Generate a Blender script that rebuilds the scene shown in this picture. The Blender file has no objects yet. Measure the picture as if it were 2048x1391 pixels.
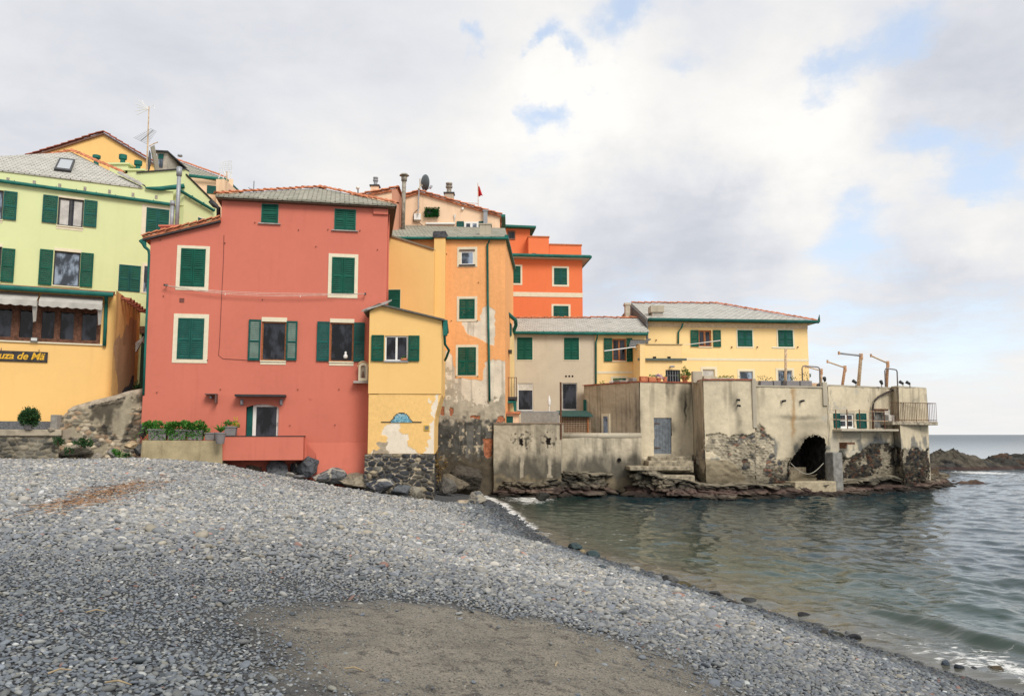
import bpy, bmesh, math, random
import numpy as np
from mathutils import Vector, Matrix
from mathutils.geometry import tessellate_polygon
random.seed(7); RNG = np.random.default_rng(11)
C = bpy.context.scene.collection
SC = bpy.context.scene

# ------------------------------------------------------------------ camera
CZ = 3.1; FPX = 1600.0; PITCH = math.atan(173.0/FPX)
cam_data = bpy.data.cameras.new('camera'); cam = bpy.data.objects.new('camera', cam_data); C.objects.link(cam)
cam.location = (0, 0, CZ); cam.rotation_euler = (math.pi/2+PITCH, 0, 0)
cam_data.sensor_width = 36; cam_data.lens = FPX/2048*36; cam_data.clip_start = 0.1; cam_data.clip_end = 30000
SC.camera = cam
CT, ST = math.cos(PITCH), math.sin(PITCH)
def ray(px, py):
    cx = (px-1024)/FPX; cy = (695.5-py)/FPX
    return Vector((cx, CT-cy*ST, ST+cy*CT))
def at(px, py, Y):                       # photo pixel at a forward distance Y -> world point
    d = ray(px, py); return Vector((0, 0, CZ))+d*(Y/d.y)
def proj_np(x, y, z):                    # world -> photo pixel, only to author stains and patches
    z = z-CZ; f = y*CT+z*ST; u = -y*ST+z*CT
    return 1024+FPX*x/f, 695.5-FPX*u/f

# ------------------------------------------------------------------ exposure
SC.view_settings.view_transform = 'Standard'; SC.view_settings.look = 'None'
SC.view_settings.exposure = 0.42; SC.view_settings.gamma = 1.0
SC.render.engine = 'CYCLES'

# ------------------------------------------------------------------ shader helper
class M:
    def __init__(s, name, world=False):
        if world: s.m = bpy.data.worlds.new(name)
        else: s.m = bpy.data.materials.new(name)
        s.m.use_nodes = True; s.t = s.m.node_tree; s.t.nodes.clear()
    def n(s, kind, props=None, **ins):
        nd = s.t.nodes.new(kind)
        for k, v in (props or {}).items(): setattr(nd, k, v)
        for k, v in ins.items():
            key = int(k[1:]) if k[0] == '_' and k[1:].isdigit() else k.replace('_', ' ')
            s.put(nd.inputs[key], v)
        return nd
    def put(s, sock, v):
        if v is None: return
        if hasattr(v, 'is_output'): s.t.links.new(v, sock)
        elif isinstance(v, bpy.types.Node): s.t.links.new(v.outputs[0], sock)
        else:
            if sock.type == 'RGBA' and isinstance(v, (tuple, list)) and len(v) == 3: v = (*v, 1)
            if sock.type == 'VECTOR' and isinstance(v, (int, float)): v = (v, v, v)
            sock.default_value = v
    def pos(s): return s.n('ShaderNodeNewGeometry').outputs['Position']
    def math(s, op, a, b=None, clamp=False):
        nd = s.n('ShaderNodeMath', {'operation': op, 'use_clamp': clamp}, _0=a)
        if b is not None: s.put(nd.inputs[1], b)
        return nd.outputs[0]
    def vmul(s, v, k): return s.n('ShaderNodeVectorMath', {'operation': 'MULTIPLY'}, _0=v, _1=k).outputs[0]
    def vadd(s, v, k): return s.n('ShaderNodeVectorMath', {'operation': 'ADD'}, _0=v, _1=k).outputs[0]
    def noise(s, v, scale, detail=4, rough=.55, dist=0):
        return s.n('ShaderNodeTexNoise', None, Vector=v, Scale=scale, Detail=detail, Roughness=rough, Distortion=dist).outputs[0]
    def ramp(s, fac, stops, interp='LINEAR'):
        nd = s.n('ShaderNodeValToRGB', None, Fac=fac); cr = nd.color_ramp; cr.interpolation = interp
        while len(cr.elements) < len(stops): cr.elements.new(.5)
        for e, (p, c) in zip(cr.elements, stops):
            e.position = p; e.color = (c, c, c, 1) if isinstance(c, (int, float)) else (*c, 1)
        return nd.outputs[0]
    def mr(s, v, a, b, c=0., d=1., smooth=True):
        nd = s.n('ShaderNodeMapRange', {'interpolation_type': 'SMOOTHSTEP' if smooth else 'LINEAR', 'clamp': True}, _0=v, _1=a, _2=b, _3=c, _4=d)
        return nd.outputs[0]
    def mix(s, f, a, b, mode='MIX'):
        nd = s.n('ShaderNodeMix', {'data_type': 'RGBA', 'blend_type': mode})
        s.put(nd.inputs[0], f); s.put(nd.inputs[6], a); s.put(nd.inputs[7], b); return nd.outputs[2]
    def attr(s, name, out='Color'): return s.n('ShaderNodeAttribute', {'attribute_name': name}).outputs[out]
    def bump(s, h, strength=.3, dist=.02): return s.n('ShaderNodeBump', None, Strength=strength, Distance=dist, Height=h).outputs[0]
    def out(s, col, rough=.8, bump=None, metal=0, spec=.3, **kw):
        b = s.n('ShaderNodeBsdfPrincipled', None, Base_Color=col, Roughness=rough, Metallic=metal)
        b.inputs['Specular IOR Level'].default_value = spec
        if bump is not None: s.put(b.inputs['Normal'], bump)
        for k, v in kw.items(): s.put(b.inputs[k.replace('_', ' ')], v)
        o = s.n('ShaderNodeOutputMaterial'); s.t.links.new(b.outputs[0], o.inputs[0]); return s.m

# ------------------------------------------------------------------ sky: Nishita air with a procedural cloud deck
SUN_EL, SUN_AZ = math.radians(42), math.radians(148)      # azimuth clockwise from +Y: behind the viewer, to the right
w = M('World', world=True); SC.world = w.m
tc = w.n('ShaderNodeTexCoord').outputs['Generated']
sky = w.n('ShaderNodeTexSky', {'sky_type': 'NISHITA', 'sun_disc': False, 'sun_elevation': SUN_EL, 'sun_rotation': SUN_AZ, 'air_density': 1.0, 'dust_density': 1.2}).outputs[0]
sx = w.n('ShaderNodeSeparateXYZ', None, Vector=tc)
zz = w.math('ADD', w.math('MAXIMUM', sx.outputs[2], 0.0), 0.16)
plane = w.n('ShaderNodeCombineXYZ', None, X=w.math('DIVIDE', sx.outputs[0], zz), Y=w.math('DIVIDE', sx.outputs[1], zz), Z=0.0).outputs[0]
n1 = w.noise(w.vadd(plane, (3.1, 1.7, 0)), 1.25, 9, .55, .25)
n2 = w.noise(w.vadd(plane, (8.3, 4.1, 2)), 3.2, 8, .6, .15)
n3 = w.noise(w.vadd(plane, (1.3, 9.1, 5)), .9, 6, .55, .2)
def blob(px, py, r):                      # soft lobe of the cloud deck around one sky direction
    d = ray(px, py).normalized()
    dist = w.n('ShaderNodeVectorMath', {'operation': 'DISTANCE'}, _0=tcw, _1=tuple(d)).outputs['Value']
    return w.mr(dist, 0.0, r/FPX, 1.0, 0.0)
n2off = w.n('ShaderNodeTexNoise', None, Vector=w.vadd(tc, (4, 2, 7)), Scale=14.0, Detail=9.0, Roughness=.6).outputs['Color']
tcw = w.vadd(tc, w.vmul(w.vadd(n2off, (-.5, -.5, -.5)), .12))
def acc(base, items):
    for (px, py, r, k) in items: base = w.math('ADD', base, w.math('MULTIPLY', blob(px, py, r), k))
    return base
cov = acc(w.math('ADD', w.math('ADD', w.math('MULTIPLY', n1, .45), w.math('MULTIPLY', n2, 1.05)), -.03), [
    (955, 78, 48, -.42), (1105, 92, 55, -.42), (1158, 98, 48, -.36), (1245, 18, 80, -.40), (1060, 218, 65, -.38), (1128, 206, 75, -.46), (1200, 190, 62, -.38), (1240, 110, 50, -.2), (1375, 130, 60, -.2), (1130, 150, 70, .34), (1010, 120, 90, .2),
    (1640, 175, 80, -.34), (1700, 125, 70, -.32), (1770, 65, 80, -.32), (1860, 40, 90, -.28), (1880, 265, 80, -.34), (1950, 335, 100, -.38), (2015, 400, 90, -.34), (1860, 360, 60, -.2),
    (1700, 530, 150, -.25), (1560, 690, 200, -.22), (1800, 690, 220, -.24), (1300, 560, 130, -.18), (2000, 720, 200, -.2), (1750, 470, 120, -.2),
    (400, 120, 600, .25), (1450, 300, 330, .30), (1960, 150, 150, .35), (1960, 480, 120, .3), (700, 300, 300, .15)])
cover = w.mr(cov, .22, .70)
bri = acc(w.math('ADD', w.math('MULTIPLY', n3, .36), w.math('MULTIPLY', n2, .64)), [
    (1250, 260, 280, .30), (1550, 240, 260, .40), (1680, 330, 200, .25), (1050, 330, 260, .22), (1150, 140, 260, .25), (650, 330, 240, .12), (250, 130, 520, -.24), (720, 60, 300, -.08), (1970, 130, 220, -.27), (1800, 150, 120, -.10),
    (1290, 385, 200, -.26), (1480, 400, 170, -.20), (1150, 420, 160, -.12), (1380, 520, 260, -.24), (1180, 540, 200, -.16), (1960, 470, 130, .32), (1900, 590, 240, -.30), (1720, 600, 160, -.12), (1960, 850, 400, .15), (1650, 540, 160, .12)])
cloud = w.ramp(w.mr(bri, .10, .90, 0., 1., False), [(0, (4.6, 4.8, 5.3)), (.35, (5.85, 5.95, 6.25)), (.62, (6.7, 6.65, 6.6)), (1, (7.7, 7.55, 7.25))])
blue = w.mix(.62, w.mix(1.0, sky, (2.2, 1.9, 1.7), 'MULTIPLY'), (5.2, 6.1, 7.4))
skycol = w.mix(cover, blue, cloud)
skycol = w.mix(w.mr(sx.outputs[2], 0.0, .09, .75, 0.), skycol, (6.7, 6.65, 6.6))       # pale air low over the sea
bg = w.n('ShaderNodeBackground', None, Color=skycol, Strength=0.1)
wo = w.n('ShaderNodeOutputWorld'); w.t.links.new(bg.outputs[0], wo.inputs[0])

sun_d = bpy.data.lights.new('sun', 'SUN'); sun = bpy.data.objects.new('sun', sun_d); C.objects.link(sun)
sun_d.energy = 1.9; sun_d.angle = math.radians(24); sun_d.color = (1, .95, .87)
sv = Vector((math.sin(SUN_AZ)*math.cos(SUN_EL), math.cos(SUN_AZ)*math.cos(SUN_EL), math.sin(SUN_EL)))
sun.rotation_euler = sv.to_track_quat('Z', 'Y').to_euler()

# ------------------------------------------------------------------ numpy noise
def _h(ix, iy, iz, seed):
    n = (ix*73856093) ^ (iy*19349663) ^ (iz*83492791) ^ (seed*2654435761 & 0x7fffffff)
    n = n & 0xffffffff; n = ((n ^ (n >> 13))*1274126177) & 0xffffffff; n = n ^ (n >> 16)
    n = (n*2246822519) & 0xffffffff; n = n ^ (n >> 15)
    return (n & 0xffffff)/float(0xffffff)
def vn(x, y, z=0.0, seed=0):
    x, y, z = np.broadcast_arrays(np.asarray(x, float), np.asarray(y, float), np.asarray(z, float))
    ix, iy, iz = np.floor(x).astype(np.int64), np.floor(y).astype(np.int64), np.floor(z).astype(np.int64)
    fx, fy, fz = x-ix, y-iy, z-iz
    fx, fy, fz = fx*fx*(3-2*fx), fy*fy*(3-2*fy), fz*fz*(3-2*fz)
    r = 0
    for a in (0, 1):
        for b in (0, 1):
            for c in (0, 1):
                r = r+_h(ix+a, iy+b, iz+c, seed)*(fx if a else 1-fx)*(fy if b else 1-fy)*(fz if c else 1-fz)
    return r
def fbm(x, y, z=0.0, oct=5, seed=0, gain=.5):
    s = 0; a = 1; t = 0
    for k in range(oct):
        s = s+a*vn(x*2**k+k*7.3, y*2**k+k*3.1, np.asarray(z)*2**k+k*1.7, seed+k); t += a; a *= gain
    return s/t
def sstep(x, a, b):
    t = np.clip((x-a)/(b-a), 0, 1); return t*t*(3-2*t)
def rubble(u, z, cu=.3, cz=.17, seed=3):         # jittered stones: nearest, gap to the second, id
    gx, gz = u/cu, z/cz; iz = np.floor(gz).astype(np.int64); d1 = np.full(u.shape, 9.); d2 = d1.copy(); idd = np.zeros(u.shape)
    for dz in (-1, 0, 1):
        jz = iz+dz; off = (jz % 2)*.5
        ix = np.floor(gx-off).astype(np.int64)
        for dx in (-1, 0, 1):
            jx = ix+dx
            sxx = jx+off+.5+(_h(jx, jz, 0*jx, seed)-.5)*.75; szz = jz+.5+(_h(jx, jz, 0*jx+1, seed)-.5)*.6
            d = np.hypot(gx-sxx, (gz-szz)); i = _h(jx, jz, 0*jx+2, seed)
            m = d < d1; d2 = np.where(m, d1, np.minimum(d2, d)); idd = np.where(m, i, idd); d1 = np.where(m, d, d1)
    return d1, d2-d1, idd
def inpoly(px, py, poly):
    r = np.zeros(px.shape, bool); n = len(poly); j = n-1
    for i in range(n):
        xi, yi = poly[i]; xj, yj = poly[j]
        c = ((yi > py) != (yj > py)) & (px < (xj-xi)*(py-yi)/((yj-yi) if yj != yi else 1e-9)+xi)
        r ^= c; j = i
    return r

# ------------------------------------------------------------------ object helpers
def tag(o, label=None, cat=None, group=None, kind=None):
    if label: o['label'] = label
    if cat: o['category'] = cat
    if group: o['group'] = group
    if kind or cat: o['kind'] = kind or 'thing'
    return o
def thing(name, label, cat, loc, group=None):
    o = bpy.data.objects.new(name, None); C.objects.link(o); o.location = loc; o.empty_display_size = .3
    return tag(o, label, cat, group)
def wloc(o):
    v = Vector((0, 0, 0))
    while o: v += o.location; o = o.parent
    return v
class MB:
    def __init__(s): s.v = []; s.f = []; s.mi = []; s.cur = 0
    def face(s, pts):
        b = len(s.v); s.v += [tuple(p) for p in pts]; s.f.append(tuple(range(b, b+len(pts)))); s.mi.append(s.cur); return s
    def hexa(s, p):                              # 8 corners: bottom ring 0-3, top ring 4-7
        b = len(s.v); s.v += [tuple(q) for q in p]
        for f in ((0, 3, 2, 1), (4, 5, 6, 7), (0, 1, 5, 4), (1, 2, 6, 5), (2, 3, 7, 6), (3, 0, 4, 7)):
            s.f.append(tuple(b+i for i in f)); s.mi.append(s.cur)
        return s
    def box(s, lo, hi):
        x0, y0, z0 = lo; x1, y1, z1 = hi
        return s.hexa([(x0, y0, z0), (x1, y0, z0), (x1, y1, z0), (x0, y1, z0), (x0, y0, z1), (x1, y0, z1), (x1, y1, z1), (x0, y1, z1)])
    def fbox(s, F, u0, u1, z0, z1, d0, d1):      # box in a facade's own axes; d grows out of the wall
        if u0 > u1: u0, u1 = u1, u0
        if z0 > z1: z0, z1 = z1, z0
        if d0 > d1: d0, d1 = d1, d0
        P = F.P
        return s.hexa([P(u0, z0, d1), P(u1, z0, d1), P(u1, z0, d0), P(u0, z0, d0), P(u0, z1, d1), P(u1, z1, d1), P(u1, z1, d0), P(u0, z1, d0)])
    def slab(s, pts, th, up=None):               # polygon given a thickness downward
        n = len(pts); dn = Vector((0, 0, -th)) if up is None else up*-th
        P = [Vector(p) for p in pts]; b = len(s.v); s.v += [tuple(p) for p in P]+[tuple(p+dn) for p in P]
        s.f.append(tuple(range(b, b+n))); s.mi.append(s.cur); s.f.append(tuple(range(b+2*n-1, b+n-1, -1))); s.mi.append(s.cur)
        for i in range(n):
            j = (i+1) % n; s.f.append((b+i, b+n+i, b+n+j, b+j)); s.mi.append(s.cur)
        return s
    def tube(s, path, r, seg=8, cap=True):
        P = [Vector(p) for p in path]; rs = r if isinstance(r, (list, tuple)) else [r]*len(P); rings = []
        for i, p in enumerate(P):
            d = (P[min(i+1, len(P)-1)]-P[max(i-1, 0)]).normalized()
            a = d.cross(Vector((0, 0, 1)) if abs(d.z) < .9 else Vector((1, 0, 0))).normalized(); c = d.cross(a)
            b = len(s.v); rings.append(b)
            for k in range(seg):
                t = 2*math.pi*k/seg; s.v.append(tuple(p+(a*math.cos(t)+c*math.sin(t))*rs[i]))
        for i in range(len(P)-1):
            for k in range(seg):
                k2 = (k+1) % seg; s.f.append((rings[i]+k, rings[i]+k2, rings[i+1]+k2, rings[i+1]+k)); s.mi.append(s.cur)
        if cap:
            s.f.append(tuple(rings[0]+k for k in range(seg-1, -1, -1))); s.mi.append(s.cur)
            s.f.append(tuple(rings[-1]+k for k in range(seg))); s.mi.append(s.cur)
        return s
    def lathe(s, base, prof, seg=14):            # prof: (radius, height)
        B = Vector(base); rings = []
        for r, h in prof:
            rings.append(len(s.v))
            for k in range(seg):
                t = 2*math.pi*k/seg; s.v.append((B.x+r*math.cos(t), B.y+r*math.sin(t), B.z+h))
        for i in range(len(prof)-1):
            for k in range(seg):
                k2 = (k+1) % seg; s.f.append((rings[i]+k, rings[i]+k2, rings[i+1]+k2, rings[i+1]+k)); s.mi.append(s.cur)
        s.f.append(tuple(rings[0]+k for k in range(seg-1, -1, -1))); s.mi.append(s.cur)
        s.f.append(tuple(rings[-1]+k for k in range(seg))); s.mi.append(s.cur)
        return s
    def tiles(s, a, b, r=.11, seg=.38, up=Vector((0, 0, 1))):      # a row of overlapping half-round tiles along a line
        a, b = Vector(a), Vector(b); L = (b-a).length; n = max(1, round(L/seg)); d = (b-a)/n; dn = d.normalized()
        sd = dn.cross(up).normalized(); nn = sd.cross(dn).normalized()
        for i in range(n):
            p, q = a+d*i, a+d*(i+1.12); j = random.uniform(-.012, .012)
            rings = []
            for pt, rr, l in ((p, r*1.12, .035), (q, r*.88, 0.0)):
                rings.append(len(s.v))
                for k in range(7):
                    t = math.pi*k/6; s.v.append(tuple(pt+sd*(rr*math.cos(t)+j)+nn*(rr*math.sin(t)*.75+l+j)))
            for k in range(6): s.f.append((rings[0]+k, rings[0]+k+1, rings[1]+k+1, rings[1]+k)); s.mi.append(s.cur)
            s.f.append(tuple(rings[0]+k for k in range(6, -1, -1))); s.mi.append(s.cur)
        return s
    def leaves(s, c, rad, n, size, up=.4, seed=None, ball=False):
        rr = random.Random(seed if seed is not None else len(s.v)+n); c = Vector(c)
        lumps = [(Vector((rr.gauss(0, .45), rr.gauss(0, .45), rr.gauss(0, .4))), rr.uniform(.35, .7)) for _ in range(7)]
        if ball: lumps = [(Vector((rr.gauss(0, .1), rr.gauss(0, .1), rr.gauss(0, .1))), rr.uniform(.8, 1.05)) for _ in range(9)]
        for _ in range(n):
            lc, lr = rr.choice(lumps); v = Vector((rr.gauss(0, 1), rr.gauss(0, 1), rr.gauss(0, 1))).normalized()*lr*rr.uniform(.5, 1.05)+lc
            p = c+Vector((v.x*rad[0], v.y*rad[1], v.z*rad[2]))
            d = (Vector((v.x, v.y, v.z+up))+Vector((rr.gauss(0, .5), rr.gauss(0, .5), rr.gauss(0, .5)))).normalized()
            a = d.cross(Vector((rr.gauss(0, 1), rr.gauss(0, 1), rr.gauss(0, 1)))).normalized(); L = size*rr.uniform(.6, 1.35)
            s.face([p, p+d*L*.5+a*L*.24, p+d*L, p+d*L*.5-a*L*.24])
        return s
    def build(s, name, mat, parent=None, smooth=False, bevel=0, pivot=None):
        me = bpy.data.meshes.new(name)
        if parent is None:
            A = np.array(s.v); piv = Vector(pivot) if pivot is not None else Vector(((A[:, 0].min()+A[:, 0].max())/2, (A[:, 1].min()+A[:, 1].max())/2, A[:, 2].min()))
        else: piv = wloc(parent)
        me.from_pydata([(x-piv.x, y-piv.y, z-piv.z) for x, y, z in s.v], [], s.f)
        mats = mat if isinstance(mat, (list, tuple)) else [mat]
        for m in mats: me.materials.append(m)
        if len(mats) > 1: me.polygons.foreach_set('material_index', s.mi)
        if smooth: me.polygons.foreach_set('use_smooth', [True]*len(me.polygons))
        me.update()
        o = bpy.data.objects.new(name, me); C.objects.link(o)
        if parent is None: o.location = piv
        else: o.parent = parent
        if bevel:
            b = o.modifiers.new('bevel', 'BEVEL'); b.width = bevel; b.segments = 2; b.limit_method = 'ANGLE'
        return o
def copy_tree(o, parent=None):
    c = o.copy(); C.objects.link(c); c.parent = parent
    for ch in list(o.children): copy_tree(ch, c)
    return c
def np_mesh(name, V, Fq, mat, parent=None, col=None, smooth=True, attrs=None, pivot=(0, 0, 0)):
    V = np.asarray(V, np.float32)-np.asarray(pivot, np.float32); Fq = np.asarray(Fq, np.int32); k = Fq.shape[1]
    me = bpy.data.meshes.new(name); me.vertices.add(len(V)); me.vertices.foreach_set('co', V.ravel())
    me.loops.add(Fq.size); me.loops.foreach_set('vertex_index', Fq.ravel())
    me.polygons.add(len(Fq)); me.polygons.foreach_set('loop_start', np.arange(0, Fq.size, k, dtype=np.int32))
    try: me.polygons.foreach_set('loop_total', np.full(len(Fq), k, np.int32))
    except Exception: pass
    if smooth: me.polygons.foreach_set('use_smooth', np.ones(len(Fq), bool))
    if col is not None:
        a = me.attributes.new('Col', 'FLOAT_COLOR', 'POINT'); cc = np.ones((len(V), 4), np.float32); cc[:, :3] = col; a.data.foreach_set('color', cc.ravel())
    for nm, arr in (attrs or {}).items():
        a = me.attributes.new(nm, 'FLOAT', 'POINT'); a.data.foreach_set('value', np.asarray(arr, np.float32))
    me.materials.append(mat); me.update(calc_edges=True); me.validate()
    o = bpy.data.objects.new(name, me); C.objects.link(o)
    if parent: o.parent = parent
    else: o.location = pivot
    return o

class Fac:                                        # a vertical facade plane through two photo columns at given distances
    def __init__(s, pa, Ya, pb, Yb):
        A = at(pa, 868.5, Ya); B = at(pb, 868.5, Yb); s.A = Vector((A.x, A.y, 0)); s.B = Vector((B.x, B.y, 0))
        s.u = (s.B-s.A).normalized(); s.n = Vector((s.u.y, -s.u.x, 0)); s.L = (s.B-s.A).length
    def P(s, u, z, d=0.0):
        p = s.A+s.u*u+s.n*d; return Vector((p.x, p.y, z))
    def uz(s, px, py, d=0.0):
        r = ray(px, py); o = Vector((0, 0, CZ)); A = s.A+s.n*d
        t = (A-o).dot(s.n)/r.dot(s.n); p = o+r*t
        return (p-s.A).dot(s.u), p.z
    def U(s, px, py, d=0.0): return s.uz(px, py, d)[0]
    def Z(s, px, py, d=0.0): return s.uz(px, py, d)[1]
    def rect(s, x0, y0, x1, y1, d=0.0):
        xm, ym = (x0+x1)/2, (y0+y1)/2
        return s.U(x0, ym, d), s.Z(xm, y1, d), s.U(x1, ym, d), s.Z(xm, y0, d)       # u0 z0 u1 z1

def prism(F, mb, outline, depth, holes=(), reveal=.2, d=0.0, back=None, cap=True):
    """solid wall: outline and holes in (u,z) of F; holes become recesses of depth reveal"""
    polys = [[Vector((u, z, 0)) for u, z in outline]]+[[Vector((u, z, 0)) for u, z in h] for h in holes]
    flat = [p for q in polys for p in q]; mb.cur = 0
    b = len(mb.v); mb.v += [tuple(F.P(p.x, p.y, d)) for p in flat]
    for t in tessellate_polygon(polys):
        a = [flat[i] for i in t]; ar = (a[1].x-a[0].x)*(a[2].y-a[0].y)-(a[1].y-a[0].y)*(a[2].x-a[0].x)
        mb.f.append(tuple(b+i for i in (t if ar > 0 else t[::-1]))); mb.mi.append(0)
    off = back if back is not None else -F.n*depth
    pts = [F.P(u, z, d) for u, z in outline]; n = len(pts)
    for i in range(n):
        j = (i+1) % n; mb.face([pts[i], pts[i]+off, pts[j]+off, pts[j]])
    if cap: mb.face([p+off for p in pts][::-1])
    for h in holes:
        n = len(h)
        for i in range(n):
            j = (i+1) % n; mb.cur = 0; mb.face([F.P(*h[i], d), F.P(*h[j], d), F.P(*h[j], d-reveal), F.P(*h[i], d-reveal)])
        mb.cur = 1; mb.face([F.P(u, z, d-reveal) for u, z in h]); mb.cur = 0
    return mb
def rhole(F, x0, y0, x1, y1):
    u0, z0, u1, z1 = F.rect(x0, y0, x1, y1); return [(u0, z0), (u1, z0), (u1, z1), (u0, z1)]
def chain(F, top, zb):
    t = [F.uz(*p) for p in top]; return [(t[0][0], zb)]+[(t[-1][0], zb)]+t[::-1]

def relief(name, F, x0, y0, x1, y1, res, colfn, dispfn, mat, parent, keep=None, d=0.012, zb=None, body=True):
    """a plastered or rubble wall face as a fine sheet; colfn/dispfn get u, z, px, py"""
    u0 = F.U(x0, (y0+y1)/2); u1 = F.U(x1, (y0+y1)/2); z1 = F.Z((x0+x1)/2, y0); z0 = F.Z((x0+x1)/2, y1) if zb is None else zb
    nu, nz = max(2, int((u1-u0)/res)), max(2, int((z1-z0)/res))
    U, Z = np.meshgrid(np.linspace(u0, u1, nu+1), np.linspace(z0, z1, nz+1)); U = U.ravel(); Z = Z.ravel()
    X0 = F.A.x+F.u.x*U; Y0 = F.A.y+F.u.y*U; px, py = proj_np(X0, Y0, Z)
    D = d+dispfn(U, Z, px, py); V = np.stack([X0+F.n.x*D, Y0+F.n.y*D, Z], 1)
    col = colfn(U, Z, px, py)
    i = np.arange(nu*nz); r, c = i//nu, i % nu; a = r*(nu+1)+c
    Q = np.stack([a, a+1, a+nu+2, a+nu+1], 1)
    if keep is not None:
        cx = px[Q].mean(1); cy = py[Q].mean(1); Q = Q[keep(cx, cy)]
    return np_mesh(name, V, Q, mat, parent, col, True, pivot=tuple(wloc(parent)))
# ------------------------------------------------------------------ materials
def plaster(name, col, var=.12, streak=.1, dirt=(.5, .46, .4), bumpy=.35, scale=1.0):
    m = M(name); p = m.pos()
    a = m.noise(p, .55*scale, 6, .6); b = m.noise(p, 5.0*scale, 5, .65); s = m.noise(m.vmul(p, (3.2, 3.2, .22)), 1.0, 6, .6)
    k = m.math('ADD', m.math('MULTIPLY', m.math('SUBTRACT', a, .5), var*2.2), m.math('ADD', m.math('MULTIPLY', m.math('SUBTRACT', b, .5), var), 1.0))
    c = m.mix(1.0, col, m.n('ShaderNodeCombineXYZ', None, X=k, Y=k, Z=k).outputs[0], 'MULTIPLY')
    c = m.mix(m.math('MULTIPLY', m.mr(s, .52, .74), streak), c, m.mix(1.0, col, dirt, 'MULTIPLY'))
    fine = m.noise(p, 38, 4, .7)
    h = m.math('ADD', m.math('MULTIPLY', b, .6), m.math('MULTIPLY', fine, .5))
    return m.out(c, .92, m.bump(h, bumpy, .015), spec=.15)
def simple(name, col, rough=.6, spec=.3, metal=0, var=.15, sc=6.0):
    m = M(name); p = m.pos(); a = m.noise(p, sc, 5, .6)
    c = m.mix(m.mr(a, .3, .7), tuple(x*(1-var) for x in col), tuple(min(1, x*(1+var)) for x in col))
    return m.out(c, rough, m.bump(a, .12, .01), metal, spec)
def slate(name, ca, cb, cm):
    m = M(name); p = m.pos(); sp = m.n('ShaderNodeSeparateXYZ', None, Vector=p)
    v = m.n('ShaderNodeCombineXYZ', None, X=m.math('ADD', sp.outputs[0], m.math('MULTIPLY', sp.outputs[1], .22)), Y=m.math('MULTIPLY', sp.outputs[2], 3.4), Z=0.0).outputs[0]
    v = m.vadd(v, m.vmul(m.n('ShaderNodeTexNoise', None, Vector=p, Scale=2.5, Detail=3.0).outputs['Color'], (.05, .05, 0)))
    br = m.n('ShaderNodeTexBrick', {'offset': .5}, Vector=v, Color1=ca, Color2=cb, Mortar=cm, Scale=1.0, Mortar_Size=.028, Mortar_Smooth=.5, Bias=-.1, Brick_Width=.42, Row_Height=.27)
    a = m.noise(p, 1.1, 6, .65); b = m.noise(m.vmul(p, (2.2, 2.2, 22)), 1.0, 5, .7)
    c = m.mix(m.mr(a, .42, .68, 0, .55), br.outputs[0], cb); c = m.mix(m.mr(b, .52, .70, 0, .6), c, tuple(x*.45 for x in cm))
    h = m.math('ADD', m.math('MULTIPLY', m.math('SUBTRACT', 1.0, br.outputs[1]), .8), m.math('MULTIPLY', b, .5))
    return m.out(c, .75, m.bump(h, .7, .03), spec=.3)
def vcol(name, rough=.92, bumpy=.5, fs=30., spec=.15, var=.22):
    m = M(name); p = m.pos(); f = m.noise(p, fs, 5, .7); g = m.noise(p, fs*.2, 5, .65)
    k = m.math('ADD', m.math('MULTIPLY', m.math('SUBTRACT', m.math('ADD', m.math('MULTIPLY', f, .5), m.math('MULTIPLY', g, .5)), .5), var*3), 1.0)
    c = m.mix(1.0, m.attr('Col'), m.n('ShaderNodeCombineXYZ', None, X=k, Y=k, Z=k).outputs[0], 'MULTIPLY')
    return m.out(c, rough, m.bump(m.math('ADD', f, g), bumpy, .02), spec=spec)
RED = plaster('red_plaster', (.60, .18, .125), .10, .30, (.80, .72, .72))
GREENP = plaster('lime_plaster', (.66, .71, .38), .06, .14, (.8, .8, .7))
YEL = plaster('yellow_plaster', (.86, .55, .21), .07, .16, (.8, .7, .55))
YEL_SIDE = plaster('weathered_shaded_yellow_plaster', (.68, .40, .16), .14, .75, (.62, .5, .42))
YELP = plaster('pale_yellow_plaster', (.88, .64, .31), .06, .2, (.85, .75, .6))
PEACH = plaster('peach_plaster', (.88, .43, .175), .07, .06, (.8, .7, .55))
PALEPEACH = plaster('pale_peach_plaster', (.84, .60, .41), .12, .55, (.72, .68, .62))
PINK = plaster('pink_plaster', (.62, .30, .2), .1, .2)
ORANGE = plaster('orange_plaster', (.79, .20, .08), .07, .15, (.8, .7, .7))
BEIGE = plaster('beige_roughcast', (.60, .52, .395), .14, .3, (.7, .66, .6), .8, 2.0)
GREYC = plaster('grey_concrete', (.45, .40, .31), .2, .5, (.45, .43, .42), .7)
GREYC2 = plaster('streaked_concrete', (.30, .255, .2), .2, .9, (.38, .37, .37), .7)
ROUGHCAST = plaster('coarse_roughcast', (.40, .33, .2), .5, .45, (.4, .38, .36), 1.2, 3.)
CREAM = simple('cream_trim', (.74, .67, .50), .85, .15, 0, .05)
WHITE = simple('white_paint', (.78, .77, .73), .6, .3, 0, .05)
GREY = simple('grey_paint', (.30, .31, .33), .6, .3, 0, .08)
def shutter_mat(name, col, chip, amt):
    m = M(name); p = m.pos(); a = m.noise(p, 14, 6, .7); b = m.noise(p, 2.2, 4)
    c = m.mix(m.mr(b, .35, .65), col, tuple(x*.72 for x in col)); c = m.mix(m.math('MULTIPLY', m.mr(a, .60, .72), amt), c, chip)
    return m.out(c, .6, m.bump(a, .15, .004), spec=.2)
SH = shutter_mat('green_shutter_paint', (.003, .092, .058), (.05, .2, .14), .3)
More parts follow.
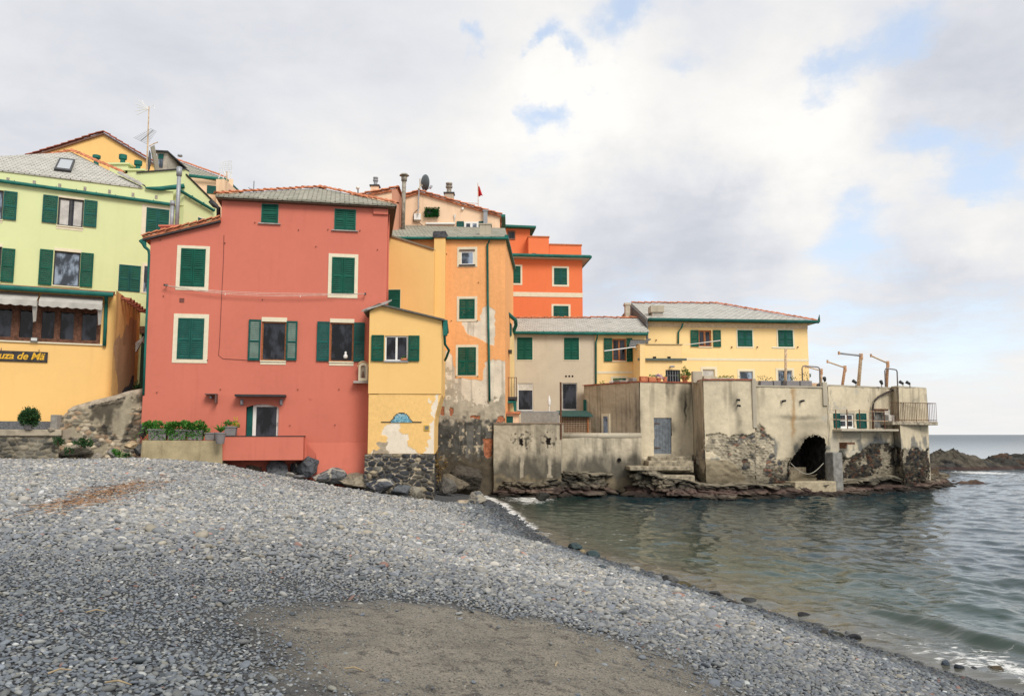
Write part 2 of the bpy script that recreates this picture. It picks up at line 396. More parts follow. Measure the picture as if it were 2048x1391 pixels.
SHT = shutter_mat('teal_shutter_paint', (.008, .092, .078), (.08, .19, .17), .35)
SHW = shutter_mat('worn_teal_shutter_paint', (.010, .10, .08), (.20, .11, .07), .8)
SHD = shutter_mat('sunken_slat_paint', (.16, .24, .2), (.24, .29, .24), .6)
GUT = shutter_mat('green_gutter_paint', (.018, .155, .125), (.1, .25, .21), .5)
WOOD = simple('varnished_wood', (.30, .105, .03), .5, .35, 0, .3, 9)
WOODD = simple('weathered_brown_wood', (.13, .06, .037), .7, .2, 0, .45, 9)
def glass_mat(name, col, rough=.03):
    m = M(name); p = m.pos(); n_ = m.noise(m.vmul(p, (1.6, 1.6, .8)), 1.5, 3)
    return m.out(m.mix(m.mr(n_, .42, .6), tuple(x*.45 for x in col), tuple(x*3.0 for x in col)), rough, m.bump(m.noise(p, 1.3, 2), .08, .05), spec=.32)
GLASS = glass_mat('dark_window_glass', (.013, .014, .018)); GLASSB = glass_mat('bluish_window_glass', (.10, .125, .16), .05)
CURT = simple('pale_curtain', (.48, .46, .43), .5, .5, 0, .2, 3)
DARK = simple('dark_recess', (.012, .011, .010), .9, .1)
SLATE = slate('pale_slate_roof', (.60, .58, .52), (.46, .445, .395), (.10, .095, .085))
SLATEG = slate('mossy_slate_roof', (.44, .42, .34), (.27, .26, .205), (.06, .058, .045))
SLATED = slate('dark_slate_cladding', (.19, .19, .185), (.15, .15, .15), (.04, .04, .04))
TERRA = simple('terracotta_tile', (.50, .185, .095), .85, .15, 0, .4, 5)
TERRAR = simple('dull_red_tile', (.30, .095, .06), .85, .15, 0, .35, 5)
LEADM = simple('grey_slate_flashing', (.36, .34, .31), .8, .2, 0, .2, 3)
DKMET = simple('dark_metal', (.03, .03, .032), .5, .4, 0, .3)
RUSTY = simple('rusty_iron', (.13, .065, .04), .8, .2, 0, .4, 12)
RUSTP = simple('flaking_cream_paint', (.55, .40, .26), .75, .2, 0, .3, 10)
RUSTO = simple('orange_rusty_paint', (.50, .29, .17), .75, .2, 0, .35, 10)
GALV = simple('galvanised_pipe', (.34, .35, .37), .5, .4, .3, .12)
TIN = simple('weathered_flue', (.28, .25, .2), .6, .3, .2, .4, 5)
POTC = simple('terracotta_pot', (.55, .20, .10), .8, .2, 0, .2)
POTG = simple('grey_plastic_pot', (.215, .20, .20), .65, .3, 0, .1)
POTD = simple('dark_plastic_pot', (.02, .03, .028), .5, .3)
CANVAS = simple('grey_awning_canvas', (.46, .44, .40), .9, .1, 0, .12, 2)
def leafm(name, a, b):
    m = M(name); p = m.pos(); n_ = m.noise(p, 7, 3); c = m.mix(m.mr(n_, .35, .65), a, b)
    return m.out(c, .6, spec=.25)
LEAF = leafm('bright_leaf', (.085, .25, .035), (.035, .13, .02)); LEAFD = leafm('dark_leaf', (.02, .06, .02), (.04, .10, .03))
LEAFY = leafm('yellow_green_leaf', (.14, .20, .03), (.07, .13, .02)); LILAC = leafm('lilac_petal', (.42, .27, .5), (.5, .36, .58)); PLASTICG = leafm('artificial_leaf', (.012, .13, .02), (.006, .07, .012))
WALLV = vcol('weathered_wall_face'); ROCKV = vcol('rock_face', .85, .9, 14., .25, .4)

# ------------------------------------------------------------------ parts of buildings
def shutter(F, parent, u0, u1, z0, z1, d, mat=SH, slatm=None, label=None, name='shutter', detail=True):
    mb = MB(); w_ = u1-u0; st = min(.07, w_*.16); zm = z0+(z1-z0)*.47; t = .035
    for a, b in ((u0, u0+st), (u1-st, u1)): mb.fbox(F, a, b, z0, z1, d, d+t)
    for a, b in ((z0, z0+.11), (zm-.04, zm+.04), (z1-.08, z1)): mb.fbox(F, u0+st, u1-st, a, b, d, d+t-.003)
    mb.cur = 1
    for a, b in ((z0+.11, zm-.04), (zm+.04, z1-.08)):
        n = max(3, int((b-a)/.085)) if detail else 5; h = (b-a)/n
        for i in range(n):
            q = a+i*h; P = F.P; x0, x1 = u0+st, u1-st
            mb.hexa([P(x0, q, d+t-.006), P(x1, q, d+t-.006), P(x1, q, d+t-.012), P(x0, q, d+t-.012),
                     P(x0, q+h*.86, d+.006), P(x1, q+h*.86, d+.006), P(x1, q+h*.86, d+.0), P(x0, q+h*.86, d+.0)])
    o = mb.build(name, [mat, slatm or mat], parent)
    if label: o['label'] = label
    return o
def frame_bars(F, u0, u1, z0, z1, l, r, t, b, d0, d1):
    mb = MB()
    if b: mb.fbox(F, u0-l, u1+r, z0-b, z0, d0, d1)
    if t: mb.fbox(F, u0-l, u1+r, z1, z1+t, d0, d1)
    if l: mb.fbox(F, u0-l, u0, z0, z1, d0, d1)
    if r: mb.fbox(F, u1, u1+r, z0, z1, d0, d1)
    return mb
def closed(F, parent, x0, y0, x1, y1, trim=(6, 6, 6, 8), leaves=2, mat=SH, slatm=None, tm=CREAM, sill=False, label=None, gap=True):
    """shuttered window: surround > shutter leaves, sill"""
    u0, z0, u1, z1 = F.rect(x0, y0, x1, y1); k = abs((u1-u0)/(x1-x0)); l, t, r, b = (q*k for q in trim)
    mb = frame_bars(F, u0, u1, z0, z1, max(l, .02), max(r, .02), max(t, .02), max(b, .03), 0, .022) if any(trim) else frame_bars(F, u0, u1, z0, z1, .015, .015, .015, .015, 0, .012)
    mb.fbox(F, u0, u1, z0, z1, -.02, .006) if False else None
    o = mb.build('window', tm, parent)
    if label: o['label'] = label
    bk = MB().fbox(F, u0+.002, u1-.002, z0+.002, z1-.002, 0.001, .008); bk.build('shutter_gap_shade', DARK, o)  # dark sheet on the wall standing in for shade in the shutter gaps
    wd = (u1-u0)/leaves
    for i in range(leaves): shutter(F, o, u0+i*wd+(.006 if gap else 0), u0+(i+1)*wd-.006, z0+.01, z1-.008, .012, mat, slatm)
    if sill: MB().fbox(F, u0-.12, u1+.12, z0-.06, z0-.015, 0.024, .09).build('sill', tm if tm is not None else CREAM, o)
    return o
def opened(F, parent, x0, y0, x1, y1, fm=WOOD, mull=0, trim=(0, 0, 0, 0), tm=CREAM, left=None, right=None, rec=.16, mat=SH, slatm=None, gm=GLASS, fw=.06, sill=True, curtains=(), label=None, bars=0, name='window'):
    """glazed window in a recess: surround/frame > pane, shutters, sill, curtain"""
    u0, z0, u1, z1 = F.rect(x0, y0, x1, y1); k = abs((u1-u0)/(x1-x0)); l, t, r, b = (q*k for q in trim)
    d0, d1 = -rec+.03, -rec+.09; mb = MB()
    for a in ((u0, u0+fw, z0, z1), (u1-fw, u1, z0, z1)): mb.fbox(F, *a, d0, d1)
    for a in ((z0, z0+fw), (z1-fw, z1)): mb.fbox(F, u0+fw, u1-fw, *a, d0, d1)
    for i in range(mull):
        um = u0+(u1-u0)*(i+1)/(mull+1); mb.fbox(F, um-fw*.65, um+fw*.65, z0+fw, z1-fw, d0+.001, d1+.004)
    for i in range(bars):
        zm = z0+(z1-z0)*(i+1)/(bars+1); mb.fbox(F, u0+fw, u1-fw, zm-.018, zm+.018, d0+.002, d1-.006)
    o = mb.build(name, fm, parent)
    if label: o['label'] = label
    MB().fbox(F, u0+.01, u1-.01, z0+.01, z1-.01, d0+.01, d0+.022).build('pane', gm, o)
    if any(trim):
        if l or r: frame_bars(F, u0, u1, z0, z1, l, r, t, b, .003, .02).build('surround', tm, o)
        else:
            if t: MB().fbox(F, u0-.02, u1+.02, z1, z1+t, .003, .02).build('top_trim', tm, o)
            if b: MB().fbox(F, u0-.02, u1+.02, z0-b, z0, .003, .02).build('bottom_trim', tm, o)
    if sill: MB().fbox(F, u0-.03, u1+.03, z0-.05, z0+.004, -rec+.09, .06).build('sill', tm, o)
    for (a, c) in curtains:
        ua, ub = u0+(u1-u0)*a, u0+(u1-u0)*c; cm = MB(); n = max(4, int((ub-ua)/.04))
        for i in range(n):
            q0, q1 = ua+(ub-ua)*i/n, ua+(ub-ua)*(i+1)/n; e0, e1 = .024+.008*(i % 2), .024+.008*((i+1) % 2)
            cm.face([F.P(q0, z0+fw, d0+e0), F.P(q1, z0+fw, d0+e1), F.P(q1, z1-fw, d0+e1), F.P(q0, z1-fw, d0+e0)])
        cm.build('curtain', CURT, o)
    for q in (left, right):
        if q:
            a0, b0, a1, b1 = F.rect(*q); shutter(F, o, a0, a1, b0, b1, .045, mat, slatm)
    return o
def part(name, mb, mat, parent, **kw): return mb.build(name, mat, parent, **kw)
def pipe(name, pts, r, mat, parent, seg=8, brackets=0):
    return MB().tube(pts, r, seg).build(name, mat, parent, smooth=True)
def gutter(F, parent, xa, ya, xb, yb, d=.18, r=.075, mat=GUT, name='gutter'):
    a, za = F.uz(xa, ya, d); b, zb = F.uz(xb, yb, d)
    mb = MB().tube([F.P(a, za, d), F.P(b, zb, d)], r, 10)
    n = max(2, int(abs(b-a)/.8))
    for i in range(n+1):
        q = a+(b-a)*i/n; z = za+(zb-za)*i/n; mb.fbox(F, q-.015, q+.015, z-.01, z+r*1.25, .0, d+r*.9)
    return mb.build(name, mat, parent)
def house(name, label, cat, F, x, Y=None): 
    p = F.P(F.L/2, 0, -1.5); p.z = 0
    return thing(name, label, cat, p)
# ------------------------------------------------------------------ terrain
SHORE = np.array([(-20, 10.5), (-5, 8.6), (0, 7.6), (4, 6.9), (8, 6.5), (9.8, 6.22), (10.5, 5.97), (11.2, 5.62), (12.2, 5.34), (13.3, 5.0), (14.5, 4.52), (15.9, 3.97), (18.6, 3.05), (20, 2.4), (22.9, 1.2), (28.8, .25), (33, -.3), (37.6, -.75), (41, -1.6), (60, -2.)])
def shore(y): return np.interp(y, SHORE[:, 0], SHORE[:, 1])
def ground(x, y):
    x, y = np.asarray(x, float), np.asarray(y, float); s = shore(y)-x
    near = np.where(s > 0, 2.35*(1-np.exp(-(np.maximum(s, 1e-6)/7.0)**1.25)), s*.22)
    far = np.interp(s, [-30, 0, 3.3, 6.7, 9.5, 12, 15, 40], [-5, 0, .42, .86, 1.40, 1.95, 2.12, 2.25])
    t = sstep(y, 19, 31); h = near*(1-t)+far*t
    return h+(fbm(x*.35, y*.35, 0, 3, 5)-.5)*.16*np.clip(s*.5, 0, 1)+(fbm(x*1.3, y*1.3, 0, 2, 9)-.5)*.05
def gpt(px, py):                                      # where the line of sight meets the beach
    d = ray(px, py); t = 3.0
    for _ in range(4000):
        p = Vector((0, 0, CZ))+d*t
        if p.z <= max(0.0, float(ground(p.x, p.y))): return p
        t += .02
    return p
xs = np.concatenate([np.arange(-60, -24, 1.0), np.arange(-24, 13, .14)]); ys = np.concatenate([np.arange(-14, 3, .6), np.arange(3, 46, .14)])
X, Y = np.meshgrid(xs, ys); Z = ground(X.ravel(), Y.ravel())
SAND = [gpt(x, y).xy[:] for x, y in ((500, 1225), (640, 1203), (780, 1205), (920, 1208), (1060, 1225), (1200, 1262), (1330, 1295), (1420, 1345), (1490, 1440), (1560, 1600), (700, 1600), (560, 1440), (500, 1350), (420, 1270))]
SAND2 = [gpt(x, y).xy[:] for x, y in ((600, 1232), (760, 1222), (920, 1222), (1060, 1238), (1200, 1275), (1330, 1310), (1400, 1350), (1460, 1440), (1500, 1600), (950, 1600), (860, 1400), (760, 1310))]
def sand_mask(x, y):
    wx = x+(fbm(x*1.1, y*1.1, 1, 4, 21)-.5)*.8; wy = y+(fbm(x*1.1, y*1.1, 5, 4, 31)-.5)*.8
    a = np.zeros(x.shape)
    for e in ((0, 0), (.3, .2), (-.3, -.2), (.2, -.35), (-.2, .35), (.6, 0), (-.6, 0), (.9, .3), (1.1, -.1), (0, .65), (0, -.65)): a += .5*inpoly(wx+e[0], wy+e[1], SAND)+.5*inpoly(wx+e[0], wy+e[1], SAND2)
    a /= 11
    return a
sm = sand_mask(X.ravel(), Y.ravel())
dim = (fbm(X.ravel()*3.2, Y.ravel()*4.5, 0, 3, 44)-.5)*.10+(fbm(X.ravel()*6, Y.ravel()*8, 0, 2, 46)-.5)*.07
Z = Z+sm*(dim-.0)
nx, ny = len(xs), len(ys); i = np.arange((nx-1)*(ny-1)); r, c = i//(nx-1), i % (nx-1); a = r*nx+c
m = M('beach_ground'); p = m.pos(); g = m.noise(p, 60, 4, .8); g2 = m.noise(p, 16, 4, .6); g3 = m.noise(p, 2.2, 5, .6)
vor = m.n('ShaderNodeTexVoronoi', None, Vector=p, Scale=34.0)
sandc = m.mix(m.mr(g3, .3, .7), (.38, .345, .285), (.25, .235, .20)); sandc = m.mix(m.mr(m.noise(p, 7, 5, .7), .50, .66), sandc, (.15, .14, .125)); sandc = m.mix(m.mr(g, .52, .64), sandc, (.08, .075, .07)); sandc = m.mix(m.mr(g, .46, .36), sandc, (.45, .38, .29))
gravc = m.mix(m.mr(g2, .35, .65), (.045, .05, .058), (.12, .125, .13)); gravc = m.mix(m.math('MULTIPLY', m.mr(g, .5, .62), .5), gravc, vor.outputs[1]) if False else m.mix(m.mr(g, .5, .62), gravc, (.17, .17, .165))
col = m.mix(m.mr(m.math('ADD', m.attr('sand', 'Fac'), m.math('MULTIPLY', m.math('SUBTRACT', m.math('ADD', m.math('MULTIPLY', g, .6), m.math('MULTIPLY', g3, .6)), .6), 1.3)), .2, .75), gravc, sandc)
BEACHM = m.out(col, .95, m.bump(m.math('ADD', g, m.math('MULTIPLY', g2, 1.8)), 1.0, .03), spec=.1)
beach = np_mesh('beach', np.stack([X.ravel(), Y.ravel(), Z], 1), np.stack([a, a+1, a+nx+1, a+nx], 1), BEACHM, attrs={'sand': sm})
tag(beach, 'grey pebble and sand beach sloping to the sea', 'beach', kind='structure')
# land under the village, out of sight behind the houses
xl = np.linspace(-120, 26, 60); yl = np.linspace(35.5, 150, 50); XL, YL = np.meshgrid(xl, yl); XL, YL = XL.ravel(), YL.ravel()
ZL = 1.0+np.clip(YL-37, 0, 60)*.14-np.clip(XL-8, 0, 40)*.12+fbm(XL*.1, YL*.1, 0, 3, 2)*.6-np.where((XL > -4) & (YL < 44), 3, 0); ZL = np.where(XL > 21, -2, ZL)
i = np.arange(59*49); r, c = i//59, i % 59; a = r*60+c
land = np_mesh('hillside', np.stack([XL, YL, ZL], 1), np.stack([a, a+1, a+61, a+60], 1), simple('dry_earth', (.16, .13, .09), .95, .1, 0, .4, 1.5))
tag(land, 'earth slope under the village houses', 'ground', kind='structure')

# ------------------------------------------------------------------ red house
FR = Fac(285, 33.5, 775, 35.4)
red = house('red_house', 'large salmon red house on the beach with a balcony and a slate hip roof', 'house', FR, 0)
uL, uM, uR = FR.U(293, 650), FR.U(443, 420), FR.U(773, 600)
zM, zR = FR.Z(441, 393), FR.Z(778, 413); zE = (zM+zR)/2
hol = [rhole(FR, 523, 643, 572, 721), rhole(FR, 660, 645, 707, 723)]
da = [FR.uz(490.5, 875), FR.uz(556, 875), FR.uz(556.5, 814)]
u0, u1 = da[0][0], da[1][0]; arch = [(u0, da[0][1]-.25), (u1, da[1][1]-.25), (u1, da[2][1])]
for k in range(1, 6): t = k/6; arch.append((u1+(u0-u1)*t, da[2][1]+.14*math.sin(math.pi*t)))
arch.append((u0, da[2][1]))
outl = [(uL-.02, -.3), (uR, -.3), (uR, zE+.1), (uM, zE+.1), (uM, FR.Z(443, 445)), (uL, FR.Z(299, 478))]
part('wall', prism(FR, MB(), outl, 8.0, hol+[arch], .3), [RED, DARK], red)
# hip roof
e = .35; fl, fr = FR.P(uM-.22, zE, e), FR.P(uR+.38, zE, e); bl, br = FR.P(uM-.22, zE, -8.3), FR.P(uR+.38, zE, -8.3)
ap = at(640, 376, 38.3); ap2 = ap+Vector((.2, 1.6, 0))
mb = MB()
for q in ((fl, fr, ap), (fr, br, ap2, ap), (br, bl, ap2), (bl, fl, ap, ap2)): mb.slab(q, .09)
ro = part('roof', mb, SLATEG, red)
up = Vector((0, 0, .03))
part('ridge_tiles', MB().tiles(fl+up, ap+up, .12).tiles(ap+up, fr+up, .12).tiles(ap+up, ap2+up, .12), TERRA, ro)
part('soffit', MB().slab([FR.P(uM-.15, zE-.10, e-.06), FR.P(uR+.3, zE-.10, e-.06), FR.P(uR+.3, zE-.10, -8.2), FR.P(uM-.15, zE-.10, -8.2)], .05), simple('brown_soffit', (.13, .09, .06), .9), ro)
part('eave_block', MB().fbox(FR, FR.U(747, 418), uR+.005, zE-.42, zE-.17, .003, .1), RED, red)
# lean-to roof on the left
zl0, zl1 = FR.Z(297, 473), FR.Z(443, 441); pl = [FR.P(uL-.28, zl0-.06, .2), FR.P(uM, zl1+.06, .2), FR.P(uM, zl1+.06, -5), FR.P(uL-.28, zl0-.06, -5)]
lt = part('lean_to_roof', MB().slab(pl, .08), TERRA, red)
mb = MB()
for k in range(11): o = Vector(FR.n)*(-.42*k); mb.tiles(pl[1]+o+Vector((0, 0, .03)), pl[0]+o+Vector((0, 0, .03)), .10, .34)
part('roof_tiles', mb, TERRA, lt)
part('eave_board', MB().slab([pl[0]-Vector((0, 0, .09)), pl[1]-Vector((0, 0, .09)), pl[1]-Vector((0, 0, .09))-FR.n*.18, pl[0]-Vector((0, 0, .09))-FR.n*.18], .07), DKMET, lt)
# twin grey flue
fb = FR.P(FR.U(348, 452, -1), 0, -1.0); zt = at(352, 352, fb.y).z; zb = at(352, 462, fb.y).z
p1, p2 = at(355, 420, fb.y), at(344.5, 420, fb.y)
fl_o = part('flue', MB().tube([(p1.x, p1.y, zb-.3), (p1.x, p1.y, zt+.42)], .085, 14).tube([(p1.x, p1.y, zt+.40), (p1.x, p1.y, zt)], .12, 14).tube([(p1.x, p1.y, zt+.9), (p1.x, p1.y, zt+.97)], .105, 14), GALV, red, smooth=True)
part('flue', MB().tube([(p2.x, p2.y, zb-.3), (p2.x, p2.y, at(344, 403, fb.y).z)], .085, 14).tube([(p2.x, p2.y, at(344, 411, fb.y).z), (p2.x, p2.y, at(344, 402, fb.y).z)], .11, 14), GALV, red, smooth=True)
part('flue_base', MB().box((p2.x-.35, p2.y-.3, zb-.5), (p1.x+.15, p2.y+.3, zb+.12)).box((p2.x-.42, p2.y-.36, zb+.121), (p1.x+.2, p2.y+.36, zb+.19)), RED, red)
# windows
closed(FR, red, 361, 497, 410.5, 573, (8, 6, 8, 8)); closed(FR, red, 663.5, 514.5, 709, 587, (7, 7, 7, 9))
closed(FR, red, 355, 636, 407.5, 718, (9, 9, 9, 8), mat=SHW, label='closed window with worn rusty teal shutters')
closed(FR, red, 523, 408, 556.5, 446, (0, 0, 0, 0), leaves=1, sill=True, tm=LEADM); closed(FR, red, 669, 418.5, 711.5, 460, (0, 0, 0, 0), sill=True, tm=LEADM)
w1 = opened(FR, red, 523, 643, 572, 721, WOOD, 0, (0, 9, 0, 8), left=(497, 639, 521.5, 720.5), right=(572.5, 642, 594.5, 720.5), slatm=SHD, mat=SHT)
w2 = opened(FR, red, 660, 645, 707, 723, WOOD, 0, (0, 8, 0, 8), left=(634, 643, 659, 722), right=(707.5, 645, 729, 723), slatm=SHT, mat=SHT)
q = FR.P(FR.U(691, 715), FR.Z(691, 716.5), -.02)
fig = part('white_figurine', MB().lathe(q, [(.06, 0), (.10, .05), (.09, .14), (.04, .2), (.055, .25), (.03, .31)], 10), WHITE, None, smooth=True)
tag(fig, 'small white figurine standing on the sill of the wood framed window', 'figurine')
# arched glazed door
d = part('door', frame_bars(FR, u0+.16, u1-.06, da[0][1]-.25, da[2][1]+.02, .1, .08, .08, .0, -.22, -.16).fbox(FR, u0+.62, u0+.72, da[0][1]-.25, da[2][1]+.02, -.219, -.161) if False else frame_bars(FR, u0+.40, u1-.10, da[0][1]-.25, da[2][1]+.02, .14, .10, .12, .0, -.24, -.16), WHITE, red)
part('pane', MB().fbox(FR, u0+.40, u1-.10, da[0][1]-.25, da[2][1]+.02, -.22, -.205), GLASS, d)
part('handle', MB().tube([FR.P(u1-.07, da[0][1]+.5, -.14), FR.P(u1-.07, da[0][1]+.66, -.14)], .014, 8), GALV, d)
part('door_leaf', MB().fbox(FR, u0+.02, u0+.25, da[0][1]-.25, da[2][1]+.04, -.20, -.15), SHT, d)
part('canopy', MB().fbox(FR, FR.U(473, 790), FR.U(573, 790), FR.Z(520, 793.5), FR.Z(520, 789.5), .003, .55), DKMET, red)
for x in (484, 562.5):
    u, z = FR.uz(x, 803.5); l = part('wall_lamp', MB().fbox(FR, u-.06, u+.06, z-.14, z+.12, .003, .03), GREY, red)
    part('lamp_shade', MB().lathe(FR.P(u, z-.12, .09), [(.03, 0), (.055, .03), (.06, .16), (.035, .21)], 10), simple('frosted_lamp', (.42, .44, .46), .3, .5), l, smooth=True)
u, z = FR.uz(433, 797); cb = part('camera_hood', MB().fbox(FR, FR.U(413, 788), FR.U(436, 788), FR.Z(425, 789.5), FR.Z(425, 787.5), .003, .42).fbox(FR, FR.U(433.5, 795), FR.U(436, 795), FR.Z(425, 806), FR.Z(425, 789.7), .003, .42), simple('brown_metal', (.12, .075, .065), .6), red)
part('security_camera', MB().tube([FR.P(FR.U(424, 795), FR.Z(424, 794.5), .004), FR.P(FR.U(423, 795), FR.Z(424, 794.5), .28)], .05, 10), GREY, cb, smooth=True)
part('wall_vent', MB().fbox(FR, FR.U(359, 600), FR.U(368.5, 600), FR.Z(364, 604.5), FR.Z(364, 596), .003, .02), simple('brown_grille', (.19, .07, .055), .8), red)
part('wall_vent', MB().tube([FR.P(FR.U(621, 796), FR.Z(621, 796), .002), FR.P(FR.U(621, 796), FR.Z(621, 796), .02)], .06, 12), RED, red)
mb = MB()
for x, y in ((321, 480), (450, 486), (525, 599), (632, 493), (755, 499), (327, 592), (314, 784), (441, 778), (596, 778), (678, 778), (580, 850), (670, 849), (597, 460), (510, 445), (656, 459), (720, 461), (415, 720)):
    u, z = FR.uz(x, y); part('wall_hook', MB().tube([FR.P(u, z, .002), FR.P(u, z, .06)], .022, 6), RUSTY, red)
mb = MB().tube([FR.P(*FR.uz(x, y), .012) for x, y in ((448, 470), (447, 520), (443, 600), (439, 690), (437, 710), (446, 717), (480, 719), (508, 721))], .011, 6)
part('cable', mb, simple('dark_red_cable', (.16, .05, .04)), red)
# right side pipes and left downspout
mb = MB().tube([FR.P(uR+.06, zE-.25, -.5), FR.P(uR+.05, zE-1.5, -.45), FR.P(uR+.05, zE-3.5, -.4), FR.P(uR+.05, FR.Z(770, 610), -.3)], .04, 8); part('downspout', mb, RED, red, smooth=True)
ds = [at(285, 480, 33.4), at(288, 487, 33.4), at(290, 494, 33.4), at(297, 500, 33.45), at(298.5, 510, 33.5), at(295, 600, 33.5), at(290.5, 700, 33.5), at(287, 790, 33.5)]
part('downspout', MB().tube(ds, [.16, .1, .07, .06, .055, .05, .05, .05], 10), GUT, red, smooth=True)
ds = [at(421, 402, 35), at(429, 411, 35), at(437, 416, 35.1), at(437, 438, 35.1)]
part('downspout', MB().tube(ds, [.11, .11, .09, .09], 10), DKMET, red, smooth=True)
# balcony
b0, b1 = FR.U(444.5, 895, 1.05), FR.U(606.5, 895, 1.05); zt, zb = FR.Z(520, 872.5, 1.05), FR.Z(520, 920, 1.05)
mb = MB().fbox(FR, b0, b1, zb, zt, .93, 1.05).fbox(FR, b1-.12, b1, zb, zt, .0, .928).fbox(FR, b0, b0+.12, zb, zt, 0, .928).fbox(FR, b0+.122, b1-.122, zb+.002, zb+.2, 0, .928)
bal = part('balcony', mb, RED, red, bevel=.012)
part('coping', frame_bars(FR, 0, 0, 0, 0, 0, 0, 0, 0, 0, 0).fbox(FR, b0-.02, b1+.02, zt+.001, zt+.035, .91, 1.07).fbox(FR, b1-.13, b1+.02, zt+.001, zt+.035, .01, .908).fbox(FR, b0-.02, b0+.13, zt+.001, zt+.035, .01, .908), DKMET, bal)
# sloping plaster foot right of the balcony
mb = MB(); f0, f1, f2 = FR.uz(613, 888), FR.uz(636, 946, .5), FR.uz(640, 905)
mb.hexa([FR.P(FR.U(620, 930), .6, .01), FR.P(FR.U(640, 946), .6, .5), FR.P(FR.U(730, 946), .6, .42), FR.P(FR.U(740, 930), .6, .01), FR.P(FR.U(612, 890), FR.Z(612, 884), .005), FR.P(FR.U(634, 905), FR.Z(632, 905), .1), FR.P(FR.U(733, 905), FR.Z(700, 905), .1), FR.P(FR.U(740, 890), FR.Z(612, 884), .005)])
part('plinth', mb, RED, red, bevel=.04)
# clothesline
u, z = FR.uz(333, 572); cl = thing('clothesline', 'white rope clothesline strung across the red facade under its upper windows', 'clothesline', FR.P(u, z, 0))
part('bracket', MB().tube([FR.P(u, z, 0), FR.P(u+.02, z+.03, .22)], .02, 6).fbox(FR, u-.07, u+.1, z-.03, z+.05, .2, .225), DKMET, cl)
u2, z2 = FR.uz(730, 589); part('bracket', MB().tube([FR.P(u2, z2, 0), FR.P(u2, z2, .22)], .02, 6).fbox(FR, u2-.04, u2+.05, z2-.05, z2+.05, .2, .225), DKMET, cl)
mb = MB()
for k in range(3):
    pts = []
    for j in range(25):
        t = j/24; pts.append(FR.P(u+(u2-u)*t, z+(z2-z)*t-.28*math.sin(math.pi*t**.8)*(1-.12*k)+.03*k*math.sin(math.pi*t), .2+.02*k))
    mb.tube(pts, .008, 5)
    if k == 0: rp = pts
part('rope', mb, simple('pale_rope', (.68, .60, .52), .9), cl)
mb = MB()
for j in (7, 16, 20): part('clothes_peg', MB().box(tuple(rp[j]-Vector((.012, .01, .05))), tuple(rp[j]+Vector((.012, .01, .02)))), WHITE, cl)

# shrine on the red wall
FB = Fac(736, 34.0, 885, 34.2)
u0, z0, u1, z1 = FR.rect(717, 724, 738, 761, .3)
sh = thing('wall_shrine', 'little arched cream votive niche on a stone shelf beside the yellow house', 'shrine', FR.P((u0+u1)/2, z0, .15))
mb = MB(); P = []; cu = (u0+u1)/2-.03; hw = .2
ol = [(cu-hw, z0), (cu+hw, z0)]+[(cu+hw*math.cos(a_), z1-hw+hw*math.sin(a_)) for a_ in np.linspace(0, math.pi, 10)]
ih = [(cu-.11, z0+.12), (cu+.11, z0+.12)]+[(cu+.11*math.cos(a_), z1-.24+.11*math.sin(a_)) for a_ in np.linspace(0, math.pi, 8)]
part('niche', prism(FR, mb, ol, .3, [ih], .12, .32), [CREAM, simple('niche_back', (.45, .40, .32))], sh)
part('arch_moulding', MB().tube([FR.P(cu+(hw+.02)*math.cos(a_), z1-hw+(hw+.02)*math.sin(a_), .3) for a_ in np.linspace(0, math.pi, 12)], .045, 8), simple('tan_moulding', (.58, .38, .22)), sh)
part('figure', MB().lathe(FR.P(cu, z0+.12, .25), [(.05, 0), (.06, .05), (.04, .18), (.03, .22), (.035, .27), (.01, .31)], 8), simple('brown_figure', (.2, .1, .07)), sh, smooth=True)
part('shelf', MB().fbox(FR, FR.U(707, 763, .3), FR.U(739, 763, .3), FR.Z(720, 766, .3), FR.Z(720, 761.5, .3), .0, .42), LEADM, sh)

# ------------------------------------------------------------------ yellow projecting house over a stone base
box = house('yellow_house', 'small yellow house on dark stone base with tile mosaic on its front', 'house', FB, 0)
bl_, br_ = FB.U(738, 700), FB.U(883.5, 700)
top = [(738, 622), (759, 610.5), (884, 641)]
tu = [FB.uz(*p) for p in top]
ol = [(bl_, FB.Z(800, 787)), (br_, FB.Z(800, 787)), (br_, tu[2][1]), tu[1], (bl_, tu[0][1])]
zS = FB.Z(800, 907.5); wl, wr = FB.U(735, 850), FB.U(869, 860)
part('wall', prism(FB, MB(), ol, 5.5, [rhole(FB, 769.5, 671, 816, 721.6)], .16), [YEL, DARK], box)
low = [(wl+.02, zS), (wr, zS), (wr, FB.Z(868, 850)), (FB.U(871, 830), FB.Z(871, 830)), (FB.U(877, 808), FB.Z(877, 808)), (br_-.01, FB.Z(800, 788)), (bl_+.01, FB.Z(800, 788))]
part('lower_wall', prism(FB, MB(), low, 5.4, d=-.07), YEL, box)
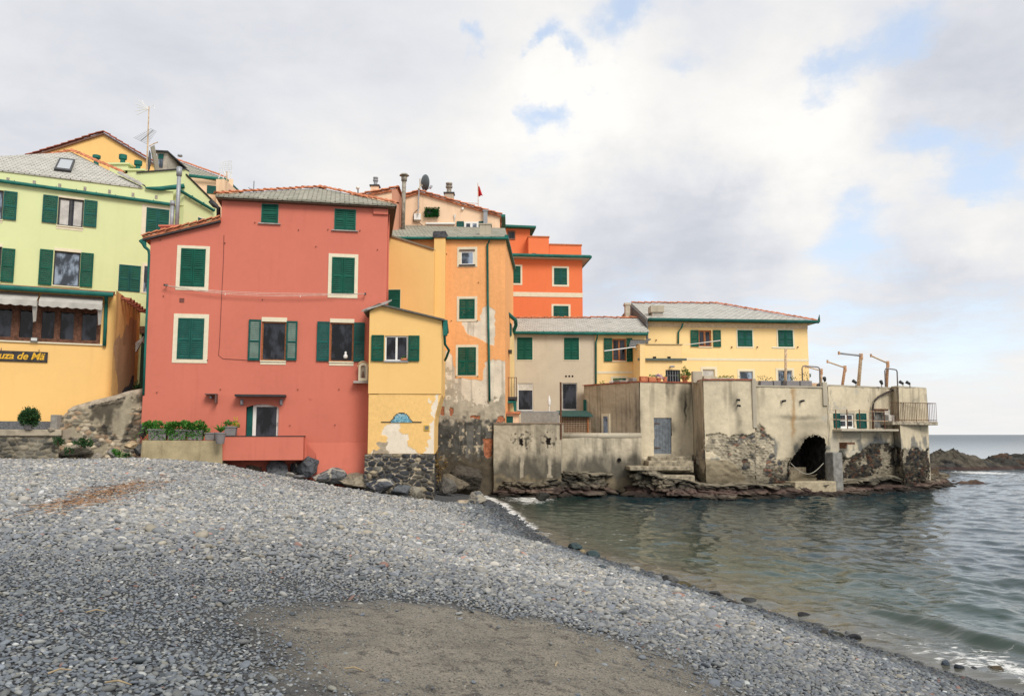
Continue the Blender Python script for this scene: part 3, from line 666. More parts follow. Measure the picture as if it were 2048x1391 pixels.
def col_box(u, z, px, py):
    c = np.tile(np.array([.86, .55, .21]), (len(u), 1))*(.94+.12*fbm(u*1.2, z*1.2, 0, 5, 3))[:, None]
    wx = px+(fbm(u*4, z*4, 0, 4, 8)-.5)*26; wy = py+(fbm(u*4, z*4, 7, 4, 12)-.5)*22
    m1 = inpoly(wx, wy, [(778, 846), (798, 845), (800, 862), (812, 868), (814, 888), (834, 903), (834, 912), (765, 912), (772, 885), (760, 868)]) | inpoly(wx, wy, [(852, 884), (866, 880), (870, 915), (856, 908)]) | (wy > 904.5) | inpoly(wx, wy, [(862, 800), (880, 780), (884, 905), (866, 905)])
    wht = np.array([.80, .70, .56])*(.85+.3*fbm(u*3, z*3, 2, 4, 17))[:, None]
    c = np.where(m1[:, None], wht, c)
    m2 = inpoly(wx, wy, [(758, 888), (776, 887), (778, 912), (750, 912)]); c = np.where(m2[:, None], np.array([.40, .33, .24])*(.7+.6*fbm(u*9, z*9, 2, 4, 19))[:, None], c)
    col_box.m = m1 | m2
    return c
def dis_box(u, z, px, py):
    wx = px+(fbm(u*4, z*4, 0, 4, 8)-.5)*26; wy = py+(fbm(u*4, z*4, 7, 4, 12)-.5)*22
    m1 = inpoly(wx, wy, [(778, 846), (798, 845), (800, 862), (812, 868), (814, 888), (834, 903), (834, 912), (765, 912), (772, 885), (760, 868)])
    return (fbm(u*1.5, z*1.5, 0, 4, 5)-.5)*.03-m1*.012-.045
lowpx = [(735, 907), (867, 907), (867.5, 855), (869.5, 830), (876, 808), (884, 788), (737, 788)]
relief('lower_wall_face', FB, 735, 787.5, 884, 908, .028, col_box, dis_box, WALLV, box, keep=lambda x, y: inpoly(x, y, lowpx))
stc = [(.035, .038, .042), (.05, .05, .052), (.075, .07, .062), (.06, .063, .07), (.13, .115, .09), (.045, .05, .06), (.30, .25, .17), (.16, .15, .13)]
def stone_cols(idd, g, mortar, pal=stc, mw=.13):
    k = (idd*997 % 1*len(pal)).astype(int).clip(0, len(pal)-1); c = np.array(pal)[k]*(.8+.5*((idd*37) % 1))[:, None]
    return np.where((g < mw)[:, None], np.array(mortar), c)
def col_base(u, z, px, py):
    d1, g, idd = rubble(u+.22*vn(u*3, z*3), z+.16*vn(u*2.5, z*4, 3), .34, .17, 4); f = fbm(u*6, z*6, 0, 4, 2)
    mor = np.where((f > .5)[:, None], (.40, .34, .25), (.17, .15, .12))
    return stone_cols(idd, g, mor, stc, .16)*(.45+1.1*f)[:, None]
def dis_base(u, z, px, py):
    d1, g, idd = rubble(u+.22*vn(u*3, z*3), z+.16*vn(u*2.5, z*4, 3), .34, .17, 4)
    return sstep(g, .02, .3)*.07*(.5+idd)+fbm(u*8, z*8, 0, 3, 6)*.04-.02
bsl, bsr = FB.U(729, 950), FB.U(868.5, 950)
part('stone_base', prism(FB, MB(), [(bsl+.03, -.4), (bsr-.03, -.4), (bsr-.03, zS-.01), (bsl+.03, zS-.01)], 5.3, d=-.02), simple('dark_base_stone', (.06, .06, .06)), box)
relief('stone_face', FB, 729, 907.5, 868.5, 995, .028, col_base, dis_base, ROCKV, box, zb=-.3)
fbk = Fac(736, 34.0, 885, 34.2)
opened(FB, box, 769.5, 671, 816, 721.6, WHITE, 1, left=(743, 670, 768, 722), right=(816.5, 671, 839, 722), mat=SH, fw=.065, tm=GREY)
a0, a1, a2 = FB.P(tu[0][0]-.2, tu[0][1]-.02, .2), FB.P(tu[1][0], tu[1][1]+.07, .2), FB.P(br_+.12, tu[2][1]+.05, .2)
mb = MB()
for pa, pb in ((a0, a1), (a1, a2)): mb.slab([pa, pb, pb-FB.n*5.6, pa-FB.n*5.6], .07)
rf = part('roof', mb, simple('dark_slate_edge', (.12, .115, .10), .8), box)
part('flashing', MB().slab([a0+Vector((-.1, .0, .02)), a1+Vector((.35, 0, .035)), a1+Vector((.35, 1.3, .38)), a0+Vector((-.05, 1.3, .36))], .06), LEADM, rf)
ga, gb = FB.P(br_+.16, tu[2][1]-.05, .1), FB.P(br_+.16, tu[2][1]-.05, -3.5)
part('gutter', MB().tube([ga, gb], .085, 10).fbox(FB, br_+.05, br_+.24, FB.Z(888, 671), tu[2][1]+.02, -.05, .12), GUT, box)
part('downspout', MB().tube([at(889, 668, 34.2), at(890, 688, 34.5), at(898, 700, 35.5), at(893, 714, 35.5), at(890, 720, 36)], .055, 8), GUT, box, smooth=True)
fp = FB.P(FB.U(808, 719), FB.Z(808, 720.5), .0)
pot = thing('flower_pot', 'small terracotta trough on the sill of the white framed window', 'plant pot', fp)
part('pot', MB().box((fp.x-.13, fp.y-.06, fp.z), (fp.x+.13, fp.y+.06, fp.z+.1)), POTC, pot, bevel=.015)
part('foliage', MB().leaves(fp+Vector((0, 0, .13)), (.12, .06, .06), 50, .06, seed=4), LEAF, pot)
# mosaic: a plain dome of blue tiles over a dark line
mu, mz = FB.uz(803, 834.5, 0); cs = .052; moc = [(.16, .42, .55), (.07, .24, .36), (.30, .58, .68), (.02, .025, .03), (.60, .66, .66)]
mos = thing('tile_mosaic', 'blue square tile mosaic shaped as a low dome on the yellow wall', 'mosaic', FB.P(mu, mz-.2, 0))
mmat = [simple('mosaic_tile_%s' % n_, c_, .35, .5, 0, .05) for n_, c_ in zip(('blue', 'navy', 'pale_blue', 'black', 'white'), moc)]
mb = MB(); rr = random.Random(3)
for jz in range(8):
    half = [9, 8, 7, 6, 6, 5, 4, 2][jz]
    for ju in range(-half-1, half+2):
        edge = abs(ju) > half-1 or jz == 7
        if abs(ju) > half: continue
        mb.cur = 3 if edge else rr.choice([0, 0, 0, 2, 1, 2, 4 if jz > 3 else 0])
        mb.fbox(FB, mu+ju*cs-.023, mu+ju*cs+.023, mz-.2+jz*cs, mz-.2+jz*cs+.046, -.04, .012)
for ju in list(range(-16, -9))+list(range(10, 17)): mb.cur = 3; mb.fbox(FB, mu+ju*cs-.023, mu+ju*cs+.023, mz-.2, mz-.2+.03, -.04, .01)
part('tiles', mb, mmat, mos)
u, z = FB.uz(853.5, 855); pq = thing('wall_plaque', 'tiny square yellow bordered plaque on the yellow wall', 'plaque', FB.P(u, z, 0))
part('border', MB().fbox(FB, u-.115, u+.115, z-.115, z+.115, -.05, .012), simple('plaque_yellow', (.55, .38, .05)), pq)
part('plate', MB().fbox(FB, u-.08, u+.08, z-.08, z+.08, .0125, .018), simple('plaque_grey', (.2, .18, .15), var=.5, sc=40), pq)

# ------------------------------------------------------------------ peach tower
FT = Fac(866, 41.5, 1011, 41.3)
tow = house('peach_tower_house', 'tall narrow peach orange house with peeling plaster and mouldy foot', 'house', FT, 0)
tl, tr = FT.U(870, 600), FT.U(1010.5, 600); zt = FT.Z(950, 477)
part('wall', prism(FT, MB(), [(tl, -.5), (tr, -.5), (tr, zt), (tl, zt)], 8, [], d=-.14), PEACH, tow)
def warp(u, z, px, py, k, f, s): return px+(fbm(u*f, z*f, 0, 5, s)-.5)*k, py+(fbm(u*f, z*f, 9, 5, s+40)-.5)*k
P1 = [(925, 642), (962, 642), (963, 618), (975, 613), (990, 622), (991, 655), (986, 692), (976, 690), (960, 676), (940, 672), (928, 655)]
P2 = [(966, 757), (970, 728), (986, 716), (1015, 722), (1015, 900), (870, 900), (870, 700), (890, 700), (906, 715), (912, 755), (960, 757)]
def tmasks(u, z, px, py):
    wx, wy = warp(u, z, px, py, 14, 2.6, 60); wh = inpoly(wx, wy, P1) | inpoly(wx, wy, P2) | (wy > 765)
    wx, wy = warp(u, z, px, py, 46, 1.7, 80); n = fbm(u*5, z*5, 3, 5, 90)
    grey = (wh & (((wx < 922) & (wy > 735) & (n > .50)) | (wy > 800+(n-.5)*60)))
    dark = (wy > 822) | inpoly(wx, wy, [(872, 790), (890, 800), (890, 830), (870, 830)])
    wx, wy = warp(u, z, px, py, 12, 4., 70)
    brick = inpoly(wx, wy, [(966, 878), (985, 876), (984, 912), (974, 918), (964, 898)]) | inpoly(wx, wy, [(938, 833), (958, 833), (958, 838), (938, 838)]) | inpoly(wx, wy, [(881, 815), (890, 815), (890, 830), (881, 828)]) | inpoly(wx, wy, [(898, 816), (906, 818), (906, 832), (900, 830)]) | inpoly(wx, wy, [(994, 833), (1008, 833), (1008, 842), (994, 842)])
    return wh, grey, dark, brick, n
def col_tow(u, z, px, py):
    wh, grey, dark, brick, n = tmasks(u, z, px, py); a = fbm(u*.8, z*.8, 0, 5, 22); st = fbm(u*5, z*.35, 0, 5, 25)
    c = np.array([.88, .43, .175])*(.93+.14*a)[:, None]*(1-.05*sstep(st, .55, .7))[:, None]
    hi = vn(u*14, z*14, 0, 5)
    w_ = np.array([.80, .71, .57])*(.74+.42*fbm(u*3, z*3, 0, 5, 28))[:, None]*(1-.3*sstep(st, .56, .68))[:, None]
    c = np.where(wh[:, None], w_, c)
    c = np.where(grey[:, None], np.array([.46, .41, .32])*(.6+.8*fbm(u*4, z*4, 0, 5, 31))[:, None], c)
    dd = np.array([.085, .083, .074])*(.5+1.3*fbm(u*3.5, z*3.0, 0, 6, 33)**1.5)[:, None]
    spots = fbm(u*7, z*6, 4, 5, 36); dd = np.where((spots > .64)[:, None], (.34, .29, .21), dd); dd = np.where(((st > .60) & (py > 850))[:, None], dd*1.7+.01, dd)
    fade = sstep(py+(n-.5)*50, 826, 850)[:, None]
    c = np.where(dark[:, None], c*(1-fade)+dd*fade, c)
    low = sstep(py+(n-.5)*40, 895, 935)[:, None]; c = c*(1-low)+np.array([.10, .082, .058])*(.5+fbm(u*5, z*5, 0, 5, 37))[:, None]*low
    return np.where(brick[:, None], np.array([.44, .17, .09])*(.5+.7*hi)[:, None], c)
def dis_tow(u, z, px, py):
    wh, grey, dark, brick, n = tmasks(u, z, px, py)
    return (fbm(u*1.2, z*1.2, 0, 4, 5)-.5)*.03-wh*.012-grey*.012-brick*.04+dark*(fbm(u*5, z*5, 0, 4, 7)-.5)*.06
relief('wall_face', FT, 870, 478, 1010.5, 960, .032, col_tow, dis_tow, WALLV, tow, zb=.0, d=.01)
wi = closed(FT, tow, 918.7, 597.5, 949.5, 637.5, (5, 5, 5, 5)); closed(FT, tow, 916, 694, 952, 750, (4.5, 5, 4.5, 2))
o = part('window', frame_bars(FT, *[FT.rect(922, 502, 947, 529)[k] for k in (0, 2, 1, 3)], .2, .2, .22, .13, 0, .03), CREAM, tow)
a = FT.rect(922, 502, 947, 529); part('frame', frame_bars(FT, a[0]+.04, a[2]-.04, a[1]+.04, a[3]-.09, .04, .04, .09, .04, .005, .022), WHITE, o); part('pane', MB().fbox(FT, a[0]+.04, a[2]-.04, a[1]+.04, a[3]-.09, .004, .012), GLASSB, o)
part('lintel', MB().fbox(FT, a[0]-.08, a[2]+.08, a[3]+.001, a[3]+.08, .031, .09), simple('brown_lintel', (.16, .11, .08)), o); part('sill', MB().fbox(FT, a[0]-.1, a[2]+.1, a[1]-.07, a[1]-.01, .031, .1), DKMET, o)
part('left_wall', MB().fbox(FT, FT.U(780, 500), tl-.005, 6, zt, -6, -.1), PEACH, tow)
gutter(FT, tow, 782, 476, 1016, 476.5, .2)
part('eave_return', MB().slab([FT.P(tr-.02, zt+.12, .25), FT.P(tr+.16, zt+.12, .25), FT.P(tr+.16, zt+.12, -8), FT.P(tr-.02, zt+.12, -8)], .14), GUT, tow)
part('downspout', MB().tube([FT.P(*FT.uz(x, y), dd_) for x, y, dd_ in ((980, 477, .2), (979, 484, .2), (975, 490, .09), (976, 600, .09), (978, 700, .09), (979.5, 802, .09))], .055, 8), GUT, tow, smooth=True)
r0, r1 = FT.P(tl-2.9, zt+.06, .22), FT.P(tr+.12, zt+.06, .22); r2, r3 = at(1000, 456, 47), at(778, 449, 47)
rf = part('roof', MB().slab([r0, r1, r2+Vector((.3, 0, 0)), r3], .09), SLATEG, tow)
c0 = FT.P(FT.U(971, 462, -1.2), FT.Z(971, 474, -1.2), -1.2); ch = part('chimney', MB().box((c0.x-.31, c0.y-.3, c0.z-.3), (c0.x+.31, c0.y+.3, at(971, 452, c0.y).z)).box((c0.x-.35, c0.y-.34, at(971, 452, c0.y).z+.001), (c0.x+.35, c0.y+.34, at(971, 449.5, c0.y).z)), GREYC, rf)
mb = MB()
for x, y in ((903, 641), (955, 641), (912, 752), (956, 752), (893, 508), (957, 565)): u, z = FT.uz(x, y); part('wall_hook', MB().tube([FT.P(u, z, 0), FT.P(u, z, .08)], .025, 6), RUSTY, tow)

# yellow house between, with a tall chimney shaft
FY = Fac(768, 40.6, 872, 40.5)
ym = house('slim_yellow_house', 'flat yellow wall with a sloping top between the red house and the peach tower', 'house', FY, 0)
part('wall', prism(FY, MB(), chain(FY, [(770, 467), (787, 473), (868, 498)], 3), .55), YEL, ym)
tp = [FY.P(*FY.uz(x, y), .08) for x, y in ((776, 468), (868, 496.5))]
part('roof', MB().slab([tp[0], tp[1], tp[1]-FY.n*.65, tp[0]-FY.n*.65], .10), simple('rough_slate_edge', (.22, .17, .11)), ym)
s0, s1 = FT.U(867, 560, .45), FT.U(889.5, 560, .45); zc = FT.Z(878, 475, .45)
sf = part('chimney_shaft', MB().fbox(FT, s0, s1, 5, zc, -.4, .45), YEL, ym, bevel=.03)
part('chimney_cap', MB().fbox(FT, s0-.06, s1+.06, zc+.001, FT.Z(878, 464.5, .45), -.5, .52).fbox(FT, s0-.02, s1+.02, FT.Z(878, 464.4, .45), FT.Z(878, 462, .45), -.45, .47), simple('slate_cap', (.07, .07, .075), .7, .3, 0, .5), sf)
o = closed(FY, ym, 776, 579, 800.5, 618, (0, 0, 0, 0), leaves=1)
# pale house top of yellow: sits above yellow mid
# ------------------------------------------------------------------ lime green house
FG = Fac(0, 36.5, 347, 40.0)
grn = house('green_house', 'lime green house with green shutters, a slate hip roof and a skylight', 'house', FG, 0)
gt = [FG.uz(-150, 322), FG.uz(0, 341), FG.uz(285, 375), FG.uz(347, 383)]
hl = [rhole(FG, 115.5, 397, 167, 453), rhole(FG, 107, 503, 160, 572), rhole(FG, -26, 379, 6, 438), rhole(FG, -30, 492, 2, 562)]
part('wall', prism(FG, MB(), [(gt[0][0], 2), (gt[3][0], 2), gt[3], gt[2], gt[1], gt[0]], 7, hl, .2), [GREENP, DARK], grn)
opened(FG, grn, 115.5, 397, 167, 453, DKMET, 1, (0, 5, 0, 8), left=(85, 391, 115, 446), right=(167.5, 401, 194, 454), mat=SHT, slatm=SH, curtains=((.08, .42), (.62, .94)), fw=.07)
opened(FG, grn, 107, 503, 160, 572, DKMET, 0, (0, 7, 0, 0), left=(78, 499, 105, 570), right=(160.5, 506, 186, 574), mat=SH, gm=GLASSB, fw=.06)
opened(FG, grn, -26, 379, 6, 438, DKMET, 0, (0, 0, 0, 8), right=(6.5, 383, 34, 440), mat=SHT, slatm=SH, gm=GLASSB)
opened(FG, grn, -30, 492, 2, 562, DKMET, 0, (0, 7, 0, 0), right=(2.5, 497, 29, 564), mat=SH)
closed(FG, grn, 292, 417, 338, 467, (9, 6, 3, 6), mat=SHT, slatm=SH)
a = FG.rect(284, 532, 299, 584); o = closed(FG, grn, 237, 530, 281, 583, (0, 0, 0, 0), mat=SHT, slatm=SH)
part('frame', frame_bars(FG, a[0]+.08, a[2], a[1], a[3], .1, 0, .14, .06, .003, .03), CREAM, o); part('pane', MB().fbox(FG, a[0]+.08, a[2], a[1], a[3], .003, .012), GLASSB, o)
gutter(FG, grn, -150, 341, 343, 409, .16, .085)
VENTM = simple('vent_brick_grey', (.3, .26, .22), var=.6, sc=30)
for x, y in ((16, 359), (68.5, 365), (119.5, 371), (170, 377), (219, 383), (266, 389), (312.5, 394)):
    u, z = FG.uz(x, y); part('vent_brick', MB().fbox(FG, u-.06, u+.06, z-.10, z+.09, .003, .02), VENTM, grn)
ea, eb = FG.P(gt[0][0], gt[0][1]+.02, .06), FG.P(gt[2][0], gt[2][1]+.02, .06); apx = at(143, 304, 42.5)
bk = apx+Vector((-1, 5, 0))
rf = part('roof', MB().slab([ea, eb, apx], .08).slab([eb, eb-FG.n*7, bk, apx], .08).slab([ea, apx, bk, ea-FG.n*7], .08), SLATE, grn)
lx = at(-30, 339, 39)
part('ridge_tiles', MB().tiles(lx+Vector((0, 0, .06)), apx+Vector((0, 0, .05)), .15, .4).tiles(apx+Vector((0, 0, .05)), at(246, 347, 40.1)+Vector((0, 0, .03)), .14, .4), TERRA, rf)
part('hip_edge', MB().tiles(at(240, 350, 39.9)+Vector((0, 0, .02)), eb+Vector((0, 0, .02)), .16, .5), LEADM, rf)
# skylight lies in the front roof plane
nrm = (eb-ea).cross(apx-ea).normalized()
def onroof(px, py, lift): r_ = ray(px, py); o_ = Vector((0, 0, CZ)); t_ = (ea+nrm*lift-o_).dot(nrm)/r_.dot(nrm); return o_+r_*t_
sk = [onroof(x, y, .12) for x, y in ((108, 337), (142, 341), (150.5, 318.5), (119, 315))]
skl = part('skylight', MB().slab(sk, .14, nrm), DKMET, rf)
cc = sum(sk, Vector())/4; part('pane', MB().slab([cc+(p_-cc)*.76+nrm*.004 for p_ in sk], .01, nrm), simple('skylight_glass', (.38, .41, .43), .1, .6, 0, .05), skl)
# terrace block on the right
FG2 = Fac(247, 40.35, 347, 40.05); FGS = Fac(347, 40.05, 436, 43.0)
part('terrace_wall', prism(FG2, MB(), [(FG2.U(244, 360), FG.Z(290, 400)), (FG2.L, FG.Z(290, 400)), (FG2.L, FG2.Z(347, 340)), FG2.uz(248, 347)], .35), GREENP, grn)
sd = [FGS.uz(347, 340), FGS.uz(434, 412)]
sw = part('side_wall', prism(FGS, MB(), [(0.01, 2), (sd[1][0], 2), sd[1], (0.01, sd[0][1])], 3.0), GREENP, grn)
mb = MB().slab([FG2.P(0, FG2.Z(248, 347)+.05, .08), FG2.P(FG2.L+.05, FG2.Z(347, 340)+.06, .08), FG2.P(FG2.L, FG2.Z(347, 340)+.06, -.4), FG2.P(0, FG2.Z(248, 347)+.05, -.4)], .06)
mb.slab([FGS.P(.02, sd[0][1]+.05, .08), FGS.P(sd[1][0], sd[1][1]+.05, .08), FGS.P(sd[1][0], sd[1][1]+.05, -.3), FGS.P(.02, sd[0][1]+.05, -.3)], .05)
part('coping', mb, DKMET, grn)
gutter(FGS, grn, 360, 381, 428, 421, .15, .08)
part('gutter', MB().tube([FG.P(FG.U(290, 377), FG.Z(290, 377), .12), FG.P(FG.U(318, 381), FG.Z(318, 379), .16), FG2.P(FG2.L+.05, FG2.Z(347, 375), .15)], [.05, .11, .13], 10), GUT, grn)
part('downspout', MB().tube([at(374, 391, 40.6), at(373, 398, 40.6), at(366.5, 410, 40.4), at(365, 432, 40.4), at(364, 470, 40.4)], .07, 8), GUT, grn, smooth=True)
part('downspout', MB().tube([at(352, 428, 40.0), at(358, 436, 40.2), at(363, 443, 40.3)], .06, 8), GUT, grn, smooth=True)
closed(FGS, grn, 395, 437, 411, 455, (0, 2, 3, 0), leaves=1, mat=SHT)
# green pipe vents behind the hip
for i_, (x, yb, yt, bx) in enumerate(((192.5, 325, 311, 0), (245, 331, 310, 1), (275.5, 343, 322, 1))):
    p_ = at(x, yb, 43.5); zt_ = at(x, yt, 43.5).z
    v_ = part('roof_vent', MB().lathe((p_.x, p_.y, p_.z-1.2 if not bx else p_.z), [(.13, 0), (.13, (zt_-p_.z)*.55+(0 if bx else 1.2)), (.21, (zt_-p_.z)*.6+(0 if bx else 1.2)), (.21, zt_-p_.z+(0 if bx else 1.2))], 12), GUT, grn, smooth=False)
    if bx: part('vent_base', MB().box((p_.x-.5, p_.y-.4, p_.z-1.6), (p_.x+.5, p_.y+.4, p_.z-.09)).box((p_.x-.6, p_.y-.5, p_.z-.089), (p_.x+.6, p_.y+.5, p_.z)), GREENP, v_)

# yellow gabled house behind
FGA = Fac(20, 49.5, 320, 51)
gab = house('gabled_house', 'yellow house end with a plain gable rising behind the lime green house', 'house', FGA, 0)
part('wall', prism(FGA, MB(), chain(FGA, [(45, 319), (208, 269), (310, 330)], 6), 9), YEL, gab)
tp = [FGA.P(*FGA.uz(x, y), .15) for x, y in ((40, 319), (208, 266.5), (318, 333))]
mb = MB(); mb.slab([tp[0], tp[1], tp[1]-FGA.n*9.3, tp[0]-FGA.n*9.3], .12); mb.slab([tp[1], tp[2], tp[2]-FGA.n*9.3, tp[1]-FGA.n*9.3], .12)
rf = part('roof', mb, simple('brown_eave', (.20, .11, .08), .8), gab)
part('ridge_tiles', MB().tiles(tp[0]+Vector((0, 0, .04)), tp[1]+Vector((0, 0, .04)), .12, .45).tiles(tp[2]+Vector((0, 0, .04)), tp[1]+Vector((0, 0, .04)), .12, .45), TERRAR, rf)
part('gutter', MB().tube([tp[0]+Vector((-.1, .3, -.02)), tp[0]+Vector((-.1, -.3, -.02))], .12, 10), GUT, gab)
# low tiled roof at the very left
q = [at(-60, 322, 46), at(48, 323, 46), at(48, 318, 50), at(-60, 316, 50)]
lh = thing('tiled_house', 'low tiled roof edge at the far left behind the lime green house', 'house', (q[0].x+2, 47, 0))
part('roof', MB().slab(q, .2), TERRA, lh); part('wall', MB().box((q[0].x, 46.4, 6), (q[1].x-.3, 49.6, q[0].z-.21)), YEL, lh); part('gutter', MB().tube([q[0]-Vector((0, .1, .1)), at(20, 325, 45.9)], .13, 10), GUT, lh)

# house with slate roof behind the terrace
FH = Fac(352, 46, 447, 47); FHS = Fac(447, 47, 484, 50)
hs = house('slate_roofed_house', 'pale peach house with a brownish slate roof and dormer beyond the green terrace', 'house', FH, 0)
zr = FH.Z(400, 352)
part('wall', prism(FH, MB(), [(-3, 6), (FH.L, 6), (FH.L, FH.Z(447, 356)), (-3, FH.Z(360, 350))], .5), PALEPEACH, hs)
part('side_wall', prism(FHS, MB(), [(.01, 6), (FHS.L, 6), FHS.uz(478, 384), FHS.uz(449, 358)], .5), PALEPEACH, hs)
q = [at(340, 349, 45.7), at(452, 357, 46.7), at(482, 388, 50.3), at(345, 318, 51), at(380, 333, 52)]
rf = part('roof', MB().slab([at(335, 346, 45.7), at(452, 357.5, 46.7), at(345, 318, 52.5)], .1).slab([at(452, 357.5, 46.7), at(484, 388, 50.5), at(345, 318, 52.5)], .1), SLATEG, hs)
part('ridge_tiles', MB().tiles(at(345, 318, 52.5)+Vector((0, 0, .03)), at(452, 357, 46.7)+Vector((0, 0, .04)), .10, .4), TERRA, rf)
part('gutter', MB().tube([at(366, 350, 45.6), at(452, 359, 46.6), at(483, 388.5, 50.4)], .1, 8), GUT, hs)
part('window', MB().fbox(FH, FH.U(414, 377), FH.U(440, 377), FH.Z(427, 388), FH.Z(427, 372), .01, .05), SHT, hs)
part('brick_panel', MB().fbox(FH, FH.U(440, 380), FH.U(456, 380), FH.Z(448, 400), FH.Z(448, 372), .005, .2), PINK, hs)
dm = at(323, 333, 47); dl, dr_ = at(313, 330, 47).x, at(334, 330, 47).x; dt, db = at(323, 305, 47).z, at(323, 345, 47).z
dor = part('dormer', MB().box((dl, 47, db), (dr_, 50, dt)), simple('grey_dormer', (.38, .34, .28)), hs)
part('dormer_roof', MB().slab([Vector((dl-.15, 46.8, dt+.1)), Vector((dr_+.1, 46.8, dt+.05)), Vector((dr_+.5, 50, dt-.4)), Vector((dl-.15, 50, dt+.1))], .08), DKMET, dor)
part('pane', MB().box((dl+.12, 46.97, db+.3), (dr_-.25, 46.999, dt-.12)), GLASSB, dor); part('blind', MB().box((dl+.10, 46.95, dt-.4), (dr_-.22, 46.969, dt-.1)), SHT, dor)

# antennas and dish on the roofs
def yagi(mb, c, ax, n, w0, w1, L, r=.012):
    ax = Vector(ax).normalized(); sd_ = ax.cross(Vector((0, 0, 1))).normalized(); c = Vector(c); mb.tube([c-ax*L/2, c+ax*L/2], r*1.6, 5)
    for i in range(n):
        t = i/(n-1)-.5; p_ = c+ax*L*t; h = (w0+(w1-w0)*(i/(n-1)))/2; mb.tube([p_-sd_*h, p_+sd_*h], r, 4)
b0, t0 = at(293.5, 345, 44), at(298, 213, 44)
an = thing('roof_antenna', 'tall rusty mast with white aerials high above the lime green house', 'antenna', b0)
part('mast', MB().tube([b0-Vector((0, 0, 1)), b0+(t0-b0)*.4, t0], [.05, .045, .03], 8), RUSTP, an)
mb = MB(); yagi(mb, at(294, 271, 44), (.8, -.25, .55), 11, 1.1, .5, 1.0); part('aerial', mb, GALV, an)
mb = MB(); c_ = at(295, 219, 44); 
for k in range(5): a_ = -.9+k*.45; mb.tube([c_+Vector((.1, 0, .05)), c_+Vector((-.55-.1*(k % 2), -.1, -.35+.22*k))], .022, 5)
mb.tube([c_+Vector((.1, 0, .1)), c_+Vector((.3, .1, .3)), c_+Vector((.35, .1, .05))], .02, 5); mb.tube([c_+Vector((-.2, 0, .3)), c_+Vector((-.35, 0, .55))], .02, 5)
part('aerial', mb, WHITE, an)
b0 = at(309, 335, 44.5); dn = thing('solar_panel', 'tilted grey panel and dark dish edge beside the tall antenna mast', 'panel', b0)
pc = at(303, 292, 44.5)
part('panel', MB().slab([at(303, 293, 44.3), at(309, 290, 45.2), at(319, 338, 45.2), at(312, 342, 44.3)], .09, Vector((1, -.3, .3)).normalized()), simple('panel_edge', (.30, .27, .2)), dn)
dk_ = part('dish', MB().lathe(b0, [(.02, 0), (.45, .06), (.62, .13), (.62, .15), (.45, .09), (.02, .03)], 18), simple('dark_dish', (.1, .11, .13)), dn)
dk_.rotation_euler = (math.radians(90), 0, math.radians(-62)); dk_.location = at(303, 323, 44.4)-b0
part('arm', MB().tube([at(299, 292, 44.3), at(306, 288, 44.5), at(316, 284, 44.5)], .03, 6), RUSTP, dn)
b0, t0 = at(455.5, 395, 43), at(453.5, 343, 43)
an = thing('grid_antenna', 'white grid aerial on a short mast behind the red house roof', 'antenna', b0)
part('mast', MB().tube([b0-Vector((0, 0, .8)), t0], .035, 8), RUSTP, an)
mb = MB()
for k in range(6): z_ = 337+k*(-2.6); mb.tube([at(440, 345-k*4.2, 42.8), at(450, 343-k*4.0, 43.1), at(464, 343-k*4.2, 42.9)], .011, 4)
for x in (440, 446, 452, 458, 464): mb.tube([at(x, 345, 43), at(x-.5, 322, 43)], .011, 4)
part('grid', mb, simple('aerial_white', (.75, .74, .70), .5), an)
mb = MB()
for x in (439, 448, 458, 463): mb.tube([at(x, 343, 43), at(x+(2 if x < 450 else -1), 349, 43), at(x-2, 357, 43)], .03, 5)
part('horn', mb, WHITE, an)
b0 = at(507, 386, 41); an = thing('thin_antenna', 'thin dark whip aerial just left above the red house ridge', 'antenna', b0)
mb = MB().tube([b0-Vector((0, 0, .6)), at(508, 362, 41)], .02, 5); mb.tube([at(497, 375, 41), at(508, 384, 41)], .014, 4)
part('mast', mb, DKMET, an)

# ------------------------------------------------------------------ restaurant at the left
FX = Fac(0, 32.3, 226, 34.0); cor = FX.B.copy()
FXS = Fac(226, 34.0, 271, 38.4)
rst = house('restaurant', 'yellow restaurant building with a row of brown wooden windows under grey awnings', 'restaurant', FX, 0)
ul, ur = FX.U(-160, 700), FX.U(227, 700); ztp = FX.Z(215, 590)
wl_, ws_, wr_, wt_ = FX.U(-60, 650), FX.Z(100, 684), FX.U(202, 650), FX.Z(100, 600)
hole = [(FX.U(-150, 650), FX.Z(100, 684)), (wr_, FX.Z(100, 684)), (wr_, FX.Z(100, 611)), (FX.U(-150, 650), FX.Z(100, 611))]
part('wall', prism(FX, MB(), [(ul, 1.5), (ur, 1.5), (ur, ztp), (ul, ztp)], 1.0, [hole], .3), [YEL, DARK], rst)
part('baseboard', MB().fbox(FX, ul, FX.U(111, 850), FX.Z(50, 860), FX.Z(50, 842), .003, .04), simple('grey_baseboard', (.12, .125, .135), .8, var=.5, sc=25), rst)
def col_side(u, z, px, py):
    c = np.tile(np.array([.88, .56, .22]), (len(u), 1)); n = fbm(u*1.3, z*.5, 0, 5, 4); n2 = fbm(u*2.5, z*.3, 3, 5, 6)
    k = sstep(n+(px-226)/150, .5, .85); c = c*(1-k[:, None]*.22)  # darker towards the alley: stain and the neighbour's shade, both in the colour
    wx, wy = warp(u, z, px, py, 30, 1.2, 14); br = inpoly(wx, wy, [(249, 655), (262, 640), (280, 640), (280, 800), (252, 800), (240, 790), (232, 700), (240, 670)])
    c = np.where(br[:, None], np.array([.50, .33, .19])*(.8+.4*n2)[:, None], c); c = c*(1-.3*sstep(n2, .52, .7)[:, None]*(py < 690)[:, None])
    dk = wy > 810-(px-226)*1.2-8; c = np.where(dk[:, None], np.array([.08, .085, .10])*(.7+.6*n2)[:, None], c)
    return c
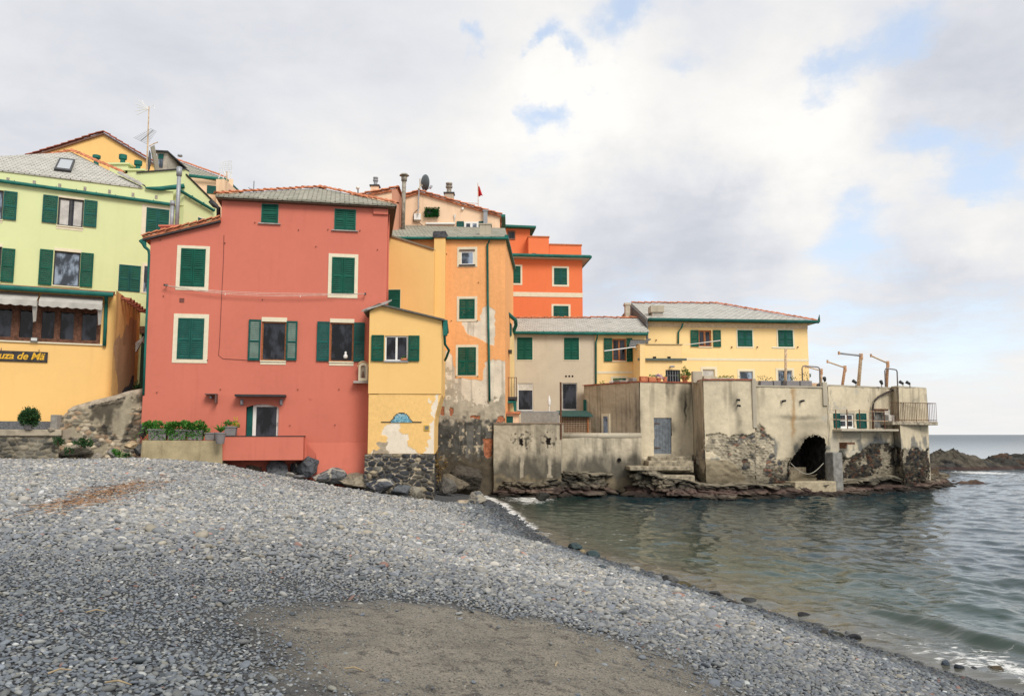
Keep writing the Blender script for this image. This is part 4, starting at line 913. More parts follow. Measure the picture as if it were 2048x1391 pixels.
part('side_wall', prism(FXS, MB(), [(.03, 1.5), (FXS.L, 1.5), (FXS.L, FXS.Z(271, 597)), (.03, FXS.Z(228, 590))], .6, d=-.05), YEL, rst)
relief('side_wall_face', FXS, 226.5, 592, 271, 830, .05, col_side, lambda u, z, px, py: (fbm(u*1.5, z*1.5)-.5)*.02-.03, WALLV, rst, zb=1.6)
# timber window strip
fr_ = MB(); d0, d1 = -.22, -.10; uz0, uz1 = hole[0][1], hole[2][1]
posts = [(-40, -30), (24.5, 35.5), (67.8, 80), (111, 117.5), (150, 161), (196, 202.5)]
for a_, b_ in posts: fr_.fbox(FX, FX.U(a_, 650), FX.U(b_, 650), uz0+.1, uz1, d0, d1+.02)
fr_.fbox(FX, FX.U(-150, 650), wr_, uz0, uz0+.10, d0, d1+.03).fbox(FX, FX.U(-150, 650), wr_, uz1-.16, uz1-.001, d0-.01, d1+.01)
wf = part('window', fr_, WOODD, rst)
for (a_, b_), (c2, d2) in zip(posts[:-1], posts[1:]):
    ua, ub = FX.U(b_, 650), FX.U(c2, 650); part('sash', frame_bars(FX, ua+.05, ub-.05, uz0+.16, uz1-.22, .05, .05, .05, .05, d0+.01, d1-.01), WOODD, wf)
    part('pane', MB().fbox(FX, ua+.05, ub-.05, uz0+.16, uz1-.22, d0+.02, d0+.03), GLASS, wf)
part('sill', MB().fbox(FX, FX.U(-150, 687), FX.U(205, 687), uz0-.06, uz0-.003, -.1, .07), CREAM, wf)
# eave, gutter, awnings
ea = [FX.P(ul, FX.Z(-100, 566)+.12, .45), FX.P(ur+.1, FX.Z(222, 583), .45)]
zz_ = FX.Z(110, 579, .45); rf = part('roof', MB().slab([FX.P(ul, zz_+.05, .5), FX.P(ur-.1, zz_+.05, .5), FX.P(ur-.1, zz_+.35, -1.2), FX.P(ul, zz_+.35, -1.2)], .10), TERRAR, rst)
part('gutter', MB().tube([FX.P(ul, FX.Z(110, 582, .5)+.02, .55), FX.P(ur-.1, FX.Z(110, 582, .5)+.0, .55)], .10, 10), GUT, rst)
mb = MB()
for k in range(7): o_ = (FXS.u*(.3+.62*k)); p_ = FXS.P(.0, FXS.Z(228, 592), .35)+o_*1.0; mb.tiles(p_+Vector((0, 0, .02)), p_-FXS.n*1.4+Vector((0, 0, .35)), .16, .4)
part('side_tiles', mb, TERRAR, rst)
mb = MB(); 
for k in range(9): mb.tiles(FX.P(ur-.45-.12*k*0, zz_-.02, .4), FX.P(ur+.9, zz_-.04, .3), .13, .3)
part('downspout', MB().tube([FX.P(*FX.uz(x, y), d_) for x, y, d_ in ((214, 590, .5), (213, 600, .3), (212.5, 612, .09), (211, 650, .09), (209, 692, .09))], .075, 8), GUT, rst, smooth=True)
def awning(xa, xb, lab):
    ua, ub = FX.U(xa, 605, .5), FX.U(xb, 605, .5); zt_, zb_ = FX.Z(110, 594, .1), FX.Z(110, 603, .7); mb = MB(); n = 36
    mb.slab([FX.P(ua, zb_, .75), FX.P(ub, zb_, .75), FX.P(ub, zt_+.12, .05), FX.P(ua, zt_+.12, .05)], .02)
    for i in range(n):
        q0, q1 = ua+(ub-ua)*i/n, ua+(ub-ua)*(i+1)/n; f = lambda q: .20+.05*abs(math.sin((q-ua)*math.pi/.34)); g = lambda q: .75+.02*math.sin((q-ua)*9)
        mb.hexa([FX.P(q0, zb_-f(q0), g(q0)+.012), FX.P(q1, zb_-f(q1), g(q1)+.012), FX.P(q1, zb_-f(q1), g(q1)), FX.P(q0, zb_-f(q0), g(q0)), FX.P(q0, zb_, .762), FX.P(q1, zb_, .762), FX.P(q1, zb_, .75), FX.P(q0, zb_, .75)])
    o_ = part('awning', mb, CANVAS, rst); mb = MB()
    for q in ((ub-.12, ub+.03),): mb.hexa([FX.P(q[0], zb_-.85, .42), FX.P(q[1]-.05, zb_-.8, .42), FX.P(q[1]-.05, zb_-.8, .36), FX.P(q[0], zb_-.85, .36), FX.P(q[0]-.05, zb_-.02, .76), FX.P(q[1], zb_-.02, .76), FX.P(q[1], zb_-.02, .5), FX.P(q[0]-.05, zb_-.02, .5)])
    part('loose_flap', mb, CANVAS, o_)
awning(-120, 75, ''); awning(79, 205, '')
u, z = FX.uz(69, 679); part('floodlight', MB().fbox(FX, u-.13, u+.13, z-.08, z+.08, .08, .16).fbox(FX, u-.02, u+.02, z-.02, z+.05, 0, .079), DKMET, rst)
part('floodlight_lens', MB().fbox(FX, u-.11, u+.11, z-.06, z+.06, .161, .167), simple('pale_lens', (.55, .55, .52), .2), rst)
# hanging board sign
s0, s1 = FX.rect(-60, 701, 95.5, 722, .05), None
sg = thing('wall_sign', 'dark wooden board with yellow script lettering on the restaurant wall', 'sign', FX.P(s0[2]-.9, s0[1], .0))
part('board', MB().fbox(FX, s0[0], s0[2], s0[1], s0[3], .01, .06), simple('black_board', (.035, .032, .034), .6, .3, 0, .5), sg, bevel=.008)
part('hanger', MB().tube([FX.P(FX.U(78, 700, .05), s0[3], .03), FX.P(FX.U(78, 700, .05), s0[3]+.1, .02)], .012, 5).tube([FX.P(FX.U(2, 700, .05), s0[3], .03), FX.P(FX.U(2, 700, .05), s0[3]+.1, .02)], .012, 5), DKMET, sg)
def text(name, body, size, pos, ang, mat, parent, shear=.28, ext=.006, off=.008):
    cu = bpy.data.curves.new(name, 'FONT'); cu.body = body; cu.size = size; cu.shear = shear; cu.extrude = ext; cu.offset = off; cu.align_x = 'RIGHT'; cu.space_character = .98
    t = bpy.data.objects.new(name, cu); C.objects.link(t); bpy.context.view_layer.update()
    me = bpy.data.meshes.new_from_object(t.evaluated_get(bpy.context.evaluated_depsgraph_get())); bpy.data.objects.remove(t)
    me.name = name; me.transform(Matrix.Translation(pos-wloc(parent)) @ Matrix.Rotation(ang, 4, 'Z') @ Matrix.Rotation(math.pi/2, 4, 'X')); me.materials.clear(); me.materials.append(mat)
    o_ = bpy.data.objects.new(name, me); C.objects.link(o_); o_.parent = parent; return o_
text('lettering', 'uza de Mä', .40, FX.P(s0[2]-.13, s0[1]+.10, .066), math.atan2(FX.u.y, FX.u.x), simple('sign_yellow', (.75, .42, .03), .6), sg)
# alley between restaurant and red house
aw = at(272, 700, 39.5)
al = thing('tarpaulin', 'grey tarpaulin hanging in the narrow alley beside the red house', 'tarpaulin', at(279, 800, 37))
part('sheet', MB().slab([at(271, 685, 36.5), at(287, 672, 36.8), at(289, 688, 36.8), at(284, 683, 36.5), at(277, 697, 36.6), at(271, 705, 36.5)], .05, Vector((0, -1, 0))), CANVAS, al)
part('pole', MB().tube([at(289, 668, 37.2), at(288, 830, 37.2)], .04, 6), DKMET, al)
aly = thing('alley_shade_panel', 'dark panel painted as the shaded alley mouth between restaurant and red house', 'shade_panel', at(280, 850, 39.2))
part('panel', MB().slab([at(268, 660, 39.2), at(296, 660, 39.2), at(292, 830, 39.2), at(266, 830, 39.2)], .1, Vector((0, -1, 0))), simple('shaded_alley_green', (.03, .05, .035), .9), aly)  # dark sheet across the alley, its shade put into the colour
part('lintel', MB().slab([at(268, 652, 39.1), at(296, 652, 39.1), at(296, 668, 39.1), at(268, 664, 39.1)], .2, Vector((0, -1, 0))), WOODD, aly)

# ------------------------------------------------------------------ promenade and old stone walls at the left
FP = Fac(-60, 30.6, 118, 31.7)
z_p = at(50, 858.5, 31.5).z
prom = MB(); P0, P1 = FP.P(-8, 0), FP.P(FP.L, 0)
part('promenade', MB().slab([Vector((P0.x, P0.y+.3, z_p-.005)), Vector((P1.x, P1.y+.3, z_p-.005)), Vector((P1.x+2.5, P1.y+8, z_p-.005)), Vector((P0.x, P0.y+8, z_p-.005))], .5), simple('pale_paving', (.36, .31, .24), .95, .1, 0, .2, 2), None)
tag(bpy.data.objects['promenade'], 'paved promenade in front of the restaurant', 'promenade', kind='structure')
rw = thing('retaining_wall', 'low dark rubble wall with a concrete ledge under the restaurant promenade', 'wall', FP.P(3, 1.8))
part('wall', prism(FP, MB(), [(-8, .5), (FP.L, .5), (FP.L, z_p-.25), (-8, z_p-.25)], .5, d=-.03), GREYC, rw)
part('ledge', MB().fbox(FP, -8, FP.L+.1, z_p-.249, z_p, -.5, .12), simple('worn_ledge', (.36, .31, .235), .95, .1, 0, .25, 3), rw, bevel=.03)
def col_prom(u, z, px, py):
    d1, g, idd = rubble(u+.12*vn(u*3, z*3), z+.1*vn(u*3, z*3, 3), .3, .16, 14); f = fbm(u*4, z*4, 0, 5, 2); n = fbm(u*.9, z*2.5, 0, 4, 55)
    pal = [(.10, .095, .08), (.16, .145, .115), (.23, .20, .15), (.07, .068, .06), (.13, .12, .10)]
    st = stone_cols(idd, g, (.24, .21, .155), pal)*(.5+f)[:, None]; pl_ = np.array([.31, .265, .19])*(.5+f)[:, None]
    return np.where((n > .56)[:, None], pl_, st)
def dis_prom(u, z, px, py):
    d1, g, idd = rubble(u+.12*vn(u*3, z*3), z+.1*vn(u*3, z*3, 3), .3, .16, 14); return sstep(g, .02, .3)*.06*(.4+idd)+(fbm(u*2, z*2, 0, 5, 4)-.5)*.22
relief('wall_face', FP, -60, 866, 118, 925, .035, col_prom, dis_prom, ROCKV, rw, zb=.9)
FSW = Fac(108, 32.0, 287, 33.9)
stw = thing('stair_wall', 'old stone parapet wall rising in a curve towards the red house corner', 'wall', FSW.P(2.5, 1.9))
swpx = [(104, 925), (104, 880), (112, 858), (122, 836), (136, 824), (150, 819), (190, 808), (230, 799), (262, 789), (290, 784), (290, 925)]
ol = [FSW.uz(*p_) for p_ in swpx]; part('wall', prism(FSW, MB(), ol, .45, d=-.04), GREYC, stw)
def col_sw(u, z, px, py):
    d1, g, idd = rubble(u+.15*vn(u*3, z*3), z+.12*vn(u*3, z*3, 3), .26, .15, 24); f = fbm(u*4, z*4, 0, 5, 12); n = fbm(u*1.3, z*1.3, 0, 5, 65)+.05; n2 = fbm(u*2.2, z*1.2, 5, 5, 75)
    pal = [(.20, .175, .13), (.36, .30, .21), (.50, .42, .31), (.11, .10, .085), (.40, .28, .18)]
    st = stone_cols(idd, g, (.30, .26, .19), pal, .10)*(.55+.9*f)[:, None]; pl_ = np.array([.33, .285, .205])*(.55+.9*f)[:, None]
    c = np.where(((n+(px < 135)*.12+(px > 262)*.15+(py > 875)*.10) > .56)[:, None], st, pl_); dk = sstep(n2, .50, .60)*(py < 880); return c*(1-.68*dk)[:, None]
def dis_sw(u, z, px, py):
    d1, g, idd = rubble(u+.15*vn(u*3, z*3), z+.12*vn(u*3, z*3, 3), .26, .15, 24); n = fbm(u*1.3, z*1.3, 0, 5, 65)+.05; m_ = (n+(px < 135)*.12+(px > 262)*.15+(py > 875)*.10) > .56
    return m_*sstep(g, .02, .3)*.05*(.4+idd)+(fbm(u*1.5, z*1.5, 0, 5, 4)-.5)*.16
relief('wall_face', FSW, 104, 782, 290, 925, .035, col_sw, dis_sw, ROCKV, stw, keep=lambda x, y: inpoly(x, y, swpx), zb=1.0)
part('coping', MB().tube([FSW.P(*FSW.uz(x, y), -.18) for x, y in ((138, 824), (150, 819.5), (190, 808.5), (230, 799.5), (262, 789.5), (289, 784.5))], [.1, .17, .19, .2, .2, .2], 10), simple('worn_coping', (.37, .31, .235), .95, .1, 0, .3, 4), stw, smooth=True)
pp = at(108, 862, 31.9); po = part('stone_post', MB().box((pp.x-.12, pp.y-.1, z_p-.02), (pp.x+.14, pp.y+.3, at(108, 829, 31.9).z)), simple('grey_post', (.30, .28, .25)), None, bevel=.02)
tag(po, 'short grey stone post at the end of the restaurant baseboard', 'post')
# plinth under the planters
FPL = Fac(281, 32.3, 446, 33.0)
pln = thing('plinth_wall', 'low roughcast plinth wall carrying the planters by the red house', 'wall', FPL.P(1.5, 1.9))
ol = [FPL.uz(x, y) for x, y in ((279, 930), (446, 930), (444, 881), (284, 880))]; ol[0] = (ol[0][0], 1.2); ol[1] = (ol[1][0], 1.2)
part('wall', prism(FPL, MB(), ol, 1.1), ROUGHCAST, pln, bevel=.05)
zpl = FPL.Z(360, 880)
# ------------------------------------------------------------------ pale peach house behind the tower
FK = Fac(806, 47.2, 1002, 47.4)
pk = house('peach_gable_house', 'pale peach gabled house with a plastic green wall box behind the tower', 'house', FK, 0)
part('wall', prism(FK, MB(), chain(FK, [(800, 396), (838, 386), (1000, 434)], 8), 7), PALEPEACH, pk)
tp = [FK.P(*FK.uz(x, y), .15) for x, y in ((799, 395), (838, 383.5), (1004, 431.5))]
mb = MB()
for q0, q1 in ((tp[0], tp[1]), (tp[1], tp[2])): mb.slab([q0, q1, q1-FK.n*7.4, q0-FK.n*7.4], .12)
rf = part('roof', mb, TERRA, pk); part('ridge_tiles', MB().tiles(tp[0]+Vector((0, 0, .02)), tp[1]+Vector((0, 0, .02)), .11, .45).tiles(tp[2]+Vector((0, 0, .02)), tp[1]+Vector((0, 0, .02)), .11, .45), TERRA, rf)
part('gutter', MB().slab([tp[2]+Vector((-.05, -.1, .02)), tp[2]+Vector((.2, -.1, .02)), tp[2]+Vector((.2, 7, .0)), tp[2]+Vector((-.05, 7, 0))], .14), GUT, pk)
opened(FK, pk, 928.5, 444, 957, 466, WHITE, 1, (0, 0, 0, 0), left=(913.5, 443, 927.5, 464.5), right=(957.5, 443, 967, 464.5), mat=SHT, rec=.02, fw=.11, gm=GLASSB, sill=False)
part('conduit', MB().tube([FK.P(*FK.uz(x, y), .08) for x, y in ((909.5, 430), (909.5, 448), (852, 448))], .07, 8), WHITE, pk)
u0, z0, u1, z1 = FK.rect(828.5, 429, 842, 441); part('meter_box', MB().fbox(FK, u0, u1, z0, z1, .01, .22), WHITE, pk)
part('cable', MB().tube([FK.P(*FK.uz(x, y), .1) for x, y in ((838, 388), (838, 418), (828, 427), (827, 444), (838, 446), (850, 456), (880, 462))], .022, 5), DKMET, pk)
u0, z0, u1, z1 = FK.rect(967, 425, 975, 450); part('flue', MB().fbox(FK, u0, u1, z0, z1, .01, .3).fbox(FK, u0-.05, u1+.05, z1+.001, z1+.08, .0, .34), GREY, pk)
part('wall_lamp', MB().fbox(FK, *[FK.rect(923.5, 416, 927.5, 420)[k] for k in (0, 2, 1, 3)], .01, .15), WHITE, pk)
u0, z0, u1, z1 = FK.rect(849, 417, 879, 436); gw = thing('green_wall_box', 'rectangle of artificial green leaves fixed on the pale peach wall', 'wall plant', FK.P((u0+u1)/2, z0, 0))
part('backing', MB().fbox(FK, u0+.05, u1-.05, z0+.05, z1-.05, .01, .15), DKMET, gw)
mb = MB(); rr = random.Random(5)
for _ in range(900):
    a_, b_ = rr.uniform(u0, u1), rr.uniform(z0, z1)
    if abs(a_-(u0+.3)) < .14 and abs(b_-(z0+z1)/2) < .08: continue
    p_ = FK.P(a_, b_, .16+rr.uniform(0, .08)); d_ = Vector((rr.gauss(0, .7), -1, rr.gauss(.1, .7))).normalized(); s_ = d_.cross(Vector((rr.gauss(0, 1), rr.gauss(0, 1), rr.gauss(0, 1)))).normalized(); l_ = rr.uniform(.05, .11)
    mb.face([p_, p_+d_*l_*.5+s_*.03, p_+d_*l_, p_+d_*l_*.5-s_*.03])
part('foliage', mb, PLASTICG, gw)
# left volume of it
FK2 = Fac(690, 45.4, 794, 45.6); FK3 = Fac(794, 45.6, 804, 47.4)
pk2 = house('pale_side_house', 'narrow pale peach house end with a tiled slope right behind the red roof', 'house', FK2, 0)
part('wall', prism(FK2, MB(), [(0, 8), (FK2.L, 8), FK2.uz(794, 379), FK2.uz(700, 396)], 3.0), PALEPEACH, pk2)
part('side_wall', prism(FK3, MB(), [(.01, 8), (FK3.L, 8), FK3.uz(804, 398), FK3.uz(794, 379)], .3), PINK, pk2)
tp = [FK2.P(*FK2.uz(x, y), .12) for x, y in ((698, 395.5), (795, 377))]
rf = part('roof', MB().slab([tp[0], tp[1], tp[1]-FK2.n*3.4, tp[0]-FK2.n*3.4], .12).slab([tp[1], at(806, 400, 47.3), at(806, 400, 49), tp[1]-FK2.n*3.4], .1), TERRA, pk2)
part('ridge_tiles', MB().tiles(tp[0]+Vector((0, 0, .02)), tp[1]+Vector((0, 0, .02)), .12, .45).tiles(tp[1]+Vector((0, 0, .02)), at(806, 399, 47.3)+Vector((0, 0, .02)), .12, .45), TERRA, rf)
def chimney(name, parent, x0, yb, x1, yt, Y, mat, fl=None, cap=.06):
    a_, b_ = at(x0, yb, Y), at(x1, yt, Y); w_ = (b_.x-a_.x)*.45
    o_ = part(name, MB().box((a_.x, Y-w_, a_.z-1.2), (b_.x, Y+w_, b_.z)), mat, parent)
    part('cap', MB().box((a_.x-cap, Y-w_-cap, b_.z+.001), (b_.x+cap, Y+w_+cap, b_.z+.08)), DKMET, o_)
    if fl:
        xc, yt2, r_ = fl; zt_ = at(xc, yt2, Y).z; c_ = at(xc, yt, Y); h = zt_-b_.z
        part('flue', MB().lathe((c_.x, Y, b_.z+.08), [(r_, 0), (r_, h*.45), (r_*1.45, h*.5), (r_*1.45, h*.66), (r_*.9, h*.68), (r_*.9, h*.78), (r_*1.4, h*.8), (r_*1.4, h*.92)], 12), TIN if r_ > .12 else GREY, o_)
    return o_
chimney('chimney', pk2, 742, 392, 758, 374, 47, PALEPEACH, (751, 356, .11)); chimney('chimney', pk, 889.5, 404, 907.5, 389, 49.5, GREYC, (898, 367, .15))
p_ = at(716, 395, 45.9); gl = thing('globe_lamp', 'round white globe lamp on a short post over the red roof edge', 'lamp', p_)
part('post', MB().tube([p_-Vector((0, 0, .3)), at(716, 379, 45.9)], .035, 8), DKMET, gl); c_ = at(715.5, 375.5, 45.9)
part('globe', MB().lathe(c_-Vector((0, 0, .11)), [(.01, 0), (.07, .02), (.105, .07), (.115, .11), (.105, .15), (.07, .2), (.01, .22)], 14), simple('globe_white', (.7, .68, .62), .3, .5, 0, .05), gl, smooth=True)
p_ = at(806, 452, 45.8); fp_ = thing('stove_pipe', 'tall weathered stove pipe with a flat cap by the pale peach wall', 'chimney pipe', p_)
a_, b_ = at(805.5, 452, 45.2), at(808.5, 352, 45.2)
part('pipe', MB().tube([a_-Vector((0, 0, .5)), b_], .12, 12).tube([a_+(b_-a_)*.9, a_+(b_-a_)*.98], .17, 12), TIN, fp_, smooth=True); part('cap', MB().tube([b_+Vector((0, 0, .02)), b_+Vector((0, 0, .12))], [.29, .2], 12), TIN, fp_)
p_ = at(838, 392, 47); ds_ = thing('satellite_dish', 'dark grey satellite dish on a pole above the pale peach gable', 'satellite dish', p_)
part('pole', MB().tube([at(836, 430, 46.9), at(838, 380, 46.9)], .035, 8), GALV, ds_)
R_ = .50; dish = part('dish', MB().lathe(p_, [(.02, .0), (R_*.4, .03), (R_*.7, .09), (R_, .19), (R_, .215), (R_*.7, .12), (R_*.4, .06), (.02, .03)], 32), simple('dish_grey', (.085, .10, .105), .5, .4, 0, .06), ds_, smooth=True)
dish.rotation_euler = Vector((.80, .58, .12)).to_track_quat('Z', 'Y').to_euler(); dish.location = at(844.5, 365, 47.2)-p_
part('bracket', MB().tube([at(838, 378, 46.9), at(841, 368, 46.95), at(843, 372, 47)], .09, 6).tube([at(840, 357, 46.9), at(840, 376, 46.9)], .04, 6), simple('bracket_cream', (.55, .48, .38)), ds_)
part('feed_arm', MB().tube([at(846, 381, 47), at(857, 377, 47.8), at(862, 374, 48)], .03, 6).tube([at(860, 376, 48), at(863, 372, 48.1)], .08, 8), GALV, ds_)
p_ = at(957, 417, 50); fg = thing('flag', 'small red flag on a thin pole above the tiled gable', 'flag', p_)
part('pole', MB().tube([p_-Vector((0, 0, .6)), at(955.7, 366, 50)], .025, 6).tube([at(957, 407, 50), at(921, 405, 50)], .02, 5), RUSTP, fg)
mb = MB(); N_ = 8
ga_, gb_, gc_, gd_ = at(956, 371, 50), at(956.5, 392, 50), at(965.5, 391.5, 50.3), at(959.5, 374, 50.2)
for i_ in range(N_):
    for q in (0,):
        f0, f1 = i_/N_, (i_+1)/N_; w0, w1 = Vector((0, .12*math.sin(f0*7), 0)), Vector((0, .12*math.sin(f1*7), 0))
        mb.slab([gb_.lerp(gc_, f0)+w0, gb_.lerp(gc_, f1)+w1, ga_.lerp(gd_, f1)+w1, ga_.lerp(gd_, f0)+w0], .012, Vector((0, -1, 0)))
part('cloth', mb, simple('red_cloth', (.62, .03, .04), .8, .2, 0, .1), fg, smooth=True)

# ------------------------------------------------------------------ orange house
FO = Fac(985, 55.0, 1165.5, 55.6)
orn = house('orange_house', 'vivid orange house with a stepped flat roof and a cream band', 'house', FO, 0)
zo = FO.Z(1090, 519); part('wall', prism(FO, MB(), [(-1, 6), (FO.U(1165, 580), 6), (FO.U(1165, 580), zo), (-1, zo)], 9), ORANGE, orn)
part('cornice', MB().slab([FO.P(-1, zo+.16, .55), FO.P(FO.L+.5, zo+.16, .55), FO.P(FO.L+.5, zo+.16, -9.3), FO.P(-1, zo+.16, -9.3)], .15), simple('cornice_cream', (.52, .45, .33)), orn)
part('gutter', MB().tube([FO.P(-1, zo+.17, .58), FO.P(FO.L+.55, zo+.15, .58)], .11, 10).tube([FO.P(FO.L+.58, zo+.15, .5), FO.P(FO.L+.58, zo+.15, -9)], .11, 10), GUT, orn)
part('band', MB().fbox(FO, -1, FO.U(1165, 590)+.015, FO.Z(1090, 593.5), FO.Z(1090, 584.5), .002, .03), CREAM, orn)
closed(FO, orn, 1014.5, 532, 1041, 566, (3, 3, 3.5, 3.5), mat=SH); closed(FO, orn, 1108, 536, 1134, 569, (4, 3.5, 4, 4), mat=SHT, slatm=SH); closed(FO, orn, 1107, 611.5, 1137, 640, (4, 3.5, 4, 4), mat=SHT, slatm=SH)
def blk(name, F, x0, y0, x1, y1, d0, d1, mat, parent, zb=None):
    u0_, z0_, u1_, z1_ = F.rect(x0, y0, x1, y1, d1); return part(name, MB().fbox(F, u0_, u1_, z0_ if zb is None else zb, z1_, d0, d1), mat, parent)
ph = blk('penthouse', FO, 985, 457, 1060, 525, -6, -1.5, ORANGE, orn); u0, z0, u1, z1 = FO.rect(990, 450.5, 1071.5, 457, -1.2)
part('cornice', MB().slab([FO.P(u0, z1, -1.0), FO.P(u1, z1-.05, -1.0), FO.P(u1, z1-.05, -6.5), FO.P(u0, z1, -6.5)], .14), GUT, ph)
u0, z0, u1, z1 = FO.rect(1016.5, 464, 1029, 477, -1.5); o_ = part('window', frame_bars(FO, u0, u1, z0, z1, .05, .05, .1, .08, -1.49, -1.44), simple('brown_frame', (.2, .09, .05)), orn); part('pane', MB().fbox(FO, u0, u1, z0, z1, -1.495, -1.48), GLASS, o_)
mb = MB()
for k in range(1, 4): mb.fbox(FO, u0+(u1-u0)*k/4-.012, u0+(u1-u0)*k/4+.012, z0, z1, -1.47, -1.45)
part('grille', mb, DKMET, o_)
bx_ = blk('roof_box', FO, 1057, 474, 1098, 522, -3.5, -.6, ORANGE, orn); u0, z0, u1, z1 = FO.rect(1056, 472, 1099, 474.5, -.6); part('coping', MB().fbox(FO, u0, u1, z0, z1, -3.6, -.55), simple('orange_coping', (.45, .14, .05)), bx_)
u0, z0, u1, z1 = FO.rect(1064, 507, 1072, 509.5, -.6); part('vent', MB().fbox(FO, u0, u1, z0, z1, -.6, -.5), DKMET, bx_)
pr_ = blk('parapet', FO, 1098.5, 490, 1163, 522, -1.2, -.8, ORANGE, orn); u0, z0, u1, z1 = FO.rect(1098.5, 488, 1164, 490.5, -.8); part('coping', MB().fbox(FO, u0, u1, z0, z1, -1.3, -.75), simple('orange_coping_b', (.45, .14, .05)), pr_)

# ------------------------------------------------------------------ beige house and long yellow house
FE = Fac(1022, 47.0, 1300, 47.0)
be = house('beige_house', 'plain beige roughcast house with a pale slate roof and two green shuttered windows', 'house', FE, 0)
ub = FE.U(1190, 720); ze = FE.Z(1100, 666)
hb = [rhole(FE, 1035.5, 766, 1066.5, 820.5), rhole(FE, 1124, 765.5, 1154.5, 819.5)]
part('wall', prism(FE, MB(), [(FE.U(1027, 720), 0), (ub, 0), (ub, ze), (FE.U(1027, 720), ze)], 7, hb, .15), [BEIGE, DARK], be)
closed(FE, be, 1034, 674.5, 1065, 719, (1.2, .5, 1.2, 2), mat=SH); closed(FE, be, 1128, 675, 1158, 719, (1.2, .5, 1.2, 2), mat=SH)
o_ = opened(FE, be, 1035.5, 766, 1066.5, 820.5, WHITE, 0, gm=GLASSB if False else GLASS, rec=.13, fw=.05, tm=LEADM); u0, z0, u1, z1 = FE.rect(1036, 766, 1066, 780); part('roller_blind', MB().fbox(FE, u0+.02, u1-.02, z0, z1-.02, -.09, -.05), simple('cream_blind', (.62, .58, .5)), o_)
opened(FE, be, 1124, 765.5, 1154.5, 819.5, LEADM, 0, rec=.13, fw=.06, tm=LEADM)
mb = MB()
for x in (1132, 1138.5, 1145): u, z = FE.uz(x, 752); part('vent_hole', MB().tube([FE.P(u, z, .001), FE.P(u, z, .01)], .06, 10), DARK, be)
gutter(FE, be, 1026, 665, 1296, 667.5, .3, .09)
zr_ = at(1150, 636, 51.5).z
rf = part('roof', MB().slab([FE.P(FE.U(1026, 666), ze+.08, .32), FE.P(FE.U(1297, 668), ze+.08, .32), FE.P(FE.U(1297, 668)+.1, zr_, -4.5), FE.P(FE.U(1026, 666)-.1, zr_, -4.5)], .10), SLATE, be)
part('ridge_tiles', MB().tiles(FE.P(FE.U(1026, 666)-.1, zr_+.02, -4.5), FE.P(FE.U(1297, 668), zr_+.02, -4.5), .11, .42), TERRA, rf)
part('downspout', MB().tube([FE.P(*FE.uz(x, y), dd_) for x, y, dd_ in ((1194, 669, .3), (1193.5, 676, .25), (1191.5, 684, .09), (1191.5, 790, .09))], .055, 8), GUT, be, smooth=True)
# narrow left end with balcony
FE2 = Fac(1010, 44.4, 1029, 46.9)
en = part('side_wall', prism(FE2, MB(), [(0, 0), (FE2.L, 0), (FE2.L, FE2.Z(1029, 662)), (0, FE2.Z(1010, 640))], .3), YELP, be)
part('eave', MB().tube([at(1010, 622, 44.2), at(1031, 640, 45.8), at(1032, 650, 46.2), at(1027, 663, 46.5)], .11, 8), GUT, be)
part('window', MB().slab([at(1017.5, 642, 45.1), at(1023, 648, 45.8), at(1023, 672, 45.8), at(1017.5, 668, 45.1)], .06, Vector((-.3, -1, 0)).normalized()), SHT, be)
part('balcony_door', MB().slab([at(1011.5, 712, 44.2), at(1017, 712, 44.9), at(1017, 790, 44.9), at(1011.5, 790, 44.2)], .05, Vector((-.3, -1, 0)).normalized()), SHT, be)
zb_ = at(1022, 794, 44.3).z; x0_, x1_ = at(1011, 794, 44.3).x, at(1034.5, 794, 44.3).x
bb = part('balcony_slab', MB().box((x0_-.3, 43.7, zb_-.16), (x1_, 46.6, zb_)), DKMET, be)
mb = MB(); zt_ = zb_+1.05
for k in range(15): y_ = 43.75+k*.2; mb.tube([(x1_-.04, y_, zb_), (x1_-.04, y_, zt_)], .012, 5)
for k in range(4): x_ = x0_+(x1_-x0_)*k/4; mb.tube([(x_, 43.74, zb_), (x_, 43.74, zt_)], .012, 5)
mb.tube([(x0_-.2, 43.74, zt_), (x1_-.04, 43.74, zt_), (x1_-.04, 46.6, zt_)], .02, 6); part('balcony_rail', mb, RUSTY, bb)
part('door_hood', MB().box((x0_-.1, 43.9, at(1020, 704, 44).z), (at(1024, 700, 44).x, 45, at(1020, 699.5, 44).z)), DKMET, be)
part('awning', MB().slab([at(1012, 804, 43.4), at(1033, 804, 43.4), at(1030, 797, 44.3), at(1012, 797, 44.3)], .05).slab([at(1026, 804, 43.4), at(1033, 804, 43.4), at(1033, 822, 43.4), at(1028, 822, 43.4)], .05, Vector((0, -1, 0))), GUT, be)

